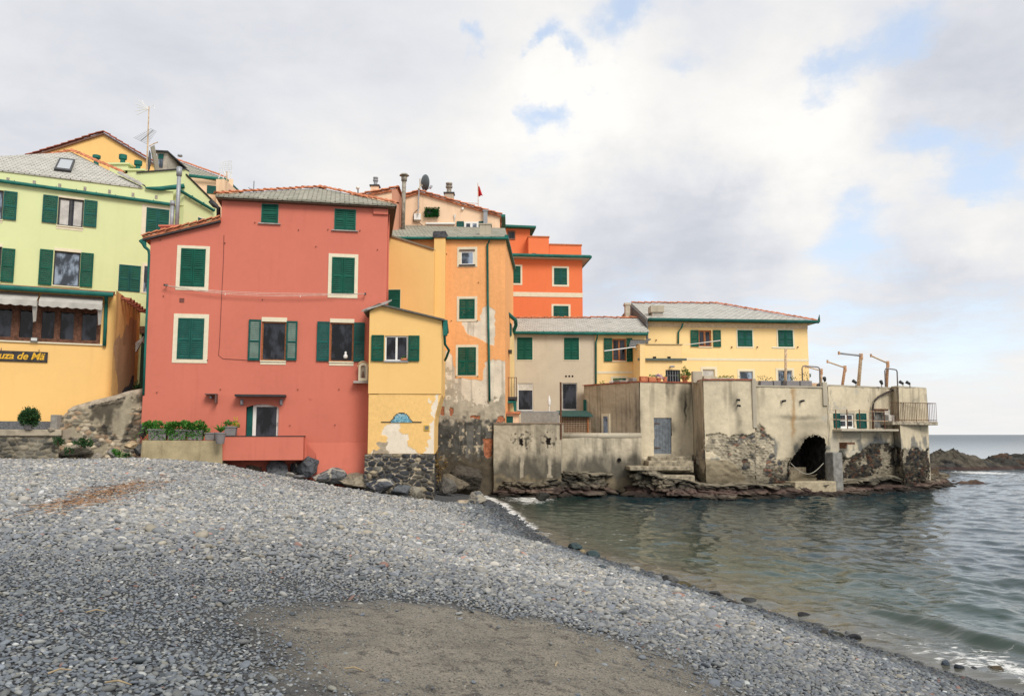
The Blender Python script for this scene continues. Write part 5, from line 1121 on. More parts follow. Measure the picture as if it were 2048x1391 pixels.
yl = house('long_yellow_house', 'long yellow seaside house with a big slate roof standing above the terrace wall', 'house', FE, 0)
yl.location = at(1450, 868, 50); yl.location.z = 0
hy = [rhole(FE, 1224.5, 677, 1252.5, 721.5)]
part('wall', prism(FE, MB(), [(ub+.005, 0), (FE.U(1292, 700), 0), (FE.U(1292, 700), ze), (ub+.005, ze)], 7, hy, .15), [YELP, DARK], yl)
opened(FE, yl, 1224.5, 677, 1252.5, 721.5, WOOD, 1, (0, 0, 0, 2), left=(1208, 676, 1224, 722.5), right=(1253, 676, 1264.5, 723), mat=SH, fw=.08, bars=0)
part('band', MB().fbox(FE, ub+.02, FE.U(1266, 745), FE.Z(1230, 746.5), FE.Z(1230, 742), .002, .02), CREAM, yl)
u0, z0, u1, z1 = FE.rect(1226, 756, 1252, 772); o_ = part('window', frame_bars(FE, u0, u1, z0, z1, .12, .12, .12, 0, .003, .03), CREAM, yl); part('pane', MB().fbox(FE, u0, u1, z0, z1, .003, .012), SHT, o_)
FBX = Fac(1280.5, 45.2, 1368, 45.3)
zt_ = FBX.Z(1320, 689)
part('annex_wall', prism(FBX, MB(), [(0, 3), (FBX.L, 3), (FBX.L, zt_), (0, zt_)], 3.4, [rhole(FBX, 1332, 739.5, 1360, 775)], .12), [YELP, DARK], yl)
part('annex_coping', MB().fbox(FBX, -.05, FBX.L+.05, zt_+.001, zt_+.04, -3.4, .06), simple('tan_coping', (.42, .33, .2)), yl)
part('annex_ledge', MB().fbox(FBX, -.08, FBX.L+.22, FBX.Z(1320, 721), FBX.Z(1320, 716.5), .002, .14), simple('greenish_ledge', (.10, .12, .10)), yl)
mb = MB()
for x in (1309, 1338): u, z = FBX.uz(x, 714.5); part('scupper', MB().fbox(FBX, u-.09, u+.09, z-.05, z+.05, .002, .03), DARK, yl)
dr = part('door', frame_bars(FBX, *[FBX.rect(1333, 741, 1359, 775)[k] for k in (0, 2, 1, 3)], .05, .05, .05, 0, -.08, .0), DKMET, yl); a_ = FBX.rect(1333, 741, 1359, 775); mb = MB()
for k in range(5): q = a_[0]+(a_[2]-a_[0])*(k+.5)/5; mb.fbox(FBX, q-.02, q+.02, a_[1], a_[3], -.06, -.03)
for z in (a_[1]+.3, a_[1]+.7): mb.fbox(FBX, a_[0], a_[2], z-.015, z+.015, -.062, -.04)
part('grille', mb, simple('grille_grey', (.16, .165, .17)), dr); part('pane', MB().fbox(FBX, a_[0], a_[2], a_[1], a_[3], -.11, -.1), GLASS, dr)
u, z = FBX.uz(1344, 733); part('wall_lamp', MB().tube([FBX.P(u-.1, z, .0), FBX.P(u-.1, z, .15), FBX.P(u+.1, z, .2)], .05, 8), GREY, yl)
FBL = Fac(1263, 47, 1280.5, 45.2); part('annex_side', prism(FBL, MB(), [(.02, 3), (FBL.L-.01, 3), FBL.uz(1280, 689), FBL.uz(1268, 693)], .3), YELP, yl)
o_ = part('window', MB().slab([at(1273.5, 739, 45.85), at(1279.5, 737, 45.3), at(1279.5, 757, 45.3), at(1273.5, 757, 45.85)], .05, Vector((-1, -.3, 0)).normalized()), SHT, yl)
part('slate_hood', MB().slab([at(1258, 692, 45.6), at(1283, 688, 45.6), at(1302, 677, 47.3), at(1262, 676, 47.3)], .06), SLATED, yl)
# main block
FL_ = Fac(1300, 48.6, 1617, 49.6); ze2 = FL_.Z(1450, 645)
hm = [rhole(FL_, 1397, 660, 1423, 693), rhole(FL_, 1479, 742, 1506, 770), rhole(FL_, 1556, 740, 1585, 790), rhole(FL_, 1406, 738, 1430, 790)]
uR2 = FL_.U(1616, 690)
part('wall', prism(FL_, MB(), [(0, 3), (uR2, 3), (uR2, ze2), (0, ze2)], 12, hm, .15), [YELP, DARK], yl)
part('cornice', MB().fbox(FL_, .0, uR2+.01, FL_.Z(1450, 655.5), FL_.Z(1450, 647), .002, .04), simple('pale_cornice', (.62, .48, .32)), yl)
part('band', MB().fbox(FL_, FL_.U(1369, 720), uR2+.01, FL_.Z(1480, 721), FL_.Z(1480, 716.5), .002, .02), CREAM, yl)
opened(FL_, yl, 1397, 660, 1423, 693, WOOD, 1, (0, 0, 0, 2.5), left=(1381, 660, 1396.5, 693), right=(1426, 660, 1441, 693.5), mat=SH, fw=.09)
closed(FL_, yl, 1475, 660, 1504.5, 692.5, (2.5, 2.5, 2.5, 3), mat=SH, slatm=SHT); closed(FL_, yl, 1556, 660, 1585.5, 693, (3, 2.5, 3, 3), mat=SH, slatm=SHT)
opened(FL_, yl, 1479, 742, 1506, 770, LEADM, 0, (4, 4, 4, 0), rec=.1, fw=.05, gm=GLASSB); opened(FL_, yl, 1556, 740, 1585, 790, LEADM, 1, (4, 4, 4, 0), rec=.1, fw=.06, gm=GLASSB)
opened(FL_, yl, 1406, 738, 1430, 790, CREAM, 0, (4, 5, 5, 0), rec=.14, fw=.03, gm=CURT, name='door')
zrg = at(1350, 607, 56).z; e = .45
A_, B_ = FL_.P(-.1, ze2+.10, e), FL_.P(uR2+.45, ze2+.10, e); Rl = at(1263, 606, 56); Rr = at(1432, 607, 56); Bb = FL_.P(uR2+.45, ze2+.10, -14)
Al = Vector((A_.x, A_.y, A_.z))
rf = part('roof', MB().slab([Al, B_, Rr, Rl], .1).slab([B_, Bb, Rr], .1).slab([Rl, Rr, Bb, FL_.P(-.1, ze2+.1, -14)], .1), SLATE, yl)
part('ridge_tiles', MB().tiles(Rl+Vector((0, 0, .02)), Rr+Vector((0, 0, .02)), .12, .45).tiles(Rr+Vector((0, 0, .02)), B_+Vector((0, 0, .03)), .12, .45), TERRA, rf)
bot = at(1300, 700, 48.6); part('gable_cladding', MB().face([Al-Vector((.03, 0, .06)), Vector((Al.x-.03, Al.y, 7)), Vector((Rl.x-.03, Rl.y, 7)), Rl-Vector((.03, 0, .08))]).slab([Al-Vector((.02, 0, .06)), Rl-Vector((.02, 0, .08)), Rl-Vector((.02, 0, 3.0)), Al-Vector((.02, 0, 3))], .1, Vector((1, 0, 0))), SLATED, yl)
part('gutter', MB().tube([A_+Vector((0, -.08, -.04)), B_+Vector((.05, -.08, -.04))], .10, 10).tube([B_+Vector((.05, -.08, -.04)), B_+Vector((.12, -.05, .4))], [.09, .02], 6), SHT, yl)
part('downspout', MB().tube([FL_.P(*FL_.uz(x, y), dd_) for x, y, dd_ in ((1362, 648, .35), (1361, 655, .25), (1356, 664, .09), (1355.5, 690, .09))], .055, 8), GUT, yl, smooth=True)
q0, q1 = at(1301, 611, 49.3), at(1328, 624, 49.3); ch = part('chimney', MB().box((at(1304.5, 630, 49.3).x, 49.3, at(1315, 640, 49.3).z-.5), (at(1326, 630, 49.3).x, 50.1, q1.z)), simple('grey_render', (.40, .37, .32)), rf); part('cap', MB().box((q0.x, 49.2, q1.z+.001), (q1.x, 50.2, q0.z)), GREYC, ch)
q0, q1 = at(1250, 632, 54.5), at(1259, 611, 54.5); part('chimney', MB().box((q0.x, 54.2, q0.z-1), (q1.x, 54.8, q1.z)).box((q0.x-.06, 54.15, q1.z+.001), (q1.x+.06, 54.85, q1.z+.15)), simple('cream_render', (.52, .46, .36)), rf)
p0, p1 = at(1208.5, 701.5, 44.8), at(1270, 693.5, 45.4)
pw = part('drying_pole', MB().tube([p0, p1], .03, 6).tube([p1, p1+Vector((.15, .25, -.12))], .05, 6), WHITE, None); tag(pw, 'white pole sticking out from the yellow annex before the first window', 'pole')
p0, p1 = at(1382, 688, 48.2), at(1441, 680.5, 47.6); p2 = at(1360, 689, 48.4)
pw = part('drying_pole', MB().tube([p2, p0, p1], [.012, .025, .03], 6), WHITE, None); tag(pw, 'white pole slanting before the brown window of the long yellow house', 'pole')
mb = MB()
for x, y in ((1463, 694), (1514, 694), (1595, 694), (1312, 680)): u, z = FL_.uz(x, y); part('wall_hook', MB().tube([FL_.P(u, z, 0), FL_.P(u, z, .1)], .04, 6), RUSTY, yl)

# ------------------------------------------------------------------ sea wall, fort terrace
def gp(px, Y_): p_ = at(px, 868.5, Y_); return Vector((p_.x, p_.y, 0))
PTS = [(1169, 46.2), (1281, 42.9), (1386, 43.6), (1409, 41.2), (1510, 41.3), (1656, 42.4), (1659, 42.9), (1787, 45.4), (1801, 44.7), (1857, 46.6)]
ft = thing('sea_terrace', 'massive stained concrete terrace wall rising from the rocks with a cave mouth and small windows', 'terrace', gp(1500, 44))
zT = at(1345, 763, 43).z; zT2 = at(1590, 772.5, 42).z; zT3 = at(1720, 772, 44).z; zT4 = at(1828, 774, 45.6).z
CAVE = [(1581, 935), (1581, 927), (1584, 918), (1591, 905), (1601, 893), (1608, 880), (1617, 873), (1628, 870), (1640, 872), (1649, 877), (1651.5, 890), (1651.5, 960), (1633, 960), (1633, 948), (1582, 947)]
RUB = [(1412, 872), (1440, 866), (1470, 872), (1480, 868), (1505, 862), (1517, 850), (1532, 855), (1545, 868), (1548, 880), (1548, 915), (1580, 918), (1581, 1000), (1500, 1000), (1495, 950), (1480, 935), (1460, 920), (1420, 905), (1405, 900), (1388, 912), (1386, 940), (1400, 920)]
RUB2 = [(1676, 905), (1690, 915), (1715, 905), (1745, 890), (1770, 885), (1800, 900), (1830, 896), (1862, 900), (1880, 1000), (1660, 1000), (1675, 960)]
STAINS = [(1468, 800, 10, 16, .5), (1477, 845, 7, 28, .55), (1480, 880, 12, 26, .75), (1580, 834, 22, 5, .6), (1610, 836, 30, 6, .5), (1625, 850, 34, 10, .35), (1335, 780, 4, 22, .45), (1345, 775, 5, 30, .6), (1362, 800, 5, 30, .55), (1371, 815, 3.2, 34, .95), (1371, 788, 6, 4, .5), (1380, 800, 4, 60, .5), (1450, 790, 4, 25, .35), (1525, 790, 6, 22, .4), (1345, 855, 5, 10, .6), (1275, 840, 10, 45, .55), (1250, 825, 26, 18, .35), (1400, 890, 8, 30, .5)]
def rubmask(u, z, px, py, off):
    wx, wy = warp(u+off, z, px, py, 22, 2.2, 60); return inpoly(wx, wy, RUB) | inpoly(wx, wy, RUB2)
def col_fort_f(off, left=False):
    def f(u, z, px, py):
        uu = u+off; a = fbm(uu*.9, z*.9, 0, 5, 3); b = fbm(uu*4, z*4, 0, 5, 13); st = fbm(uu*3.2, z*.22, 0, 5, 23); st2 = fbm(uu*10, z*.28, 0, 4, 29)
        base = np.array([.48, .41, .30] if left else [.62, .535, .385])  # left-facing walls take a darker base, their shade put into the colour
        c = base*(.72+.36*a+.22*b)[:, None]
        top = 1-sstep(py, 770, 850); c = c*(1-.32*(sstep(st, .54, .70)*(.25+.75*top))[:, None])
        if left: c = c*(1-.34*sstep(st2+.25*(a-.5), .48, .72)[:, None])
        wx, wy = warp(uu, z, px, py, 10, 3., 100)
        k = np.zeros(len(u))
        for (x, y, rx, ry, s_) in STAINS: k = np.maximum(k, s_*np.exp(-(((wx-x)/rx)**2+((wy-y)/ry)**2)**1.3)*(.5+b))
        c = c*(1-.88*np.clip(k, 0, 1))[:, None]+np.array([.006, .010, .012])*k[:, None]
        rs = np.exp(-((wx-1586)/4.)**2)*sstep(py, 772, 780)*(1-sstep(py, 860, 890))*.7; c = c*(1-rs[:, None])+np.array([.36, .20, .07])*rs[:, None]
        # wash of pale and blue-grey mould below the right hand windows
        mo = sstep(fbm(uu*2.2, z*1.4, 4, 5, 44)+sstep(py, 855, 905)*.35-(px < 1659)*.12-(px < 1400)*.14, .66, .84); c = c*(1-.75*mo[:, None])+np.array([.10, .115, .125])*.75*mo[:, None]
        arc = np.exp(-((np.hypot((wx-1752)/1.05, wy-905)-24)/9)**2)*(wy < 905); c = c*(1-.7*arc[:, None])+np.array([.06, .075, .09])*.7*arc[:, None]
        pale = ((px > 1640) & (px < 1720) & (fbm(uu*2, z*2, 9, 4, 48)+sstep(py, 855, 875)*.2 > .66)); c = np.where(pale[:, None], np.array([.52, .47, .37])*(.8+.3*b)[:, None], c)
        rm = rubmask(u, z, px, py, off); d1, g, idd = rubble(uu+.15*vn(uu*3, z*3), z+.12*vn(uu*3, z*3, 3), .24, .13, 34)
        pal = [(.20, .18, .145), (.30, .25, .18), (.12, .115, .105), (.40, .34, .25), (.085, .09, .1), (.28, .15, .10), (.16, .145, .12)]
        rr_ = stone_cols(idd, g, (.15, .13, .10), pal, .13)*(.35+1.3*b)[:, None]; pl2 = fbm(uu*1.2, z*1.2, 2, 4, 77) > .57+.10*(px > 1680); rr_ = np.where(pl2[:, None], np.array([.40, .35, .26])*(.4+1.2*b)[:, None], rr_)
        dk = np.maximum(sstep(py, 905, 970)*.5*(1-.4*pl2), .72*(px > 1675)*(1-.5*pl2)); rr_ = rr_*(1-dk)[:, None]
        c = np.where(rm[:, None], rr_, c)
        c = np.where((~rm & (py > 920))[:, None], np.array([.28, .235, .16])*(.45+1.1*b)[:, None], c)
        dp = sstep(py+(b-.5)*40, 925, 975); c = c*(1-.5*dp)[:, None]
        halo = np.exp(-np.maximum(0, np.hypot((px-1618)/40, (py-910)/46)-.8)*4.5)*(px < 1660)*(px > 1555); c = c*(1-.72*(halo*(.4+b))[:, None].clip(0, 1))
        return c
    return f
def dis_fort_f(off):
    def f(u, z, px, py):
        uu = u+off; rm = rubmask(u, z, px, py, off); d1, g, idd = rubble(uu+.15*vn(uu*3, z*3), z+.12*vn(uu*3, z*3, 3), .24, .13, 34)
        return (fbm(uu*.7, z*.7, 0, 5, 5)-.5)*.12+(fbm(uu*4, z*4, 0, 3, 6)-.5)*.02+rm*(sstep(g, .02, .3)*.07*(.3+idd)-.10+(fbm(uu*1.5, z*1.5, 7, 4, 9)-.5)*.25)+(~rm & (py > 915))*(fbm(uu*2, z*2.5, 3, 5, 12)-.5)*.3
    return f
WINR = [(1679, 827, 1708, 855), (1748, 821, 1771, 856)]
tops = [zT, zT, zT, zT, zT, zT2, None, zT3, None, zT4]
def seg(i, zt, ztb=None, left=False, hole=None):
    (xa, Ya), (xb, Yb) = PTS[i], PTS[i+1]; F = Fac(xa, Ya, xb, Yb); off = i*3.7
    nm = 'wall_face'
    def kp(x, y):
        k = np.ones(x.shape, bool)
        for h in (hole or []): k &= ~inpoly(x+(vn(x*.6, y*.6, 0, 3)-.5)*(5 if len(h) > 5 else 0), y+(vn(x*.6, y*.6, 5, 3)-.5)*(5 if len(h) > 5 else 0), h)
        return k
    yt = 868.5-(zt-CZ)*FPX/((Ya+Yb)/2)*1.0
    xm = (xa+xb)/2; ya = 760
    for _ in range(30): ya += (F.Z(xm, ya)-zt)*FPX/Ya
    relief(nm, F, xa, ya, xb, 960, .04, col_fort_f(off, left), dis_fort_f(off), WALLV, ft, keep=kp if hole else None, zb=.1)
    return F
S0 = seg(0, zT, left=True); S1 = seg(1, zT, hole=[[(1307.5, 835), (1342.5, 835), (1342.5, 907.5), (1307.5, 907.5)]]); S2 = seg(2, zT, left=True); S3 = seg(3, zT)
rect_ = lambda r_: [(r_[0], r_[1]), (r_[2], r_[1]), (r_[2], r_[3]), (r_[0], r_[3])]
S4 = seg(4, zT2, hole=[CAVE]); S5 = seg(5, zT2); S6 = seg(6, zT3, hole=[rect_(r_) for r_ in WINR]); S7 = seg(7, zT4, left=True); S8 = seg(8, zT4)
MB_ = MB()
def fprism(mb, pts, z0, z1):
    n = len(pts); b = [Vector((p_.x, p_.y, z0)) for p_ in pts]; t = [Vector((p_.x, p_.y, z1)) for p_ in pts]
    for i_ in range(n): j = (i_+1) % n; mb.face([b[i_], b[j], t[j], t[i_]])
    mb.face(t); mb.face(b[::-1]); return mb
bkx = [gp(x, y+.32) for x, y in PTS]
mb = MB(); fprism(mb, [bkx[0], bkx[1], bkx[2], bkx[3], bkx[4], gp(1545, 41.9), gp(1560, 45.5), gp(1590, 49), gp(1280, 49)], -.6, zT-.03)
fprism(mb, [gp(1549, 44.9), gp(1656, 45.6), gp(1656, 49), gp(1549, 49)], -.6, zT2-.031); fprism(mb, [gp(1653.5, 42.75), gp(1659, 43.2), gp(1659, 49.2), gp(1656.1, 49)], -.6, zT2-.032)
fprism(mb, [gp(1659.1, 43.3), bkx[7], bkx[8], bkx[9], gp(1815, 54), gp(1645, 52)], -.6, zT3-.03); fprism(mb, [gp(1789, 45.5), gp(1802, 45.02), gp(1856, 46.9), gp(1836, 51), gp(1770, 51)], 2.0, zT4-.033)
part('core', mb, GREYC, ft)
def cap(name, ids, z, th=.10, back=50, mat=None, lip=.07):
    mb = MB(); P_ = [gp(PTS[k][0], PTS[k][1]-lip) for k in ids]; Q = [gp(PTS[k][0], PTS[k][1]+.45) for k in ids]
    for a_ in range(len(ids)-1): mb.slab([Vector((P_[a_].x, P_[a_].y, z)), Vector((P_[a_+1].x, P_[a_+1].y, z)), Vector((Q[a_+1].x, Q[a_+1].y, z)), Vector((Q[a_].x, Q[a_].y, z))], th)
    return part(name, mb, mat, ft)
cap('coping', [0, 1, 2, 3, 4], zT+.03, .07, mat=TERRAR); cap('coping', [4, 5], zT2+.03, .08, mat=GREYC); cap('coping', [6, 7], zT3+.03, .08, mat=GREYC); cap('coping', [7, 8, 9], zT4+.03, .08, mat=GREYC)
# roof slabs over the terrace (the cave has a ceiling)
mb = MB(); mb.slab([Vector((*gp(1512, 41.7).xy, zT2-.04)), Vector((*gp(1655, 42.8).xy, zT2-.04)), Vector((*gp(1655, 47).xy, zT2-.04)), Vector((*gp(1512, 47).xy, zT2-.04))], .3); part('terrace_floor', mb, GREYC, ft)
# pillars
part('pilaster', MB().fbox(S4, S4.L-.25, S4.L+.02, zT2-1.0, at(1653, 764, 42.4).z, -.3, .09), GREYC, ft, bevel=.02); part('pilaster', MB().fbox(S3, S3.L-.1, S3.L+.12, zT-2.5, zT+.05, -.1, .07), GREYC, ft, bevel=.03)
# cave lining with a low back wall and floor
mb = MB(); n = len(CAVE); oc = [S4.uz(*p_) for p_ in CAVE]; cu_ = sum(p_[0] for p_ in oc)/n; cz_ = sum(p_[1] for p_ in oc)/n
for i_ in range(n):
    j = (i_+1) % n; ex = lambda q, k: (cu_+(q[0]-cu_)*k, cz_+(q[1]-cz_)*k)
    mb.face([S4.P(*ex(oc[i_], 1.12), .02), S4.P(*ex(oc[j], 1.12), .02), S4.P(*ex(oc[j], 1.15), -2.4), S4.P(*ex(oc[i_], 1.15), -2.4)])
mb.face([S4.P(*(cu_+(q[0]-cu_)*1.15, cz_+(q[1]-cz_)*1.15), -2.4) for q in oc])
part('cave_lining', mb, simple('shaded_cave_rock', (.035, .032, .028), .95, .1, 0, .6, 4), ft)  # near-black colour stands in for the shade inside the cave
part('cave_back_wall', MB().fbox(S4, S4.U(1576, 940), S4.U(1640, 940), .6, S4.Z(1610, 936), -1.5, -1.2), simple('cave_wall', (.24, .2, .14), .95, .1, 0, .4, 6), ft)
part('cave_threshold', MB().fbox(S4, S4.U(1573, 960), S4.U(1654, 960), -.2, S4.Z(1610, 961), -1.6, .75), simple('sandy_slab', (.40, .34, .235), .95, .1, 0, .25, 4), ft, bevel=.04)
part('pier', MB().fbox(S4, S4.U(1652, 930), S4.U(1671, 930), -.3, S4.Z(1660, 904, .6), -.1, .6), simple('slate_grey_pier', (.24, .235, .215), .9, .1, 0, .3, 4), ft, bevel=.05)
pts = [S4.P(S4.U(1581, 930)+(S4.U(1646, 930)-S4.U(1581, 930))*t, S4.Z(1600, 926)-.55*math.sin(math.pi*t), .05) for t in np.linspace(0, 1, 17)]
rp_ = part('barrier_rope', MB().tube(pts, .02, 6), simple('pale_rope_b', (.36, .34, .28)), None); tag(rp_, 'rope sagging across the mouth of the dark cave', 'rope')
# plank door
dr = part('door', MB(), GREY, ft) if False else None
a_ = S1.rect(1307.5, 835, 1342.5, 907.5); mb = MB(); nb = 6
for k in range(nb): q0, q1 = a_[0]+(a_[2]-a_[0])*k/nb, a_[0]+(a_[2]-a_[0])*(k+1)/nb; mb.fbox(S1, q0+.004, q1-.004, a_[1]+.02, a_[3], -.10, -.03+.006*(k % 2))
dr = part('door', mb, simple('blue_grey_planks', (.17, .19, .21), .8, .2, 0, .25, 5), ft)
mb = MB()
for y in (846.5, 895): z = S1.Z(1325, y); part('hinge', MB().fbox(S1, a_[0]-.08, a_[0]+.38, z-.02, z+.02, -.02, .0), RUSTY, dr)
part('sill', MB().fbox(S1, a_[0]-.03, a_[2]+.03, S1.Z(1325, 912), a_[1]+.018, -.2, .06), GREYC, dr)
# windows of the right wing
a_ = S6.rect(1679, 827, 1708, 855)
opened(S6, ft, 1679, 827, 1708, 855, WHITE, 1, left=(1666, 826, 1678.5, 855), right=(1712, 826, 1731, 856), mat=SHT, rec=.14, fw=.08, tm=WHITE, bars=1)
part('lining', frame_bars(S6, a_[0], a_[2], a_[1], a_[3], .12, .12, .12, .12, -.2, .012), GREYC, ft)
a_ = S6.rect(1748, 821, 1771, 856); nb_ = part('blocked_window', frame_bars(S6, a_[0], a_[2], a_[1], a_[3], .1, .1, .12, .1, -.22, .02), GREYC2, ft); part('infill', MB().fbox(S6, a_[0]+.003, a_[2]-.003, a_[1]+.003, a_[3]-.003, -.3, -.15), simple('dark_infill', (.17, .165, .155), .9, .1, 0, .3, 4), nb_); part('lintel', MB().fbox(S6, a_[0]-.1, a_[2]+.1, a_[3]+.02, a_[3]+.1, .021, .14), RUSTY, nb_)
rl = thing('pipe_railing', 'rusty pipe railing standing in front of the small white window', 'railing', S6.P(S6.U(1720, 858), S6.Z(1720, 858), .5))
for x in (1672, 1694.5, 1719.5, 1745, 1769): part('post', MB().tube([S6.P(S6.U(x, 840, .5), S6.Z(x, 858, .5), .5), S6.P(S6.U(x, 840, .5), S6.Z(x, 818.5, .5), .5)], .028, 6), RUSTY, rl)
mb = MB()
for y in (820.5, 839): mb.tube([S6.P(S6.U(1661, y, .5), S6.Z(1661, y-1, .5), .5), S6.P(S6.U(1776, y, .5), S6.Z(1776, y+3, .5), .5)], .018, 6)
part('rail', mb, RUSTP, rl); part('ledge', MB().fbox(S6, S6.U(1664, 858), S6.U(1778, 858), S6.Z(1720, 862, .5), S6.Z(1720, 857.5, .5), .02, .62), GREYC, rl, bevel=.03)
lp = part('bent_pipe', MB().tube([S6.P(*S6.uz(x, y, .2), .2) for x, y in ((1787, 779), (1770, 786), (1757, 793), (1750, 800), (1746.5, 809), (1745.5, 818), (1746, 857))], [.055, .055, .055, .055, .055, .075, .075], 8), simple('brown_pipe', (.05, .035, .03)), None, smooth=True); tag(lp, 'dark bent drain pipe curving down the terrace wall right of the white window', 'pipe')
lp = part('bracket_shelf', MB().fbox(S6, S6.U(1678, 886), S6.U(1694, 886), S6.Z(1686, 888), S6.Z(1686, 884), .0, .5).fbox(S6, S6.U(1678, 886), S6.U(1680, 886), S6.Z(1686, 896), S6.Z(1686, 888.1), .0, .4), RUSTY, None); tag(lp, 'dark iron bracket shelf sticking out under the white window wall', 'bracket')
# sea balcony
a0_, a1_ = gp(1787, 44.4), gp(1877.5, 46.0); zb_ = at(1830, 842, 44.5).z
bl = thing('sea_balcony', 'cracked concrete balcony slab with thin railings jutting over the sea', 'balcony', Vector((a0_.x+.8, a0_.y+.6, zb_-.2)))
u_ = (a1_-a0_).normalized(); n_ = Vector((u_.y, -u_.x, 0)); L_ = (a1_-a0_).length
P3 = lambda t, d_, z: Vector((a0_.x+u_.x*t-n_.x*d_, a0_.y+u_.y*t-n_.y*d_, z))
part('slab', MB().slab([P3(0, 0, zb_), P3(L_, 0, zb_), P3(L_, 1.6, zb_), P3(0, 1.6, zb_)], .2), simple('cracked_slab', (.36, .31, .235), .95, .1, 0, .5, 6), bl, bevel=.03)
mb = MB(); ztr = at(1830, 804, 44.5).z
for k in range(27): t = L_*k/26*.985+.02; mb.tube([P3(t, .05, zb_), P3(t, .05, ztr)], .011 if k % 7 else .02, 5)
for k in range(7): mb.tube([P3(L_-.03, .05+.22*k, zb_), P3(L_-.03, .05+.22*k, ztr)], .011, 5)
for z in (ztr, zb_+.08): mb.tube([P3(0, .05, z), P3(L_-.03, .05, z), P3(L_-.03, 1.5, z)], .016, 5)
part('railing', mb, RUSTY, bl)
mb = MB()
for k, (x0_, w_, h_) in enumerate(((.12, .5, .36), (.06, .42, .66), (.03, .26, .95))): mb.hexa([P3(x0_, .35+.2*k, zb_+(.02 if k == 0 else .37+.3*(k-1))), P3(x0_+w_, .35+.2*k, zb_+(.02 if k == 0 else .37+.3*(k-1))), P3(x0_+w_, .9, zb_+(.02 if k == 0 else .37+.3*(k-1))), P3(x0_, .9, zb_+(.02 if k == 0 else .37+.3*(k-1))), P3(x0_, .35+.2*k, zb_+h_), P3(x0_+w_, .35+.2*k, zb_+h_), P3(x0_+w_, .9, zb_+h_), P3(x0_, .9, zb_+h_)])
part('tiled_steps', mb, simple('white_tiles', (.55, .52, .47), .5, .4, 0, .2, 8), bl)

# ------------------------------------------------------------------ low sea walls
def col_sea(u, z, px, py):
    a = fbm(u*.9, z*.9, 0, 5, 103); b = fbm(u*4, z*4, 0, 5, 113); st = fbm(u*3.5, z*.3, 0, 5, 123)
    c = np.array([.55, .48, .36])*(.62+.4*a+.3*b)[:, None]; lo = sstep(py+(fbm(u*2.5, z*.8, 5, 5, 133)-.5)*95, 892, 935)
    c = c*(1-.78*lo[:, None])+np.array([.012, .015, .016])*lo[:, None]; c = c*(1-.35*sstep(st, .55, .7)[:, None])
    wx, wy = warp(u, z, px, py, 8, 4, 140)
    for (x, y, w_, h_) in ((1043.5, 883, 4, 6.5), (1097.5, 882, 4.5, 7)): m_ = (abs(wx-x) < w_) & (abs(wy-y) < h_); c = np.where(m_[:, None], (.02, .015, .012), c)
    for (x, ) in ((1043,), (1098,)): m_ = (abs(wx-x-(wy-900)*.03) < 3.5) & (wy > 892) & (wy < 955); c = np.where(m_[:, None], np.array([.48, .42, .32])*(.6+.6*b)[:, None], c)
    sp = ((np.hypot((wx-1043)/22, (wy-880)/22) < 1) | (np.hypot((wx-1097)/16, (wy-878)/18) < 1)) & (fbm(u*9, z*9, 1, 4, 150) > .60); c = np.where(sp[:, None], c*.3, c)
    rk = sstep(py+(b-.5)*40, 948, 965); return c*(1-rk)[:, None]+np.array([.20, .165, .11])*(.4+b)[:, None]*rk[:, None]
dis_sea = lambda u, z, px, py: (fbm(u*.8, z*.8, 0, 5, 15)-.5)*.14+(fbm(u*4, z*4, 0, 4, 16)-.5)*.05
FQ = Fac(987, 41.2, 1122.5, 40.8); bs = thing('bastion_wall', 'rounded grey sea wall block with two broken drain holes beside the tower', 'wall', FQ.P(1.8, 0))
zq = FQ.Z(1050, 846.5); part('core', prism(FQ, MB(), [(.08, -.3), (FQ.L-.02, -.3), (FQ.L-.02, zq-.02), (.08, zq-.02)], 3, d=-.12), GREYC, bs)
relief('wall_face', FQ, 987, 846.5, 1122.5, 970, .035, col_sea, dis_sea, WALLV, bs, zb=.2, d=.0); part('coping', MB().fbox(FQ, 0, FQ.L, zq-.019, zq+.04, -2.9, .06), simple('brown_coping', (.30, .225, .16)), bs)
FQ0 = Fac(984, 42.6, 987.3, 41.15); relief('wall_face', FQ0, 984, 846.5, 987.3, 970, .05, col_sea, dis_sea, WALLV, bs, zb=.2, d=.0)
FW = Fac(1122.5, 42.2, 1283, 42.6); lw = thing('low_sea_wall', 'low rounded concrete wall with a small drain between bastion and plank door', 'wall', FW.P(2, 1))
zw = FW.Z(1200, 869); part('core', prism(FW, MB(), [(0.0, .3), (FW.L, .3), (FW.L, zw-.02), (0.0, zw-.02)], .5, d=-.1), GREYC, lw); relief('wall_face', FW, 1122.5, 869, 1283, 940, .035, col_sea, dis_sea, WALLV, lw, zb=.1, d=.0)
part('coping', MB().tube([FW.P(0, zw-.06, -.12), FW.P(FW.L, zw-.06, -.12)], .16, 12), GREYC, lw, smooth=True); u, z = FW.uz(1238, 919); part('drain', MB().tube([FW.P(u, z, -.05), FW.P(u, z, .1)], .1, 10), DARK, lw)
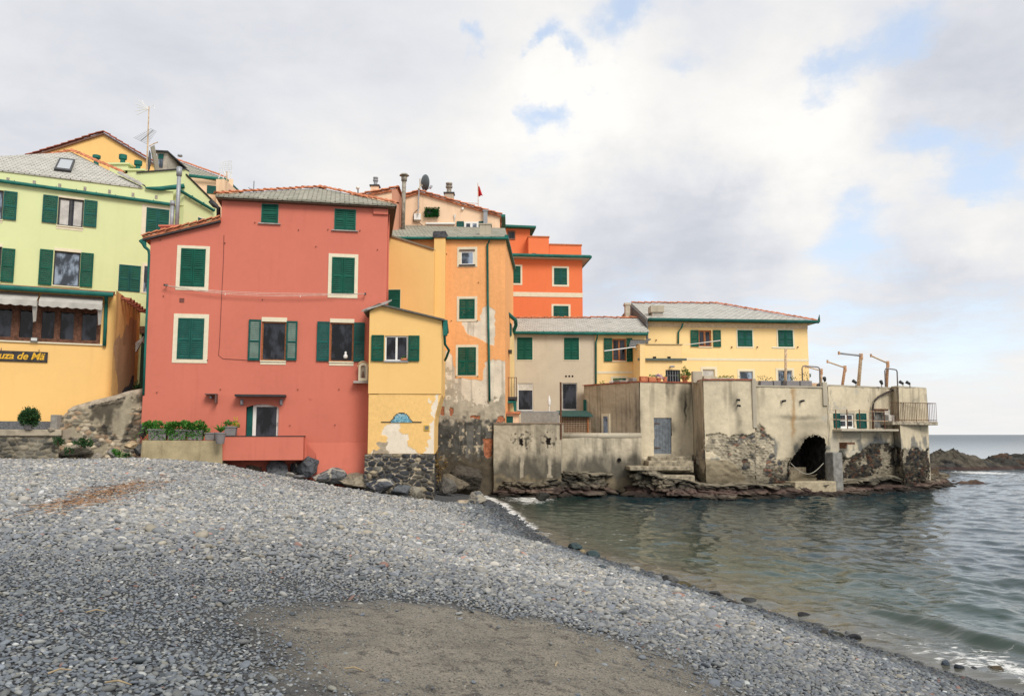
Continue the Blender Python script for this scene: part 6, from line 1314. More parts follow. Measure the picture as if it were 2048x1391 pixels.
# clutter behind the low walls
gpn = thing('grey_panel', 'flat grey metal screen standing on the bastion wall', 'screen', at(1080, 845, 42)); part('sheet', MB().fbox(FQ, FQ.U(1042, 834, -1), FQ.U(1117, 834, -1), FQ.Z(1080, 846, -1), FQ.Z(1080, 824, -1), -1.05, -1.0), simple('screen_grey', (.30, .28, .245), .6), gpn); part('frame', MB().tube([FQ.P(FQ.U(1117.5, 834, -1), FQ.Z(1117, 846, -1), -1.02), FQ.P(FQ.U(1117.5, 834, -1), FQ.Z(1117, 823, -1), -1.02), FQ.P(FQ.U(1042, 834, -1), FQ.Z(1042, 823, -1), -1.02)], .03, 6), GALV, gpn)
p_ = at(1121.5, 880, 41.0); po = part('iron_post', MB().tube([at(1122, 878, 40.8), at(1121.3, 764, 40.8)], .05, 8), RUSTY, None); tag(po, 'tall rusty iron post at the corner of the bastion wall', 'post')
p_ = at(1099, 824, 44); um = part('closed_parasol', MB().lathe(at(1098.5, 832, 43), [(.03, 0), (.03, .55), (.07, .6), (.085, .8), (.05, 1.0), (.01, 1.12)], 8), WHITE, None); tag(um, 'small folded white parasol before the beige house', 'parasol')
lt_ = thing('lattice_shed', 'small shed of brown lattice under a green roof sheet', 'shed', at(1150, 868, 44)); FLt = Fac(1124, 44.4, 1184, 44.6)
part('back_panel', MB().fbox(FLt, 0, FLt.L-.1, 2.4, FLt.Z(1150, 832), -.4, -.3), simple('brown_boards', (.17, .085, .045), .8, .1, 0, .4, 8), lt_); mb = MB(); z0, z1 = FLt.Z(1150, 868), FLt.Z(1150, 832)
for k in range(19): q = FLt.L*k/18*.96; mb.fbox(FLt, q-.012, q+.012, z0-.3, z1, -.02, .0)
for k in range(9): z = z0+(z1-z0)*k/8; mb.fbox(FLt, 0, FLt.L*.96, z-.012, z+.012, .001, .015)
part('lattice', mb, simple('pale_lattice', (.42, .31, .21), .8), lt_); part('post', MB().fbox(FLt, FLt.U(1174, 850), FLt.U(1177, 850), z0-.3, z1, .02, .1), WOOD, lt_)
part('roof', MB().slab([FLt.P(-.1, z1+.05, .3), FLt.P(FLt.L, z1+.05, .3), FLt.P(FLt.L, z1+.35, -1.2), FLt.P(-.1, z1+.35, -1.2)], .08), simple('dark_green_sheet', (.03, .085, .075), .6), lt_)
o_ = part('window', frame_bars(S0, *[S0.rect(1208, 832, 1217, 872)[k] for k in (0, 2, 1, 3)], .14, .14, .14, 0, .0, .06), CREAM, ft); a_ = S0.rect(1208, 832, 1217, 872); part('pane', MB().fbox(S0, a_[0], a_[2], a_[1], a_[3], .05, .056), GLASSB, o_)
part('shutter', MB().fbox(S0, S0.U(1169, 810), S0.U(1174, 810), S0.Z(1171, 824), S0.Z(1171, 799), .05, .1), SHT, ft)
hut = thing('small_hut', 'tiny cream hut with an orange tile top at the foot of the tower', 'hut', at(1025, 845, 42)); 
part('wall', MB().box((at(1012, 840, 42.2).x, 42.2, 3.0), (at(1038, 840, 42.2).x, 43.4, at(1025, 827, 42.2).z)), PALEPEACH, hut); part('roof', MB().box((at(1011, 840, 42.2).x-.05, 42.0, at(1025, 826.9, 42.2).z), (at(1041, 840, 42.2).x, 43.5, at(1025, 823, 42.2).z)), TERRA, hut); part('door', MB().box((at(1013, 840, 42.2).x, 42.17, 3.1), (at(1026, 840, 42.2).x, 42.199, at(1020, 832, 42.2).z)), SHT, hut)
# ------------------------------------------------------------------ rocks
def ico(sub):
    bm = bmesh.new(); bmesh.ops.create_icosphere(bm, subdivisions=sub, radius=1); bm.verts.ensure_lookup_table()
    V = np.array([v.co[:] for v in bm.verts]); T = np.array([[v.index for v in f.verts] for f in bm.faces]); bm.free(); return V, T
I1, I2, I4 = ico(1), ico(2), ico(5)
def boulder(name, label, cat, pos, size, seed, tone=(.12, .125, .135), group=None, rot=0, cuts=15, dark=.5, pale=0.0, parent=None):
    rg = np.random.default_rng(seed); V = I4[0].copy()
    for _ in range(cuts):
        d = rg.normal(size=3); d /= np.linalg.norm(d); k = rg.uniform(.42, .80); s = V@d; V = V-np.outer(np.maximum(s-k, 0)*.97, d)
    n = fbm(V[:, 0]*1.3+seed, V[:, 1]*1.3, V[:, 2]*1.3, 5, seed % 97)-.5; n2 = fbm(V[:, 0]*5+seed, V[:, 1]*5, V[:, 2]*5, 4, seed % 89)-.5
    n3 = np.abs(fbm(V[:, 0]*2.4+seed, V[:, 1]*2.4, V[:, 2]*3.6, 4, seed % 79)-.5); V = V*(1.12+n*.35+n2*.16-np.maximum(.05-n3, 0)*1.6)[:, None]; c_, s_ = math.cos(rot), math.sin(rot)
    V = V*np.array(size)*.5; V = np.stack([V[:, 0]*c_-V[:, 1]*s_, V[:, 0]*s_+V[:, 1]*c_, V[:, 2]], 1)
    f = fbm(V[:, 0]*4+seed, V[:, 1]*4, V[:, 2]*6, 5, seed % 83); col = np.array(tone)*(.45+1.1*f)[:, None]*(1-.6*(n3 < .02))[:, None]
    if pale: vein = np.abs(fbm(V[:, 0]*1.6+seed, V[:, 1]*1.6, V[:, 2]*2, 3, 7)-.5) < .018*pale; col = np.where(vein[:, None], (.40, .36, .29), col)
    o = np_mesh(name, V+np.array(pos), I4[1], ROCKV, None, col, cuts < 8, pivot=tuple(pos)); return tag(o, label, cat, group)
def brock(label, px, py, wpx, hpx, seed, tone=(.12, .125, .135), sink=.25, Y=None, depth=.8, name='boulder', cat='boulder', **kw):
    p = gpt(px, py) if Y is None else at(px, py, Y); k = p.y/FPX; w_, h_ = wpx*k, hpx*k
    return boulder(name, label, cat, (p.x, p.y+w_*.3, p.z+h_*(.5-sink)), (w_*1.12, w_*depth, h_*1.25), seed, tone, **kw)
G = 'boulders along the foot of the houses'
brock('tan flat rock first from the left in the dark gap under the balcony', 500, 948, 36, 22, 1, (.22, .185, .14), .2, 34.2, group=G); brock('narrow dark stone beside the tan rock under the balcony', 522, 948, 16, 34, 2, (.10, .10, .11), .2, 34.4, group=G)
brock('big angular blue grey boulder in the middle under the balcony', 555, 952, 40, 36, 3, (.115, .12, .13), .12, 33.9, group=G); brock('dark veined boulder deep under the balcony right end', 588, 950, 30, 36, 4, (.06, .06, .065), .12, 34.3, group=G, pale=1.5)
brock('pale small stone wedged between the boulders under the balcony', 578, 956, 22, 14, 5, (.30, .28, .25), .2, 33.7, group=G); brock('large dark blue boulder at the right corner of the balcony', 613, 947, 44, 40, 6, (.10, .108, .12), .12, 34.0, group=G)
brock('broad grey cracked slab of rock under the red wall foot', 646, 968, 70, 32, 7, (.135, .14, .145), .15, 33.6, group=G, pale=2.2, cuts=12); brock('small round grey stone before the cracked slab', 596, 958, 22, 12, 8, (.17, .17, .17), .2, 33.3, group=G)
brock('tan concrete rubble lump between cracked slab and dark stone base', 700, 972, 66, 30, 9, (.24, .205, .15), .3, 33.8, group=G, cuts=12)
brock('dark slate boulder leaning on the left foot of the stone base', 757, 985, 54, 28, 10, (.085, .092, .105), .15, 33.2, group=G, pale=1.6); brock('dark blocky slab in front of the stone base', 800, 990, 46, 26, 11, (.11, .12, .13), .15, 33.0, group=G); brock('pale curved stone lump at the right foot of the stone base', 833, 990, 30, 18, 12, (.22, .20, .16), .2, 33.1, group=G)
brock('sloping brown outcrop at the mouldy tower foot', 902, 978, 62, 40, 13, (.15, .125, .09), .2, 38.5, group=G); brock('dark jagged outcrop against the tower wall', 938, 972, 66, 48, 14, (.075, .065, .052), .2, 40.2, group=G); brock('grey angular rock below the tower outcrop', 893, 978, 46, 26, 15, (.13, .12, .105), .2, 37.2, group=G)
brock('squarish pale rock on the gravel between tower and water', 953, 987, 32, 22, 16, (.27, .25, .205), .15, group=G); brock('large grey rock split by a white vein near the water corner', 958, 1010, 44, 26, 17, (.18, .185, .19), .15, group=G, pale=2); brock('dark low rock beside the white veined rock', 981, 1014, 24, 14, 18, (.07, .075, .08), .2, group=G); brock('long flat tan rock lying on the gravel', 922, 1008, 40, 9, 19, (.36, .30, .22), .2, group=G)
brock('dark wet rock standing alone in the shallow foam', 1084, 1002, 32, 17, 20, (.035, .035, .03), .15, group=G)
G = 'wet rocks along the shoreline'
SR = [('biggest dark teal rock on the curve of the shoreline', 1158, 1098, 32, 17, (.05, .075, .08)), ('small tan rock between the two teal shoreline rocks', 1173, 1105, 13, 10, (.24, .19, .11)), ('second dark teal rock right of the small tan one', 1194, 1112, 28, 16, (.05, .075, .08)), ('round blue grey rock just below the teal pair', 1212, 1137, 17, 12, (.06, .075, .085)),
 ('pale smooth flat rock on the pebble edge', 1276, 1140, 34, 12, (.25, .24, .21)), ('pale grey rock left of the brown cluster at the waterline', 1322, 1159, 22, 15, (.20, .21, .215)), ('striped grey rock in the brown waterline cluster', 1347, 1165, 32, 22, (.12, .12, .115)), ('dark block at the lower edge of the waterline cluster', 1358, 1175, 25, 15, (.085, .09, .1)), ('mossy brown rock at the right of the waterline cluster', 1377, 1172, 30, 14, (.09, .075, .04)),
 ('long dark rock half in the water past the mossy rock', 1448, 1190, 30, 11, (.05, .05, .05)), ('flat dark rock on the wet pebbles by the thin foam', 1517, 1204, 34, 12, (.055, .058, .06)), ('brown black rock behind the flat dark one', 1480, 1208, 24, 11, (.07, .06, .05)), ('thin black rock lying in the shallow water', 1625, 1231, 32, 9, (.03, .03, .032)), ('dark brown rock beside the white foam', 1660, 1266, 26, 11, (.055, .05, .042)), ('greenish dark rock in the foam next to the brown one', 1690, 1271, 26, 10, (.04, .042, .03)), ('black rounded rock at the end of the foam cluster', 1724, 1278, 28, 14, (.035, .037, .04)),
 ('rounded blue rock right of the foam', 1906, 1328, 16, 14, (.06, .075, .095)), ('dark egg shaped rock among the large right pebbles', 1935, 1337, 17, 15, (.05, .06, .075)), ('low dark rock near the right foam line', 1963, 1340, 18, 11, (.045, .05, .06)), ('long brown rock farthest right in the foam', 2013, 1341, 32, 14, (.075, .06, .04))]
for k, (lab, x, y, w_, h_, t_) in enumerate(SR): brock(lab, x-(14 if x > 1400 else 8), y+1, w_*.85, h_*.85, 40+k, t_, .34, group=G, cuts=4, name='shore_rock', cat='rock', rot=-.5)
G = 'loose stones by the old walls'
brock('long tan stone block on the rubble under the stair wall', 259, 893, 34, 12, 70, (.45, .34, .21), .1, 32.6, group=G, cuts=14, name='stone', cat='stone'); brock('grey squarish stone right of the weeds', 222, 910, 22, 20, 71, (.26, .245, .22), .15, 32.2, group=G, name='stone', cat='stone'); brock('pale pointed slab lying at the foot of the rubble', 190, 918, 26, 16, 72, (.36, .32, .26), .1, 31.6, group=G, name='stone', cat='stone'); brock('broad sloping slab under the two weeds', 140, 908, 86, 26, 73, (.28, .25, .195), .2, 31.9, group=G, cuts=12, name='stone', cat='stone'); brock('small white stone on the promenade ledge', 101, 861, 18, 6, 74, (.42, .37, .29), .1, 31.4, group=G, name='stone', cat='stone'); brock('dark stone under the long tan block', 275, 905, 30, 22, 75, (.13, .125, .12), .2, 32.7, group=G, name='stone', cat='stone')
brock('dark rough rock at the end of the planter plinth', 430, 905, 32, 40, 76, (.09, .085, .075), .2, 33.2, group=G, name='stone', cat='stone'); brock('dark rock between the plinth and the stair wall', 283, 868, 18, 28, 77, (.085, .085, .085), .2, 33.0, group=G, name='stone', cat='stone')
# ledge of natural rock under the sea walls
LP = [(905, 44.5), (950, 42.6), (988, 41.0), (1030, 40.5), (1085, 40.2), (1130, 40.6), (1180, 41.0), (1225, 42.4), (1245, 42.6), (1262, 41.0), (1300, 40.3), (1350, 39.9), (1400, 39.6), (1450, 39.4), (1500, 39.5), (1560, 40.2), (1610, 40.7), (1660, 41.1), (1720, 42.3), (1790, 44.2), (1850, 46.0), (1882, 48.0), (1880, 51), (1862, 56)]
TOPY = [(905, 955), (950, 958), (988, 957), (1085, 960), (1122, 958), (1126, 942), (1225, 942), (1260, 936), (1300, 944), (1385, 962), (1400, 967), (1500, 968), (1575, 970), (1660, 968), (1720, 958), (1790, 952), (1850, 946), (1882, 946)]
def ledge_mesh():
    P = np.array([gp(x, y).xy[:] for x, y in LP]); d = np.r_[0, np.cumsum(np.hypot(*np.diff(P, axis=0).T))]; N = int(d[-1]/.045); t = np.linspace(0, d[-1], N)
    X_ = np.interp(t, d, P[:, 0]); Y_ = np.interp(t, d, P[:, 1]); k = np.ones(15)/15; X_[8:-8] = np.convolve(X_, k, 'same')[8:-8]; Y_[8:-8] = np.convolve(Y_, k, 'same')[8:-8]
    tx, ty = np.gradient(X_), np.gradient(Y_); l = np.hypot(tx, ty); nx_, ny_ = ty/l, -tx/l                  # outward (towards the sea)
    px_, _ = proj_np(X_, Y_, 0*X_); top = CZ-(np.interp(px_, [p_[0] for p_ in TOPY], [p_[1] for p_ in TOPY])-868.5)*Y_/FPX
    J = 64; v = np.linspace(0, 1, J); T_, Vv = np.meshgrid(t, v); s = lambda q: np.tile(q, (J, 1))
    # profile: back 3 m behind, level to the edge, then down to below water with a foot
    out = np.interp(v, [0, .28, .40, .62, .80, .92, 1], [-3.2, -.75, -.30, -.12, .06, .35, .9]); zz = np.interp(v, [0, .28, .40, .62, .80, .92, 1], [1.02, 1.0, .93, .55, .22, .02, -.8])
    O = np.tile(out[:, None], (1, N)); Zb = np.where(np.tile(zz[:, None], (1, N)) > 0, np.tile(zz[:, None], (1, N))*s(top), np.tile(zz[:, None], (1, N)))
    A = s(X_)+s(nx_)*O; B = s(Y_)+s(ny_)*O
    n1_ = fbm(T_*.45, Zb*.9+Vv*1.2, O*.3, 5, 201)-.5; rid = 1-np.abs(fbm(T_*.9, Zb*2.6, O*.8, 5, 211)*2-1); strat = fbm(T_*.5, Zb*6.5+T_*.12, 0, 4, 221)-.5; n4 = fbm(T_*4, Zb*4, O*4, 4, 231)-.5
    edge = sstep(Vv, .22, .42); wT = T_+.25*vn(T_*2, Zb*3, 0, 5); wZ = Zb+.12*vn(T_*1.5, Zb*4, 3, 7)+T_*.05
    q1, gq, qi = rubble(wT.ravel(), wZ.ravel(), 1.0, .30, 71); gq = gq.reshape(T_.shape); qi = qi.reshape(T_.shape); q1b, gq2, qi2 = rubble(wT.ravel(), wZ.ravel(), .36, .13, 73); gq2 = gq2.reshape(T_.shape); qi2 = qi2.reshape(T_.shape); n5 = fbm(T_*9, Zb*12, O*9, 3, 237)-.5
    D = (n1_*1.3+(rid-.75)*.35+strat*.4+n4*.34+n5*.14+(qi-.5)*.46-.16*(1-sstep(gq, 0, .16))+(qi2-.5)*.13-.05*(1-sstep(gq2, 0, .2)))*edge
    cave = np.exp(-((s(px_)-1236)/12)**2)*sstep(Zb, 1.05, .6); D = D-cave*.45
    zz2 = Zb+(fbm(T_*.8, O*.8, 0, 4, 241)-.5)*.32*sstep(Zb, .1, .5)+n4*.05
    A = A+s(nx_)*D; B = B+s(ny_)*D
    f = fbm(T_*3, zz2*6, O*3, 5, 251); g_ = fbm(T_*.6, zz2*1.5, O, 4, 261)
    base = np.where(g_[..., None] > .52, (.155, .132, .095), (.085, .076, .057))*((.3+1.25*f)*(.65+.7*qi)*(.75+.5*qi2)*(1-.75*(1-sstep(gq, .0, .14))*edge)*(1-.45*(1-sstep(gq2, 0, .16))*edge))[..., None]; pinkb = np.exp(-((zz2-.30-.2*n1_)/.16)**2)
    base = base*(1-.6*pinkb[..., None])+np.array([.12, .068, .06])*.6*pinkb[..., None]*(.4+1.1*f)[..., None]
    wet = 1-sstep(zz2+n1_*.25, .02, .26); base = base*(1-.85*wet[..., None])+np.array([.010, .007, .006])*wet[..., None]
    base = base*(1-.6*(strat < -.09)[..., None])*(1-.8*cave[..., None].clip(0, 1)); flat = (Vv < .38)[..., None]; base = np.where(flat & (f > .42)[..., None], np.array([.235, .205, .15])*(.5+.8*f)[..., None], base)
    i_ = np.arange((N-1)*(J-1)); r_, c_ = i_//(N-1), i_ % (N-1); a_ = r_*N+c_
    V = np.stack([A.ravel(), B.ravel(), zz2.ravel()], 1)
    o = np_mesh('rock_ledge', V, np.stack([a_, a_+N, a_+N+1, a_+1], 1), ROCKV, None, base.reshape(-1, 3), True, pivot=(8, 41, 0)); return tag(o, 'low brown rock shelf at the waterline under the sea walls', 'rock shelf')
ledge_mesh()
# steps and slab at the plank door
st = thing('stone_steps', 'worn concrete steps and landing below the blue grey plank door', 'steps', gp(1330, 42))
stm = simple('worn_step', (.30, .26, .19), .95, .1, 0, .45, 5)
for k, (xa, xb, yt, Y_) in enumerate(((1258, 1386, 932, 41.2), (1296, 1386, 921, 41.7), (1300, 1384, 912, 42.2))):
    F_ = Fac(xa, Y_, xb, Y_+.05); part('landing' if k == 0 else 'step', MB().fbox(F_, 0, F_.L, F_.Z((xa+xb)/2, yt)-(.22 if k == 0 else .6), F_.Z((xa+xb)/2, yt), -1.6, 0), stm, st, bevel=.05)
F_ = Fac(1322, 40.6, 1388, 40.7); part('lower_landing', MB().fbox(F_, 0, F_.L, .1, F_.Z(1350, 950), -1.0, 0), stm, st, bevel=.06)
# far reef
def reef(name, label, px0, px1, Y_, dep, prof, seed, tones=((.058, .057, .052), (.115, .10, .075))):
    N, J = 220, 70; px_ = np.linspace(px0, px1, N); a_, b_ = at(px0, 868.5, Y_), at(px1, 868.5, Y_); X_ = np.linspace(a_.x, b_.x, N)
    H = np.interp(px_, [p_[0] for p_ in prof], [p_[1] for p_ in prof])*Y_/FPX; v = np.linspace(-1, 1, J); XX, VV = np.meshgrid(X_, v); HH = np.tile(H, (J, 1))
    YY = Y_+dep*.5+VV*dep*.5; sh_ = (1-np.abs(VV)**1.4); n_ = fbm(XX*.7, YY*.7, 0, 5, seed)-.5; hf = fbm(XX*2.6+YY*.8, YY*2.6, 1, 5, seed+21)-.5; rd = 1-np.abs(fbm(XX*1.1+YY*.4, YY*1.1, 3, 5, seed+9)*2-1)
    ZZ = HH*(sh_*1.15-.12)+ (n_*1.3+(rd-.75)*.9)*(.12+.26*HH)*np.clip(sh_*2, .2, 1)+hf*(.12+.55*HH)*np.clip(sh_*2, .1, 1)-.05; ZZ = ZZ*.80; XX = XX+(fbm(XX, YY, 5, 4, seed+3)-.5)*.5
    f = fbm(XX*2.2, YY*2.2, ZZ*3, 5, seed+5); g_ = fbm(XX*.5+ZZ*.8, YY*.5, 0, 4, seed+7); c_ = np.where(g_[..., None] > .54, tones[1], tones[0])*((.2+1.0*f)*(1-.7*sstep(-hf, .0, .18)))[..., None]
    pk_ = 1-sstep(ZZ, .05, .35); c_ = c_*(1-.7*pk_[..., None])+np.array([.06, .03, .025])*.7*pk_[..., None]
    i_ = np.arange((N-1)*(J-1)); r_, q = i_//(N-1), i_ % (N-1); k = r_*N+q
    o = np_mesh(name, np.stack([XX.ravel(), YY.ravel(), ZZ.ravel()], 1), np.stack([k, k+1, k+N+1, k+N], 1), ROCKV, None, c_.reshape(-1, 3), True, pivot=((a_.x+b_.x)/2, Y_, 0)); return tag(o, label, 'reef')
reef('reef', 'jagged brown reef peak behind the terrace corner', 1848, 2034, 72, 6, [(1848, 20), (1865, 24), (1896, 28), (1903, 34), (1915, 44), (1922, 47), (1928, 44), (1942, 47), (1950, 40), (1965, 30), (1985, 30), (2000, 27), (2015, 16), (2034, 4)], 301)
reef('reef', 'dark rounded reef at the right edge of the picture', 2000, 2130, 74, 6, [(2000, 3), (2012, 20), (2020, 29), (2035, 32), (2048, 30), (2085, 34), (2110, 20), (2130, 2)], 331, ((.06, .058, .05), (.12, .075, .05)))
reef('reef', 'small low brown rock awash in the water', 1920, 1982, 50.5, 1.6, [(1920, 1), (1932, 8), (1942, 6), (1950, 11), (1962, 10), (1975, 6), (1982, 1)], 351, ((.12, .09, .06), (.22, .17, .11)))
reef('reef', 'tiny dark rock barely breaking the water left of the low brown rock', 1898, 1920, 53, 1.0, [(1898, 1), (1908, 4.5), (1920, 1)], 361)
brock('brown rounded rock at the seaward corner of the terrace', 1874, 958, 24, 26, 90, (.10, .075, .05), .2, 48.5, name='shore_rock', cat='rock')

# ------------------------------------------------------------------ sea
ys_ = [5.0]
while ys_[-1] < 14000: ys_.append(ys_[-1]*1.0046+ .002 if ys_[-1] < 95 else ys_[-1]*1.06)
ys_ = np.array(ys_); ts = np.concatenate([np.linspace(-6, -.25, 60)[:-1], np.linspace(-.25, .95, 620), np.linspace(.95, 6, 60)[1:]])
T_, Y_ = np.meshgrid(ts, ys_); X_ = T_*Y_; X_, Y_ = X_.ravel(), Y_.ravel(); so = X_-shore(Y_)
rg = np.random.default_rng(5); Zs = np.zeros(X_.shape)
for k in range(46):
    lam = .26*(1.048**k); ang = math.radians(215)+rg.normal()*.8; kx, ky = math.cos(ang)*2*math.pi/lam, math.sin(ang)*2*math.pi/lam
    fade = 1-sstep(Y_, lam*48, lam*120); Zs += .0078*lam**.85*np.cos(kx*X_+ky*Y_+rg.uniform(0, 6.28)+1.3*np.sin(.4*X_+.3*Y_+k))*fade
cov_ = .45+.75*fbm(X_*.12, Y_*.12, 0, 3, 401); bay = .55+.45*sstep(so, .5, 5); Zs = Zs*cov_*bay*.72
wl = np.interp(Y_, [3, 8, 11.7, 14.7, 16], [9.2, 8.5, 7.5, 6.4, 6.0]); amp = .11*sstep(Y_, 16.5, 13.2)*(1-sstep(Y_, 40, 60)); q = (X_-wl+(fbm(Y_*.8, X_*.2, 0, 3, 9)-.5)*.5)
Zs += amp*np.exp(-np.where(q < 0, (q/.20)**2, (q/.55)**2))
Zs += .035*np.exp(-((so-.55-(fbm(Y_*.5, Y_*0, 0, 3, 19)-.5)*.8)/.3)**2)*(Y_ < 40); Zs *= 1-sstep(Y_, 120, 300)
ledx = np.array([gp(x, y).x for x, y in LP[2:20]]); ledy = np.array([gp(x, y).y for x, y in LP[2:20]])
near_rock = np.interp(X_, ledx, ledy)-Y_; nr = np.where((X_ > ledx[0]-1) & (X_ < ledx[-1]+2), near_rock, 9.)
fn_ = sstep(fbm(X_*.45, Y_*.45, 0, 3, 431), .38, .62); foam = np.maximum(np.exp(-(so/.55)**2)*(Y_ < 42)*(.04+.30*fn_*fn_+.75*sstep(Y_, 21, 29)), np.exp(-((so-1.4)/1.5)**2)*.5*sstep(Y_, 15, 11)*fn_); foam = np.maximum(foam, .75*np.exp(-((Y_-39)/3.4)**2-((X_-.9)/1.6)**2)); foam = np.maximum(foam, .34*np.exp(-((so-2)/2.4)**2)*np.exp(-((Y_-26)/8)**2)); foam = np.maximum(foam, .40*np.exp(-(nr/.5)**2))
foam = np.maximum(foam, .85*np.exp(-((Y_-66)/4)**2-((X_-38.5)/3)**2)+.6*np.exp(-((Y_-52)/1.5)**2-((X_-27)/1.2)**2)); foam = np.maximum(foam, .66*np.exp(-((Y_-11.0)/2.4)**2)*np.exp(-((so-.9)/.9)**2))
nC, nR = len(ts), len(ys_); i_ = np.arange((nC-1)*(nR-1)); r_, c_ = i_//(nC-1), i_ % (nC-1); a_ = r_*nC+c_
m = M('sea_water'); p = m.pos()
r1 = m.noise(m.vmul(p, (1., 1.9, 1)), 2.6, 4, .6, .5); r2 = m.noise(m.vmul(p, (1., 1.6, 1)), .95, 3, .55, .3); r3 = m.noise(m.vmul(p, (1., 1.4, 1)), .17, 4, .6)
dep = m.attr('depth', 'Fac'); fo = m.attr('foam', 'Fac')
dn = m.math('ADD', dep, m.math('MULTIPLY', m.math('SUBTRACT', r2, .5), 2.0))
body = m.ramp(m.mr(dn, 0, 14, 0, 1, False), [(0, (.10, .095, .076)), (.10, (.052, .062, .05)), (.30, (.014, .044, .035)), (.7, (.006, .028, .024)), (1, (.008, .03, .038))])
f1 = m.noise(m.vmul(p, (1, 1, 1)), 2.4, 6, .72, 1.2); f2 = m.noise(m.vmul(p, (.5, 1.6, 1)), 3.4, 6, .72, 2.0); fm = m.math('ADD', m.math('MULTIPLY', f1, .5), m.math('MULTIPLY', f2, .5))
fk = m.mr(m.math('ADD', fm, m.math('MULTIPLY', fo, .31)), .655, .76)
fk = m.math('MULTIPLY', fk, m.mr(fo, .02, .2))
h = m.math('ADD', m.math('MULTIPLY', r1, .15), m.math('ADD', m.math('MULTIPLY', r2, .30), m.math('MULTIPLY', r3, .60)))
bb_ = m.n('ShaderNodeBump', None, Strength=.30, Distance=.35, Height=h)
wat = m.n('ShaderNodeBsdfPrincipled', None, Base_Color=m.mix(fk, body, (.72, .72, .70)), Roughness=m.math('MAXIMUM', m.mr(fk, 0, 1, .05, .7), m.mr(m.attr('far', 'Fac'), 0, 1, .05, .30, False)), IOR=1.33, Normal=bb_.outputs[0])
wat.inputs['Specular IOR Level'].default_value = .5
ou = m.n('ShaderNodeOutputMaterial'); m.t.links.new(wat.outputs[0], ou.inputs[0])
depth_ = np.clip(np.minimum(so*np.where(Y_ > 20, 2.3, 1.5), 30), 0, 30)
sea = np_mesh('sea', np.stack([X_, Y_, Zs], 1), np.stack([a_, a_+1, a_+nC+1, a_+nC], 1), m.m, attrs={'depth': depth_, 'foam': foam, 'far': sstep(np.log(Y_), math.log(45), math.log(700))}); tag(sea, 'calm grey green sea with small ripples reaching the horizon', 'sea', kind='structure')

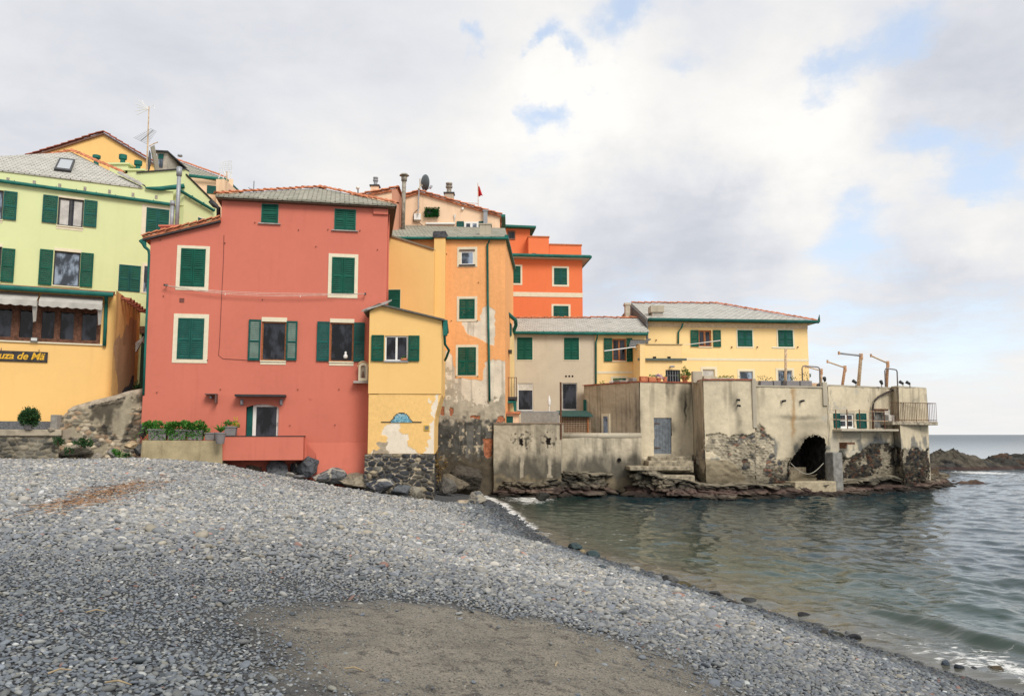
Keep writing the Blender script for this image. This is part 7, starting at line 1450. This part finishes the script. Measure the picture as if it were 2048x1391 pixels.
# ------------------------------------------------------------------ pebbles
def pebbles():
    Vs, Fs, Cs = [], [], []; base = 0
    pal = np.array([(.12, .135, .16), (.16, .175, .195), (.22, .225, .225), (.27, .265, .245), (.35, .335, .30), (.60, .58, .53), (.27, .125, .085), (.045, .055, .062), (.27, .24, .18), (.17, .165, .15)]); wt = np.array([.21, .23, .20, .12, .07, .010, .004, .05, .035, .07]); wt /= wt.sum()
    for (y0, y1, cell, ic) in ((3.2, 4.3, .045, I1), (4.3, 6, .028, I2), (6, 8.5, .032, I2), (8.5, 12.5, .043, I2), (12.5, 20, .057, I1), (20, 27, .075, I1), (27, 36.5, .09, I1)):
        xs_ = np.arange(-.74*y1-7, 11, cell); yy = np.arange(y0, y1, cell); X_, Y_ = [q.ravel() for q in np.meshgrid(xs_, yy)]
        X_ = X_+RNG.uniform(-.5, .5, X_.shape)*cell; Y_ = Y_+RNG.uniform(-.5, .5, Y_.shape)*cell; s = shore(Y_)-X_
        sm_ = sand_mask(X_, Y_); lim = np.interp(X_, [-30, -21, -16.5, -10, -6.5, -2.9, -1, 2], [29.8, 30.9, 32.2, 33.6, 34, 33.4, 37.5, 40])
        big = RNG.random(X_.shape) < .016; patch = fbm(X_*.5, Y_*.5, 3, 3, 71)
        keep = (s > -.35) & (X_ > -.70*Y_-4.5) & (Y_ < lim) & (RNG.random(X_.shape) > sm_**1.3*.93-.02*big)
        X_, Y_, s, sm_, big, patch = X_[keep], Y_[keep], s[keep], sm_[keep], big[keep], patch[keep]; n = len(X_)
        r_ = cell*RNG.lognormal(-.56, .30, n)*(.75+.7*patch)*np.where(big, RNG.uniform(1.4, 2.3, n), 1); r_ = np.clip(r_, cell*.22, .13); r_ = np.where(~big, r_*(1-.6*sstep(sm_, .1, .8)), r_)
        # finer gravel low left near the viewer, larger cobbles towards the right shore
        r_ *= (.95-.22*(1-sstep(Y_, 6, 10))*(1-sstep(X_, -1.5, 2.5))); r_ *= np.where(s < .7, .85, 1)
        z = ground(X_, Y_)+sm_*((fbm(X_*3.2, Y_*4.5, 0, 3, 44)-.5)*.10); V0, T0 = ic
        k = len(V0); asp = RNG.uniform(.55, .95, n); fl_ = RNG.uniform(.32, .56, n); yaw = RNG.uniform(0, 6.283, n); tx, ty = RNG.normal(0, .21, n), RNG.normal(0, .21, n)
        W = V0[None]*(1+.13*np.sin(V0[None, :, [1, 2, 0]]*2.3+RNG.uniform(0, 6.28, (n, 1, 3)))); W = W*np.stack([r_, r_*asp, r_*fl_], 1)[:, None, :]
        c_, s_ = np.cos(yaw)[:, None], np.sin(yaw)[:, None]; x = W[..., 0]*c_-W[..., 1]*s_; y = W[..., 0]*s_+W[..., 1]*c_; zz = W[..., 2]+x*tx[:, None]+y*ty[:, None]
        P = np.stack([x+X_[:, None], y+Y_[:, None], zz+(z+r_*fl_*.35+RNG.uniform(0, .25, n)*r_)[:, None]], 2).reshape(-1, 3)
        ci = RNG.choice(len(pal), n, p=wt); col = (pal[ci]*.68+np.array([.185, .19, .19])*.32)*RNG.uniform(.82, 1.2, (n, 1)); warm = sstep(Y_, 6.5, 14)[:, None]*sstep(s, .8, 3.0)[:, None]; col = col*(1+warm*np.array([.54, .49, .42])); col = np.minimum(col, .52); tn = (sstep(Y_, 5.0, 10.5)*sstep(s, .8, 3.2))[:, None]; col = col*(np.array([.80, .85, .90])*(1-tn)+tn)
        big2 = (RNG.random(n) < .12)[:, None]; col = np.where(big2, col*1.25, col); wet = (1-sstep(s+(patch-.5)*.9, .20, 1.35))[:, None]; col = col*(1-.52*wet)
        pn = fbm(X_*.35, Y_*.35, 9, 3, 81)[:, None]; col = col*(.82+.36*pn)
        Vs.append(P); Fs.append((T0[None]+(np.arange(n)*k)[:, None, None]).reshape(-1, 3)+base); base += len(P); Cs.append(np.repeat(col, k, 0))
    m = M('pebble_stone'); p = m.pos(); n_ = m.noise(p, 90, 3, .6); n2_ = m.noise(p, 14, 4, .6); k = m.math('ADD', m.math('MULTIPLY', n2_, .5), m.math('MULTIPLY', n_, .5)); kk = m.mr(k, .3, .7, .75, 1.25, False)
    mat = m.out(m.mix(1.0, m.attr('Col'), m.n('ShaderNodeCombineXYZ', None, X=kk, Y=kk, Z=kk).outputs[0], 'MULTIPLY'), .72, spec=.3)
    o = np_mesh('pebbles', np.concatenate(Vs), np.concatenate(Fs), mat, None, np.concatenate(Cs), True); return tag(o, 'rounded grey pebbles covering the beach', 'pebbles', kind='stuff')
pebbles()
mb = MB(); rr = random.Random(8)
for _ in range(900):
    t = rr.gauss(.5, .3); x, y = 95+t*240, 1012-t*48+rr.gauss(0, 9); d_ = ray(x, y); p_ = None
    tt = (2.12-CZ)/d_.z; p_ = Vector((0, 0, CZ))+d_*tt; z = float(ground(p_.x, p_.y))
    tt = (z+.05-CZ)/d_.z; p_ = Vector((0, 0, CZ))+d_*tt; a_ = rr.uniform(0, 6.28); l_ = rr.uniform(.06, .22); e_ = Vector((math.cos(a_)*l_, math.sin(a_)*l_, rr.uniform(-.02, .03))); s_ = Vector((-math.sin(a_), math.cos(a_), .3))*.008
    zz = float(ground(p_.x, p_.y))+.06; p_.z = zz; mb.face([p_-s_, p_+e_-s_, p_+e_+s_, p_+s_])
o = mb.build('dry_seagrass', simple('dry_seagrass_brown', (.30, .175, .10), .9, .1, 0, .4, 20)); tag(o, 'orange brown dry seagrass strewn over the pebbles', 'seagrass', kind='stuff')
mb = MB()
for (x, y, l_, a_) in ((172, 1232, .35, .1), (95, 1357, .3, .5), (210, 1375, .45, -.3), (690, 1345, .4, -.5), (1110, 1340, .25, 1.2)):
    p_ = gpt(x, y); p_.z += .03; l_ *= .38; e_ = Vector((math.cos(a_), math.sin(a_), .02))*l_; o = MB().tube([p_, p_+e_*.5+Vector((0, 0, .015)), p_+e_], [.005, .006, .003], 6).build('driftwood', simple('pale_driftwood', (.36, .28, .17), .9) if not mb.v else None)
    tag(o, {172: 'thin brown stick on the grey gravel left of the sand', 95: 'short reddish twig in the lower left gravel', 210: 'long dark stick near the lower left picture edge', 690: 'pale straw stick at the left edge of the sand patch', 1110: 'short stick standing out on the sand right of the middle'}[x], 'stick', 'sticks washed up on the beach')
    if len(o.data.materials) == 0 or o.data.materials[0] is None: o.data.materials.clear(); o.data.materials.append(WOODD)

# ------------------------------------------------------------------ planters and plants
def trough(label, F, x0, x1, yt, zb, d0, d1, mat, name='planter', cat='planter', group=None, fol=None, taper=.03):
    u0, u1 = F.U(x0, yt, d1), F.U(x1, yt, d1); z1 = F.Z((x0+x1)/2, yt, d1); P = F.P; t = thing(name, label, cat, P((u0+u1)/2, zb, (d0+d1)/2), group)
    mb = MB().hexa([P(u0+taper, zb, d1-taper), P(u1-taper, zb, d1-taper), P(u1-taper, zb, d0+taper), P(u0+taper, zb, d0+taper), P(u0, z1, d1), P(u1, z1, d1), P(u1, z1, d0), P(u0, z1, d0)])
    part('body', mb, mat, t, bevel=.012); part('rim', frame_bars_top(F, u0, u1, d0, d1, z1), mat, t)
    for f in (fol or []): part('foliage', f[0], f[1], t)
    return t
def frame_bars_top(F, u0, u1, d0, d1, z):
    mb = MB(); e = .025; mb.fbox(F, u0-e, u1+e, z-.04, z+.012, d1+.001, d1+e); mb.fbox(F, u0-e, u1+e, z-.04, z+.012, d0-e, d0-.001); mb.fbox(F, u0-e, u0-.001, z-.04, z+.012, d0, d1); mb.fbox(F, u1+.001, u1+e, z-.04, z+.012, d0, d1); return mb
zP = zpl+.002
def fol(F, x, y, d, rx, rz, n, size, seed, up=.5): u, z = F.uz(x, y, d); return MB().leaves(F.P(u, z, d), (rx, .3, rz), n, size, up, seed)
def hang(F, x, y, d, rx, rz, n, size, seed):
    mb = fol(F, x, y, d, rx, rz, n, size, seed); rr = random.Random(seed); u, z = F.uz(x, y, d)
    for _ in range(n//3): p_ = F.P(u+rr.gauss(0, rx*.55), z-abs(rr.gauss(0, rz*1.1)), d+.12+rr.uniform(0, .1)); q = Vector((rr.gauss(0, .5), -.6, rr.gauss(-.3, .5))).normalized()*size; s_ = q.cross(Vector((rr.gauss(0, 1), 0, 1))).normalized()*size*.22; mb.face([p_, p_+q*.5+s_, p_+q, p_+q*.5-s_])
    return mb
G = 'planters on the plinth by the red house'
trough('first grey trough planter with bright green bush by the red house corner', FPL, 296, 333, 858, zP, -.62, -.12, POTG, group=G, fol=[(hang(FPL, 311, 853, -.35,   .44, .22, 950, .11, 11), LEAF)])
trough('middle grey trough planter under the tallest bright green bush', FPL, 335, 372, 859, zP, -.62, -.12, POTG, group=G, fol=[(hang(FPL, 350, 855, -.33, .44, .26, 1050, .11, 12), LEAF)])
trough('third grey trough planter with green bush beside the empty trough', FPL, 374, 406, 860, zP, -.62, -.12, POTG, group=G, fol=[(hang(FPL, 389, 855, -.33, .42, .22, 950, .11, 13), LEAF)])
trough('plain grey trough planter without flowers on the plinth', FPL, 409, 429, 865, zP, -.6, -.15, POTG, group=G)
p_ = at(440, 887, 32.5); pt = thing('plant_pot', 'tapered grey pot with spiky plant hanging at the plinth end', 'plant pot', p_)
part('pot', MB().lathe(p_, [(.15, 0), (.22, .40), (.235, .40), (.235, .46), (.20, .46)], 16), POTG, pt); mb = MB(); rr = random.Random(4)
for _ in range(46): a_ = rr.uniform(0, 6.28); l_ = rr.uniform(.25, .5); b_ = p_+Vector((0, 0, .45)); d_ = Vector((math.cos(a_)*.6, math.sin(a_)*.6, rr.uniform(.5, 1.2))).normalized()*l_; s_ = Vector((-math.sin(a_), math.cos(a_), 0))*.022; mb.face([b_-s_, b_+s_, b_+d_*.6+s_, b_+d_+Vector((0, 0, -.06)), b_+d_*.6-s_])
part('foliage', mb, LEAF, pt)
zt2 = FR.Z(520, 872.5, 1.05)+.037
trough('grey box planter with yellow flowers standing on the balcony corner', FR, 448, 472, 852.5, zt2, .55, 1.02, POTG, group=G, fol=[(fol(FR, 462, 850, .65, .38, .14, 260, .1, 21), LEAF), (fol(FR, 469, 853, .6, .16, .2, 120, .07, 22), simple('yellow_petal', (.55, .42, .03), .7))])
# promenade shrub and weeds
p_ = at(57, 857.5, 31.2); p_.z = z_p; sh_ = thing('potted_shrub', 'round dark green shrub in a small pot on the promenade', 'shrub', p_)
part('pot', MB().lathe(p_, [(.13, 0), (.17, .17), (.18, .17), (.18, .2), (.15, .2)], 14), POTG, sh_); part('stem', MB().tube([p_+Vector((0, 0, .15)), p_+Vector((0, 0, .4))], .025, 6), WOODD, sh_); part('foliage', MB().leaves(p_+Vector((0, 0, .44)), (.33, .31, .34), 2200, .10, .5, 5, True), LEAFD, sh_)
def weed(label, px, py, Y_, rx, rz, n, mat, seed, size=.14, Gp='weeds growing from the old walls'):
    p_ = at(px, py, Y_); t = thing('weed', label, 'weed', p_-Vector((0, 0, rz*.6)), Gp); part('foliage', MB().leaves(p_, (rx, rx*.7, rz), n, size, .6, seed), mat, t); part('stem', MB().tube([p_-Vector((0, 0, rz)), p_], .02, 5), WOODD, t)
weed('small dark weed under the stone post of the promenade', 116, 882, 31.4, .18, .15, 260, LEAFD, 31, .09); weed('larger feathery weed on the sloping slab', 163, 888, 31.5, .30, .15, 420, LEAFD, 32, .10); weed('thin weed just left of the larger feathery one', 140, 900, 31.4, .18, .09, 140, LEAFD, 33, .09); weed('bright weed between two grey stones', 238, 907, 31.9, .17, .13, 240, LEAF, 34, .09); weed('small dull weed right of the bright one', 257, 910, 32.0, .13, .11, 140, LEAFD, 35, .08)
weed('dark creeping plant in the alley by the red house', 278, 778, 36.3, .25, .25, 260, LEAFD, 36, .12)
weed('brown dry creeper on the corner between stone base and tower', 878, 930, 36.5, .22, .7, 320, simple('dry_creeper', (.20, .13, .05), .9), 37, .12)
weed('green moss tuft on the stained terrace wall', 1481, 893, 40.9, .18, .35, 120, simple('moss', (.05, .065, .03), .9), 38, .09) if False else None
# pots and blocks along the terrace coping
G = 'pots along the terrace coping'; zc_ = zT+.032
def potat(label, F, x, y, d, r0, r1, h, mat, fo=None, fm=None, name='plant_pot', cat='plant pot'):
    u = F.U(x, y, d); p_ = F.P(u, zc_, d); t = thing(name, label, cat, p_, G); part('pot', MB().lathe(p_, [(r0, 0), (r1, h*.8), (r1*1.12, h*.8), (r1*1.12, h), (r1*.9, h)], 14), mat, t)
    if fo: part('foliage', MB().leaves(p_+Vector((0, 0, h+fo[1]*.55)), (fo[0], fo[0]*.8, fo[1]), fo[2], fo[3], .5, int(x)), fm, t)
    return t
def blockat(label, F, x0, x1, yt, d0, d1, mat, name='concrete_block', cat='block', fo=None, fm=None, zb=None):
    u0, u1 = F.U(x0, yt, -.3), F.U(x1, yt, -.3); z1 = F.Z((x0+x1)/2, yt, -.3); zb = zc_ if zb is None else zb; t = thing(name, label, cat, F.P((u0+u1)/2, zb, (d0+d1)/2), G)
    part('body', MB().fbox(F, u0, u1, zb, z1, d0, d1), mat, t, bevel=.02)
    if fo: part('foliage', MB().leaves(F.P((u0+u1)/2, z1+fo[1]*.4, (d0+d1)/2), (fo[0], .12, fo[1]), fo[2], fo[3], .6, int(x0)), fm, t)
BL = simple('pale_block', (.44, .41, .36), .9); BG = simple('grey_block', (.24, .225, .2), .9)
blockat('terracotta trough at the far left end of the terrace coping', S0, 1170, 1181, 771, -.35, -.05, POTC, 'planter', 'planter'); blockat('grey block next to the left end trough', S0, 1183, 1190, 770, -.4, -.05, BG); blockat('pale wide block beside the left end trough', S0, 1191, 1201, 768, -.35, -.05, BL); blockat('dull grey block with a tuft of grass', S0, 1203, 1210, 767.5, -.35, -.05, BG, fo=(.12, .08, 40, .08), fm=LEAF); blockat('light block after the grass tuft block', S0, 1212, 1221, 766, -.35, -.05, BL)
blockat('white square pot on the slanting coping', S0, 1224, 1231, 761.5, -.35, -.05, WHITE, 'planter', 'planter'); blockat('grey trough with low plants on the slanting coping', S0, 1233, 1246, 760, -.38, -.05, BG, 'planter', 'planter', fo=(.25, .07, 90, .07), fm=LEAFY); blockat('pair of pale stones left of the terrace corner', S0, 1248, 1259, 760.5, -.35, -.05, BL); blockat('dark grey bowl block near the terrace corner', S0, 1263, 1272, 755.5, -.38, -.05, BG)
blockat('terracotta trough exactly at the terrace corner', S1, 1279, 1293, 752.5, -.4, -.08, POTC, 'planter', 'planter'); blockat('orange trough with small green sprouts after the corner', S1, 1295, 1309.5, 754, -.38, -.08, POTC, 'planter', 'planter', fo=(.25, .09, 90, .08), fm=LEAF)
potat('terracotta bowl with lilac flowers on the coping', S1, 1317.5, 760, -.22, .11, .14, .2, POTC, (.2, .13, 200, .07), LILAC); potat('plain terracotta pot before the dark barred door', S1, 1330, 760, -.22, .10, .12, .26, POTC, (.1, .05, 30, .06), LEAF); potat('biggest terracotta pot with sprawling green plant', S1, 1370, 762, -.22, .13, .18, .34, POTC, (.38, .28, 380, .12), LEAFY)
potat('tall black pot left of the grey wall stub', S2, 1397, 762, -.2, .1, .13, .32, POTD, (.14, .08, 60, .08), LEAFD)
blockat('grey wall stub rising before the white doorway', S3, 1394, 1413.5, 739.5, -1.5, -1.1, GREYC, 'wall_stub', 'wall', zb=zT-.1); blockat('stepped concrete kerb left part on the terrace', S3, 1415, 1437, 749, -1.3, -1.0, GREYC, 'kerb_wall', 'wall', zb=zT-.1); blockat('long low concrete kerb with weeds on the terrace', S3, 1438, 1478, 753, -1.4, -1.1, GREYC, 'kerb_wall', 'wall', (.6, .06, 140, .08), LEAFY, zb=zT-.1); blockat('low kerb end beside the garage window', S3, 1479, 1505, 755, -1.4, -1.1, GREYC, 'kerb_wall', 'wall', zb=zT-.1)
blockat('small white block on the coping right of the corner pilaster', S3, 1410, 1419, 757, -.3, -.05, WHITE)
zc_ = zT2+.032
for x0, x1, lab, f_ in ((1517, 1541, 'leftmost dark grey trough on the terrace with dry sprigs', (.35, .2, 60)), (1543, 1557, 'short grey trough beside the dry sprig one', None), (1569, 1594, 'long grey trough at the foot of the tall cream pole', (.3, .2, 40)), (1596, 1619, 'grey trough with a small bush under the pipe arch', (.3, .28, 70))): blockat(lab, S4, x0, x1, 761.5, -.45, -.08, POTG, 'planter', 'planter', f_ and (f_[0], f_[1], f_[2], .09), LEAFD)
zc_ = zT2
pb = part('parapet_block', MB().fbox(S4, S4.U(1621, 768), S4.U(1650, 768), zT2+.031, S4.Z(1640, 764), -.9, -.6), simple('pale_orange_render', (.62, .42, .26)), None); tag(pb, 'small pale orange parapet on the terrace behind two spotlights', 'parapet')
# posts of the old awnings
def crook(label, xb, yb, xt, yt, xe, ye, Y_, r, mat, armmat, zb):
    b_, t_, e_ = at(xb, yb, Y_), at(xt, yt, Y_), at(xe, ye, Y_-1.0); t = thing('awning_post', label, 'post', Vector((b_.x, b_.y, zb)), 'bare posts on the sea terrace'); part('post', MB().tube([Vector((b_.x-(t_.x-b_.x)*.1, b_.y, zb)), t_, t_+(t_-b_)*.04], [r, r*.9, r*.9], 10), mat, t, smooth=True)
    part('arm', MB().tube([t_, e_], r*.55, 8), armmat, t, smooth=True); part('end_stub', MB().tube([e_-Vector((0, 0, .08)), e_+Vector((0, 0, .10))], r*.65, 8), RUSTO, t); part('bracket', MB().tube([t_-Vector((0, 0, .22)), t_+Vector((0, 0, .12))], r*1.12, 8), RUSTO, t)
crook('leaning rusty post with an arm first right of the yellow house', 1684, 769, 1690, 735, 1655, 723, 47, .085, RUSTO, RUSTP, zT3); crook('tallest yellowish post with a straight horizontal arm', 1717, 769, 1722, 711, 1678, 706, 45.5, .10, RUSTP, GREY, zT3); crook('orange red post with an arm slanting up to the left', 1773, 770, 1775.5, 726, 1742, 711, 46, .085, RUSTO, RUSTP, zT3)
crook('short faded post with a faint arm behind the pipe arch', 1641, 768, 1643, 741, 1612, 733, 49, .075, RUSTP, RUSTP, zT2)
p_ = at(1571, 769, 43.5); cp = thing('awning_post', 'cream pole with a T shaped top in front of the yellow house', 'post', Vector((p_.x, p_.y, zT2)), 'bare posts on the sea terrace'); part('post', MB().tube([Vector((p_.x, p_.y, zT2)), at(1571.5, 697, 43.5)], .07, 10), RUSTP, cp, smooth=True); part('arm', MB().tube([at(1544, 695, 43.5), at(1589, 696, 43.5)], .05, 8), CREAM, cp)
def hoop(label, x0, x1, yt, Y_, zb):
    a_, b_ = at(x0, 768, Y_), at(x1, 768, Y_); t0_, t1_ = at(x0-1, yt, Y_), at(x1-1, yt+2, Y_); t = thing('pipe_arch', label, 'pipe frame', Vector(((a_.x+b_.x)/2, Y_, zb)), 'bent pipe frames on the terrace')
    e_ = .12; part('pipe', MB().tube([Vector((a_.x, Y_, zb)), t0_-Vector((0, 0, e_)), t0_+Vector((e_*.3, 0, -e_*.3)), t0_+Vector((e_, 0, 0)), t1_-Vector((e_, 0, 0)), t1_+Vector((-e_*.3, 0, -e_*.3)), t1_-Vector((0, 0, e_)), Vector((b_.x, Y_, zb))], .038, 8), simple('dull_steel', (.22, .20, .2), .5, .4, .4), t, smooth=True)
hoop('bent steel pipe arch in front of the yellow house corner', 1605, 1640, 731.5, 43.8, zT2); hoop('bent steel pipe arch beside the orange red post', 1770.5, 1795, 736.5, 45.8, zT3)
proto = None
for x, y, Y_, lab, zz_ in ((1573, 766, 42.4, 'black spotlight tucked between two grey troughs by the cream pole', zT2), (1620, 764, 42.7, 'black spotlight at the right end of the last trough', zT2), (1635, 771, 42.7, 'black spotlight drooping over the parapet edge', zT2-.2), (1649, 763, 42.9, 'black spotlight on top of the terrace pillar', zT2+.2), (1712, 762, 43.9, 'black spotlight at the foot of the tallest yellowish post', zT3), (1763, 763, 44.7, 'black spotlight left of the orange red post', zT3), (1806, 764, 45.2, 'first of two black spotlights over the sea balcony block', zT4), (1820, 768, 45.4, 'second black spotlight pointing right over the sea balcony block', zT4)):
    if proto is None:
        proto = thing('spotlight', lab, 'spotlight', (0, 0, 0), 'spotlights along the terrace edge'); part('head', MB().tube([(.02, -.02, .17), (-.12, -.16, .30)], [.07, .095], 12), DKMET, proto, smooth=True); part('stand', MB().tube([(0, 0, -.02), (0, 0, .08), (.03, 0, .2)], .035, 8), simple('spotlight_stand', (.5, .47, .42), .5), proto, smooth=True); o = proto
    else: o = copy_tree(proto)
    q = at(x, y+6, Y_); o.location = (q.x, q.y, max(zz_, q.z-.12)); o['label'] = lab; o.rotation_euler.z = (x*1.7) % 2-1
for x, y, lab in ((1476, 798.5, 'upper pipe stub on the terrace wall above the mossy stain'), (1477, 810, 'lower pipe stub just above the mossy stain'),): 
    u, z = S3.uz(x, y, .1); o = MB().tube([S3.P(u, z, -.05), S3.P(u, z-.03, .28)], .05, 10).tube([S3.P(u, z-.028, .25), S3.P(u, z-.034, .3)], .062, 10).build('drain_spout', DKMET, None, smooth=True); tag(o, lab, 'drain spout', 'drain spouts on the terrace wall')
for x, y, lab in ((1565, 802, 'left drain spout above the cave with a pale collar'), (1602, 802, 'right drain spout above the cave with a pale collar')):
    u, z = S4.uz(x, y, .1); t = thing('drain_spout', lab, 'drain spout', S4.P(u, z-.08, .1), 'drain spouts on the terrace wall'); part('collar', MB().tube([S4.P(u, z, -.05), S4.P(u, z, .1)], .075, 10), BL, t); part('spout', MB().tube([S4.P(u, z, .08), S4.P(u+.04, z+.02, .3)], .06, 10), DKMET, t)
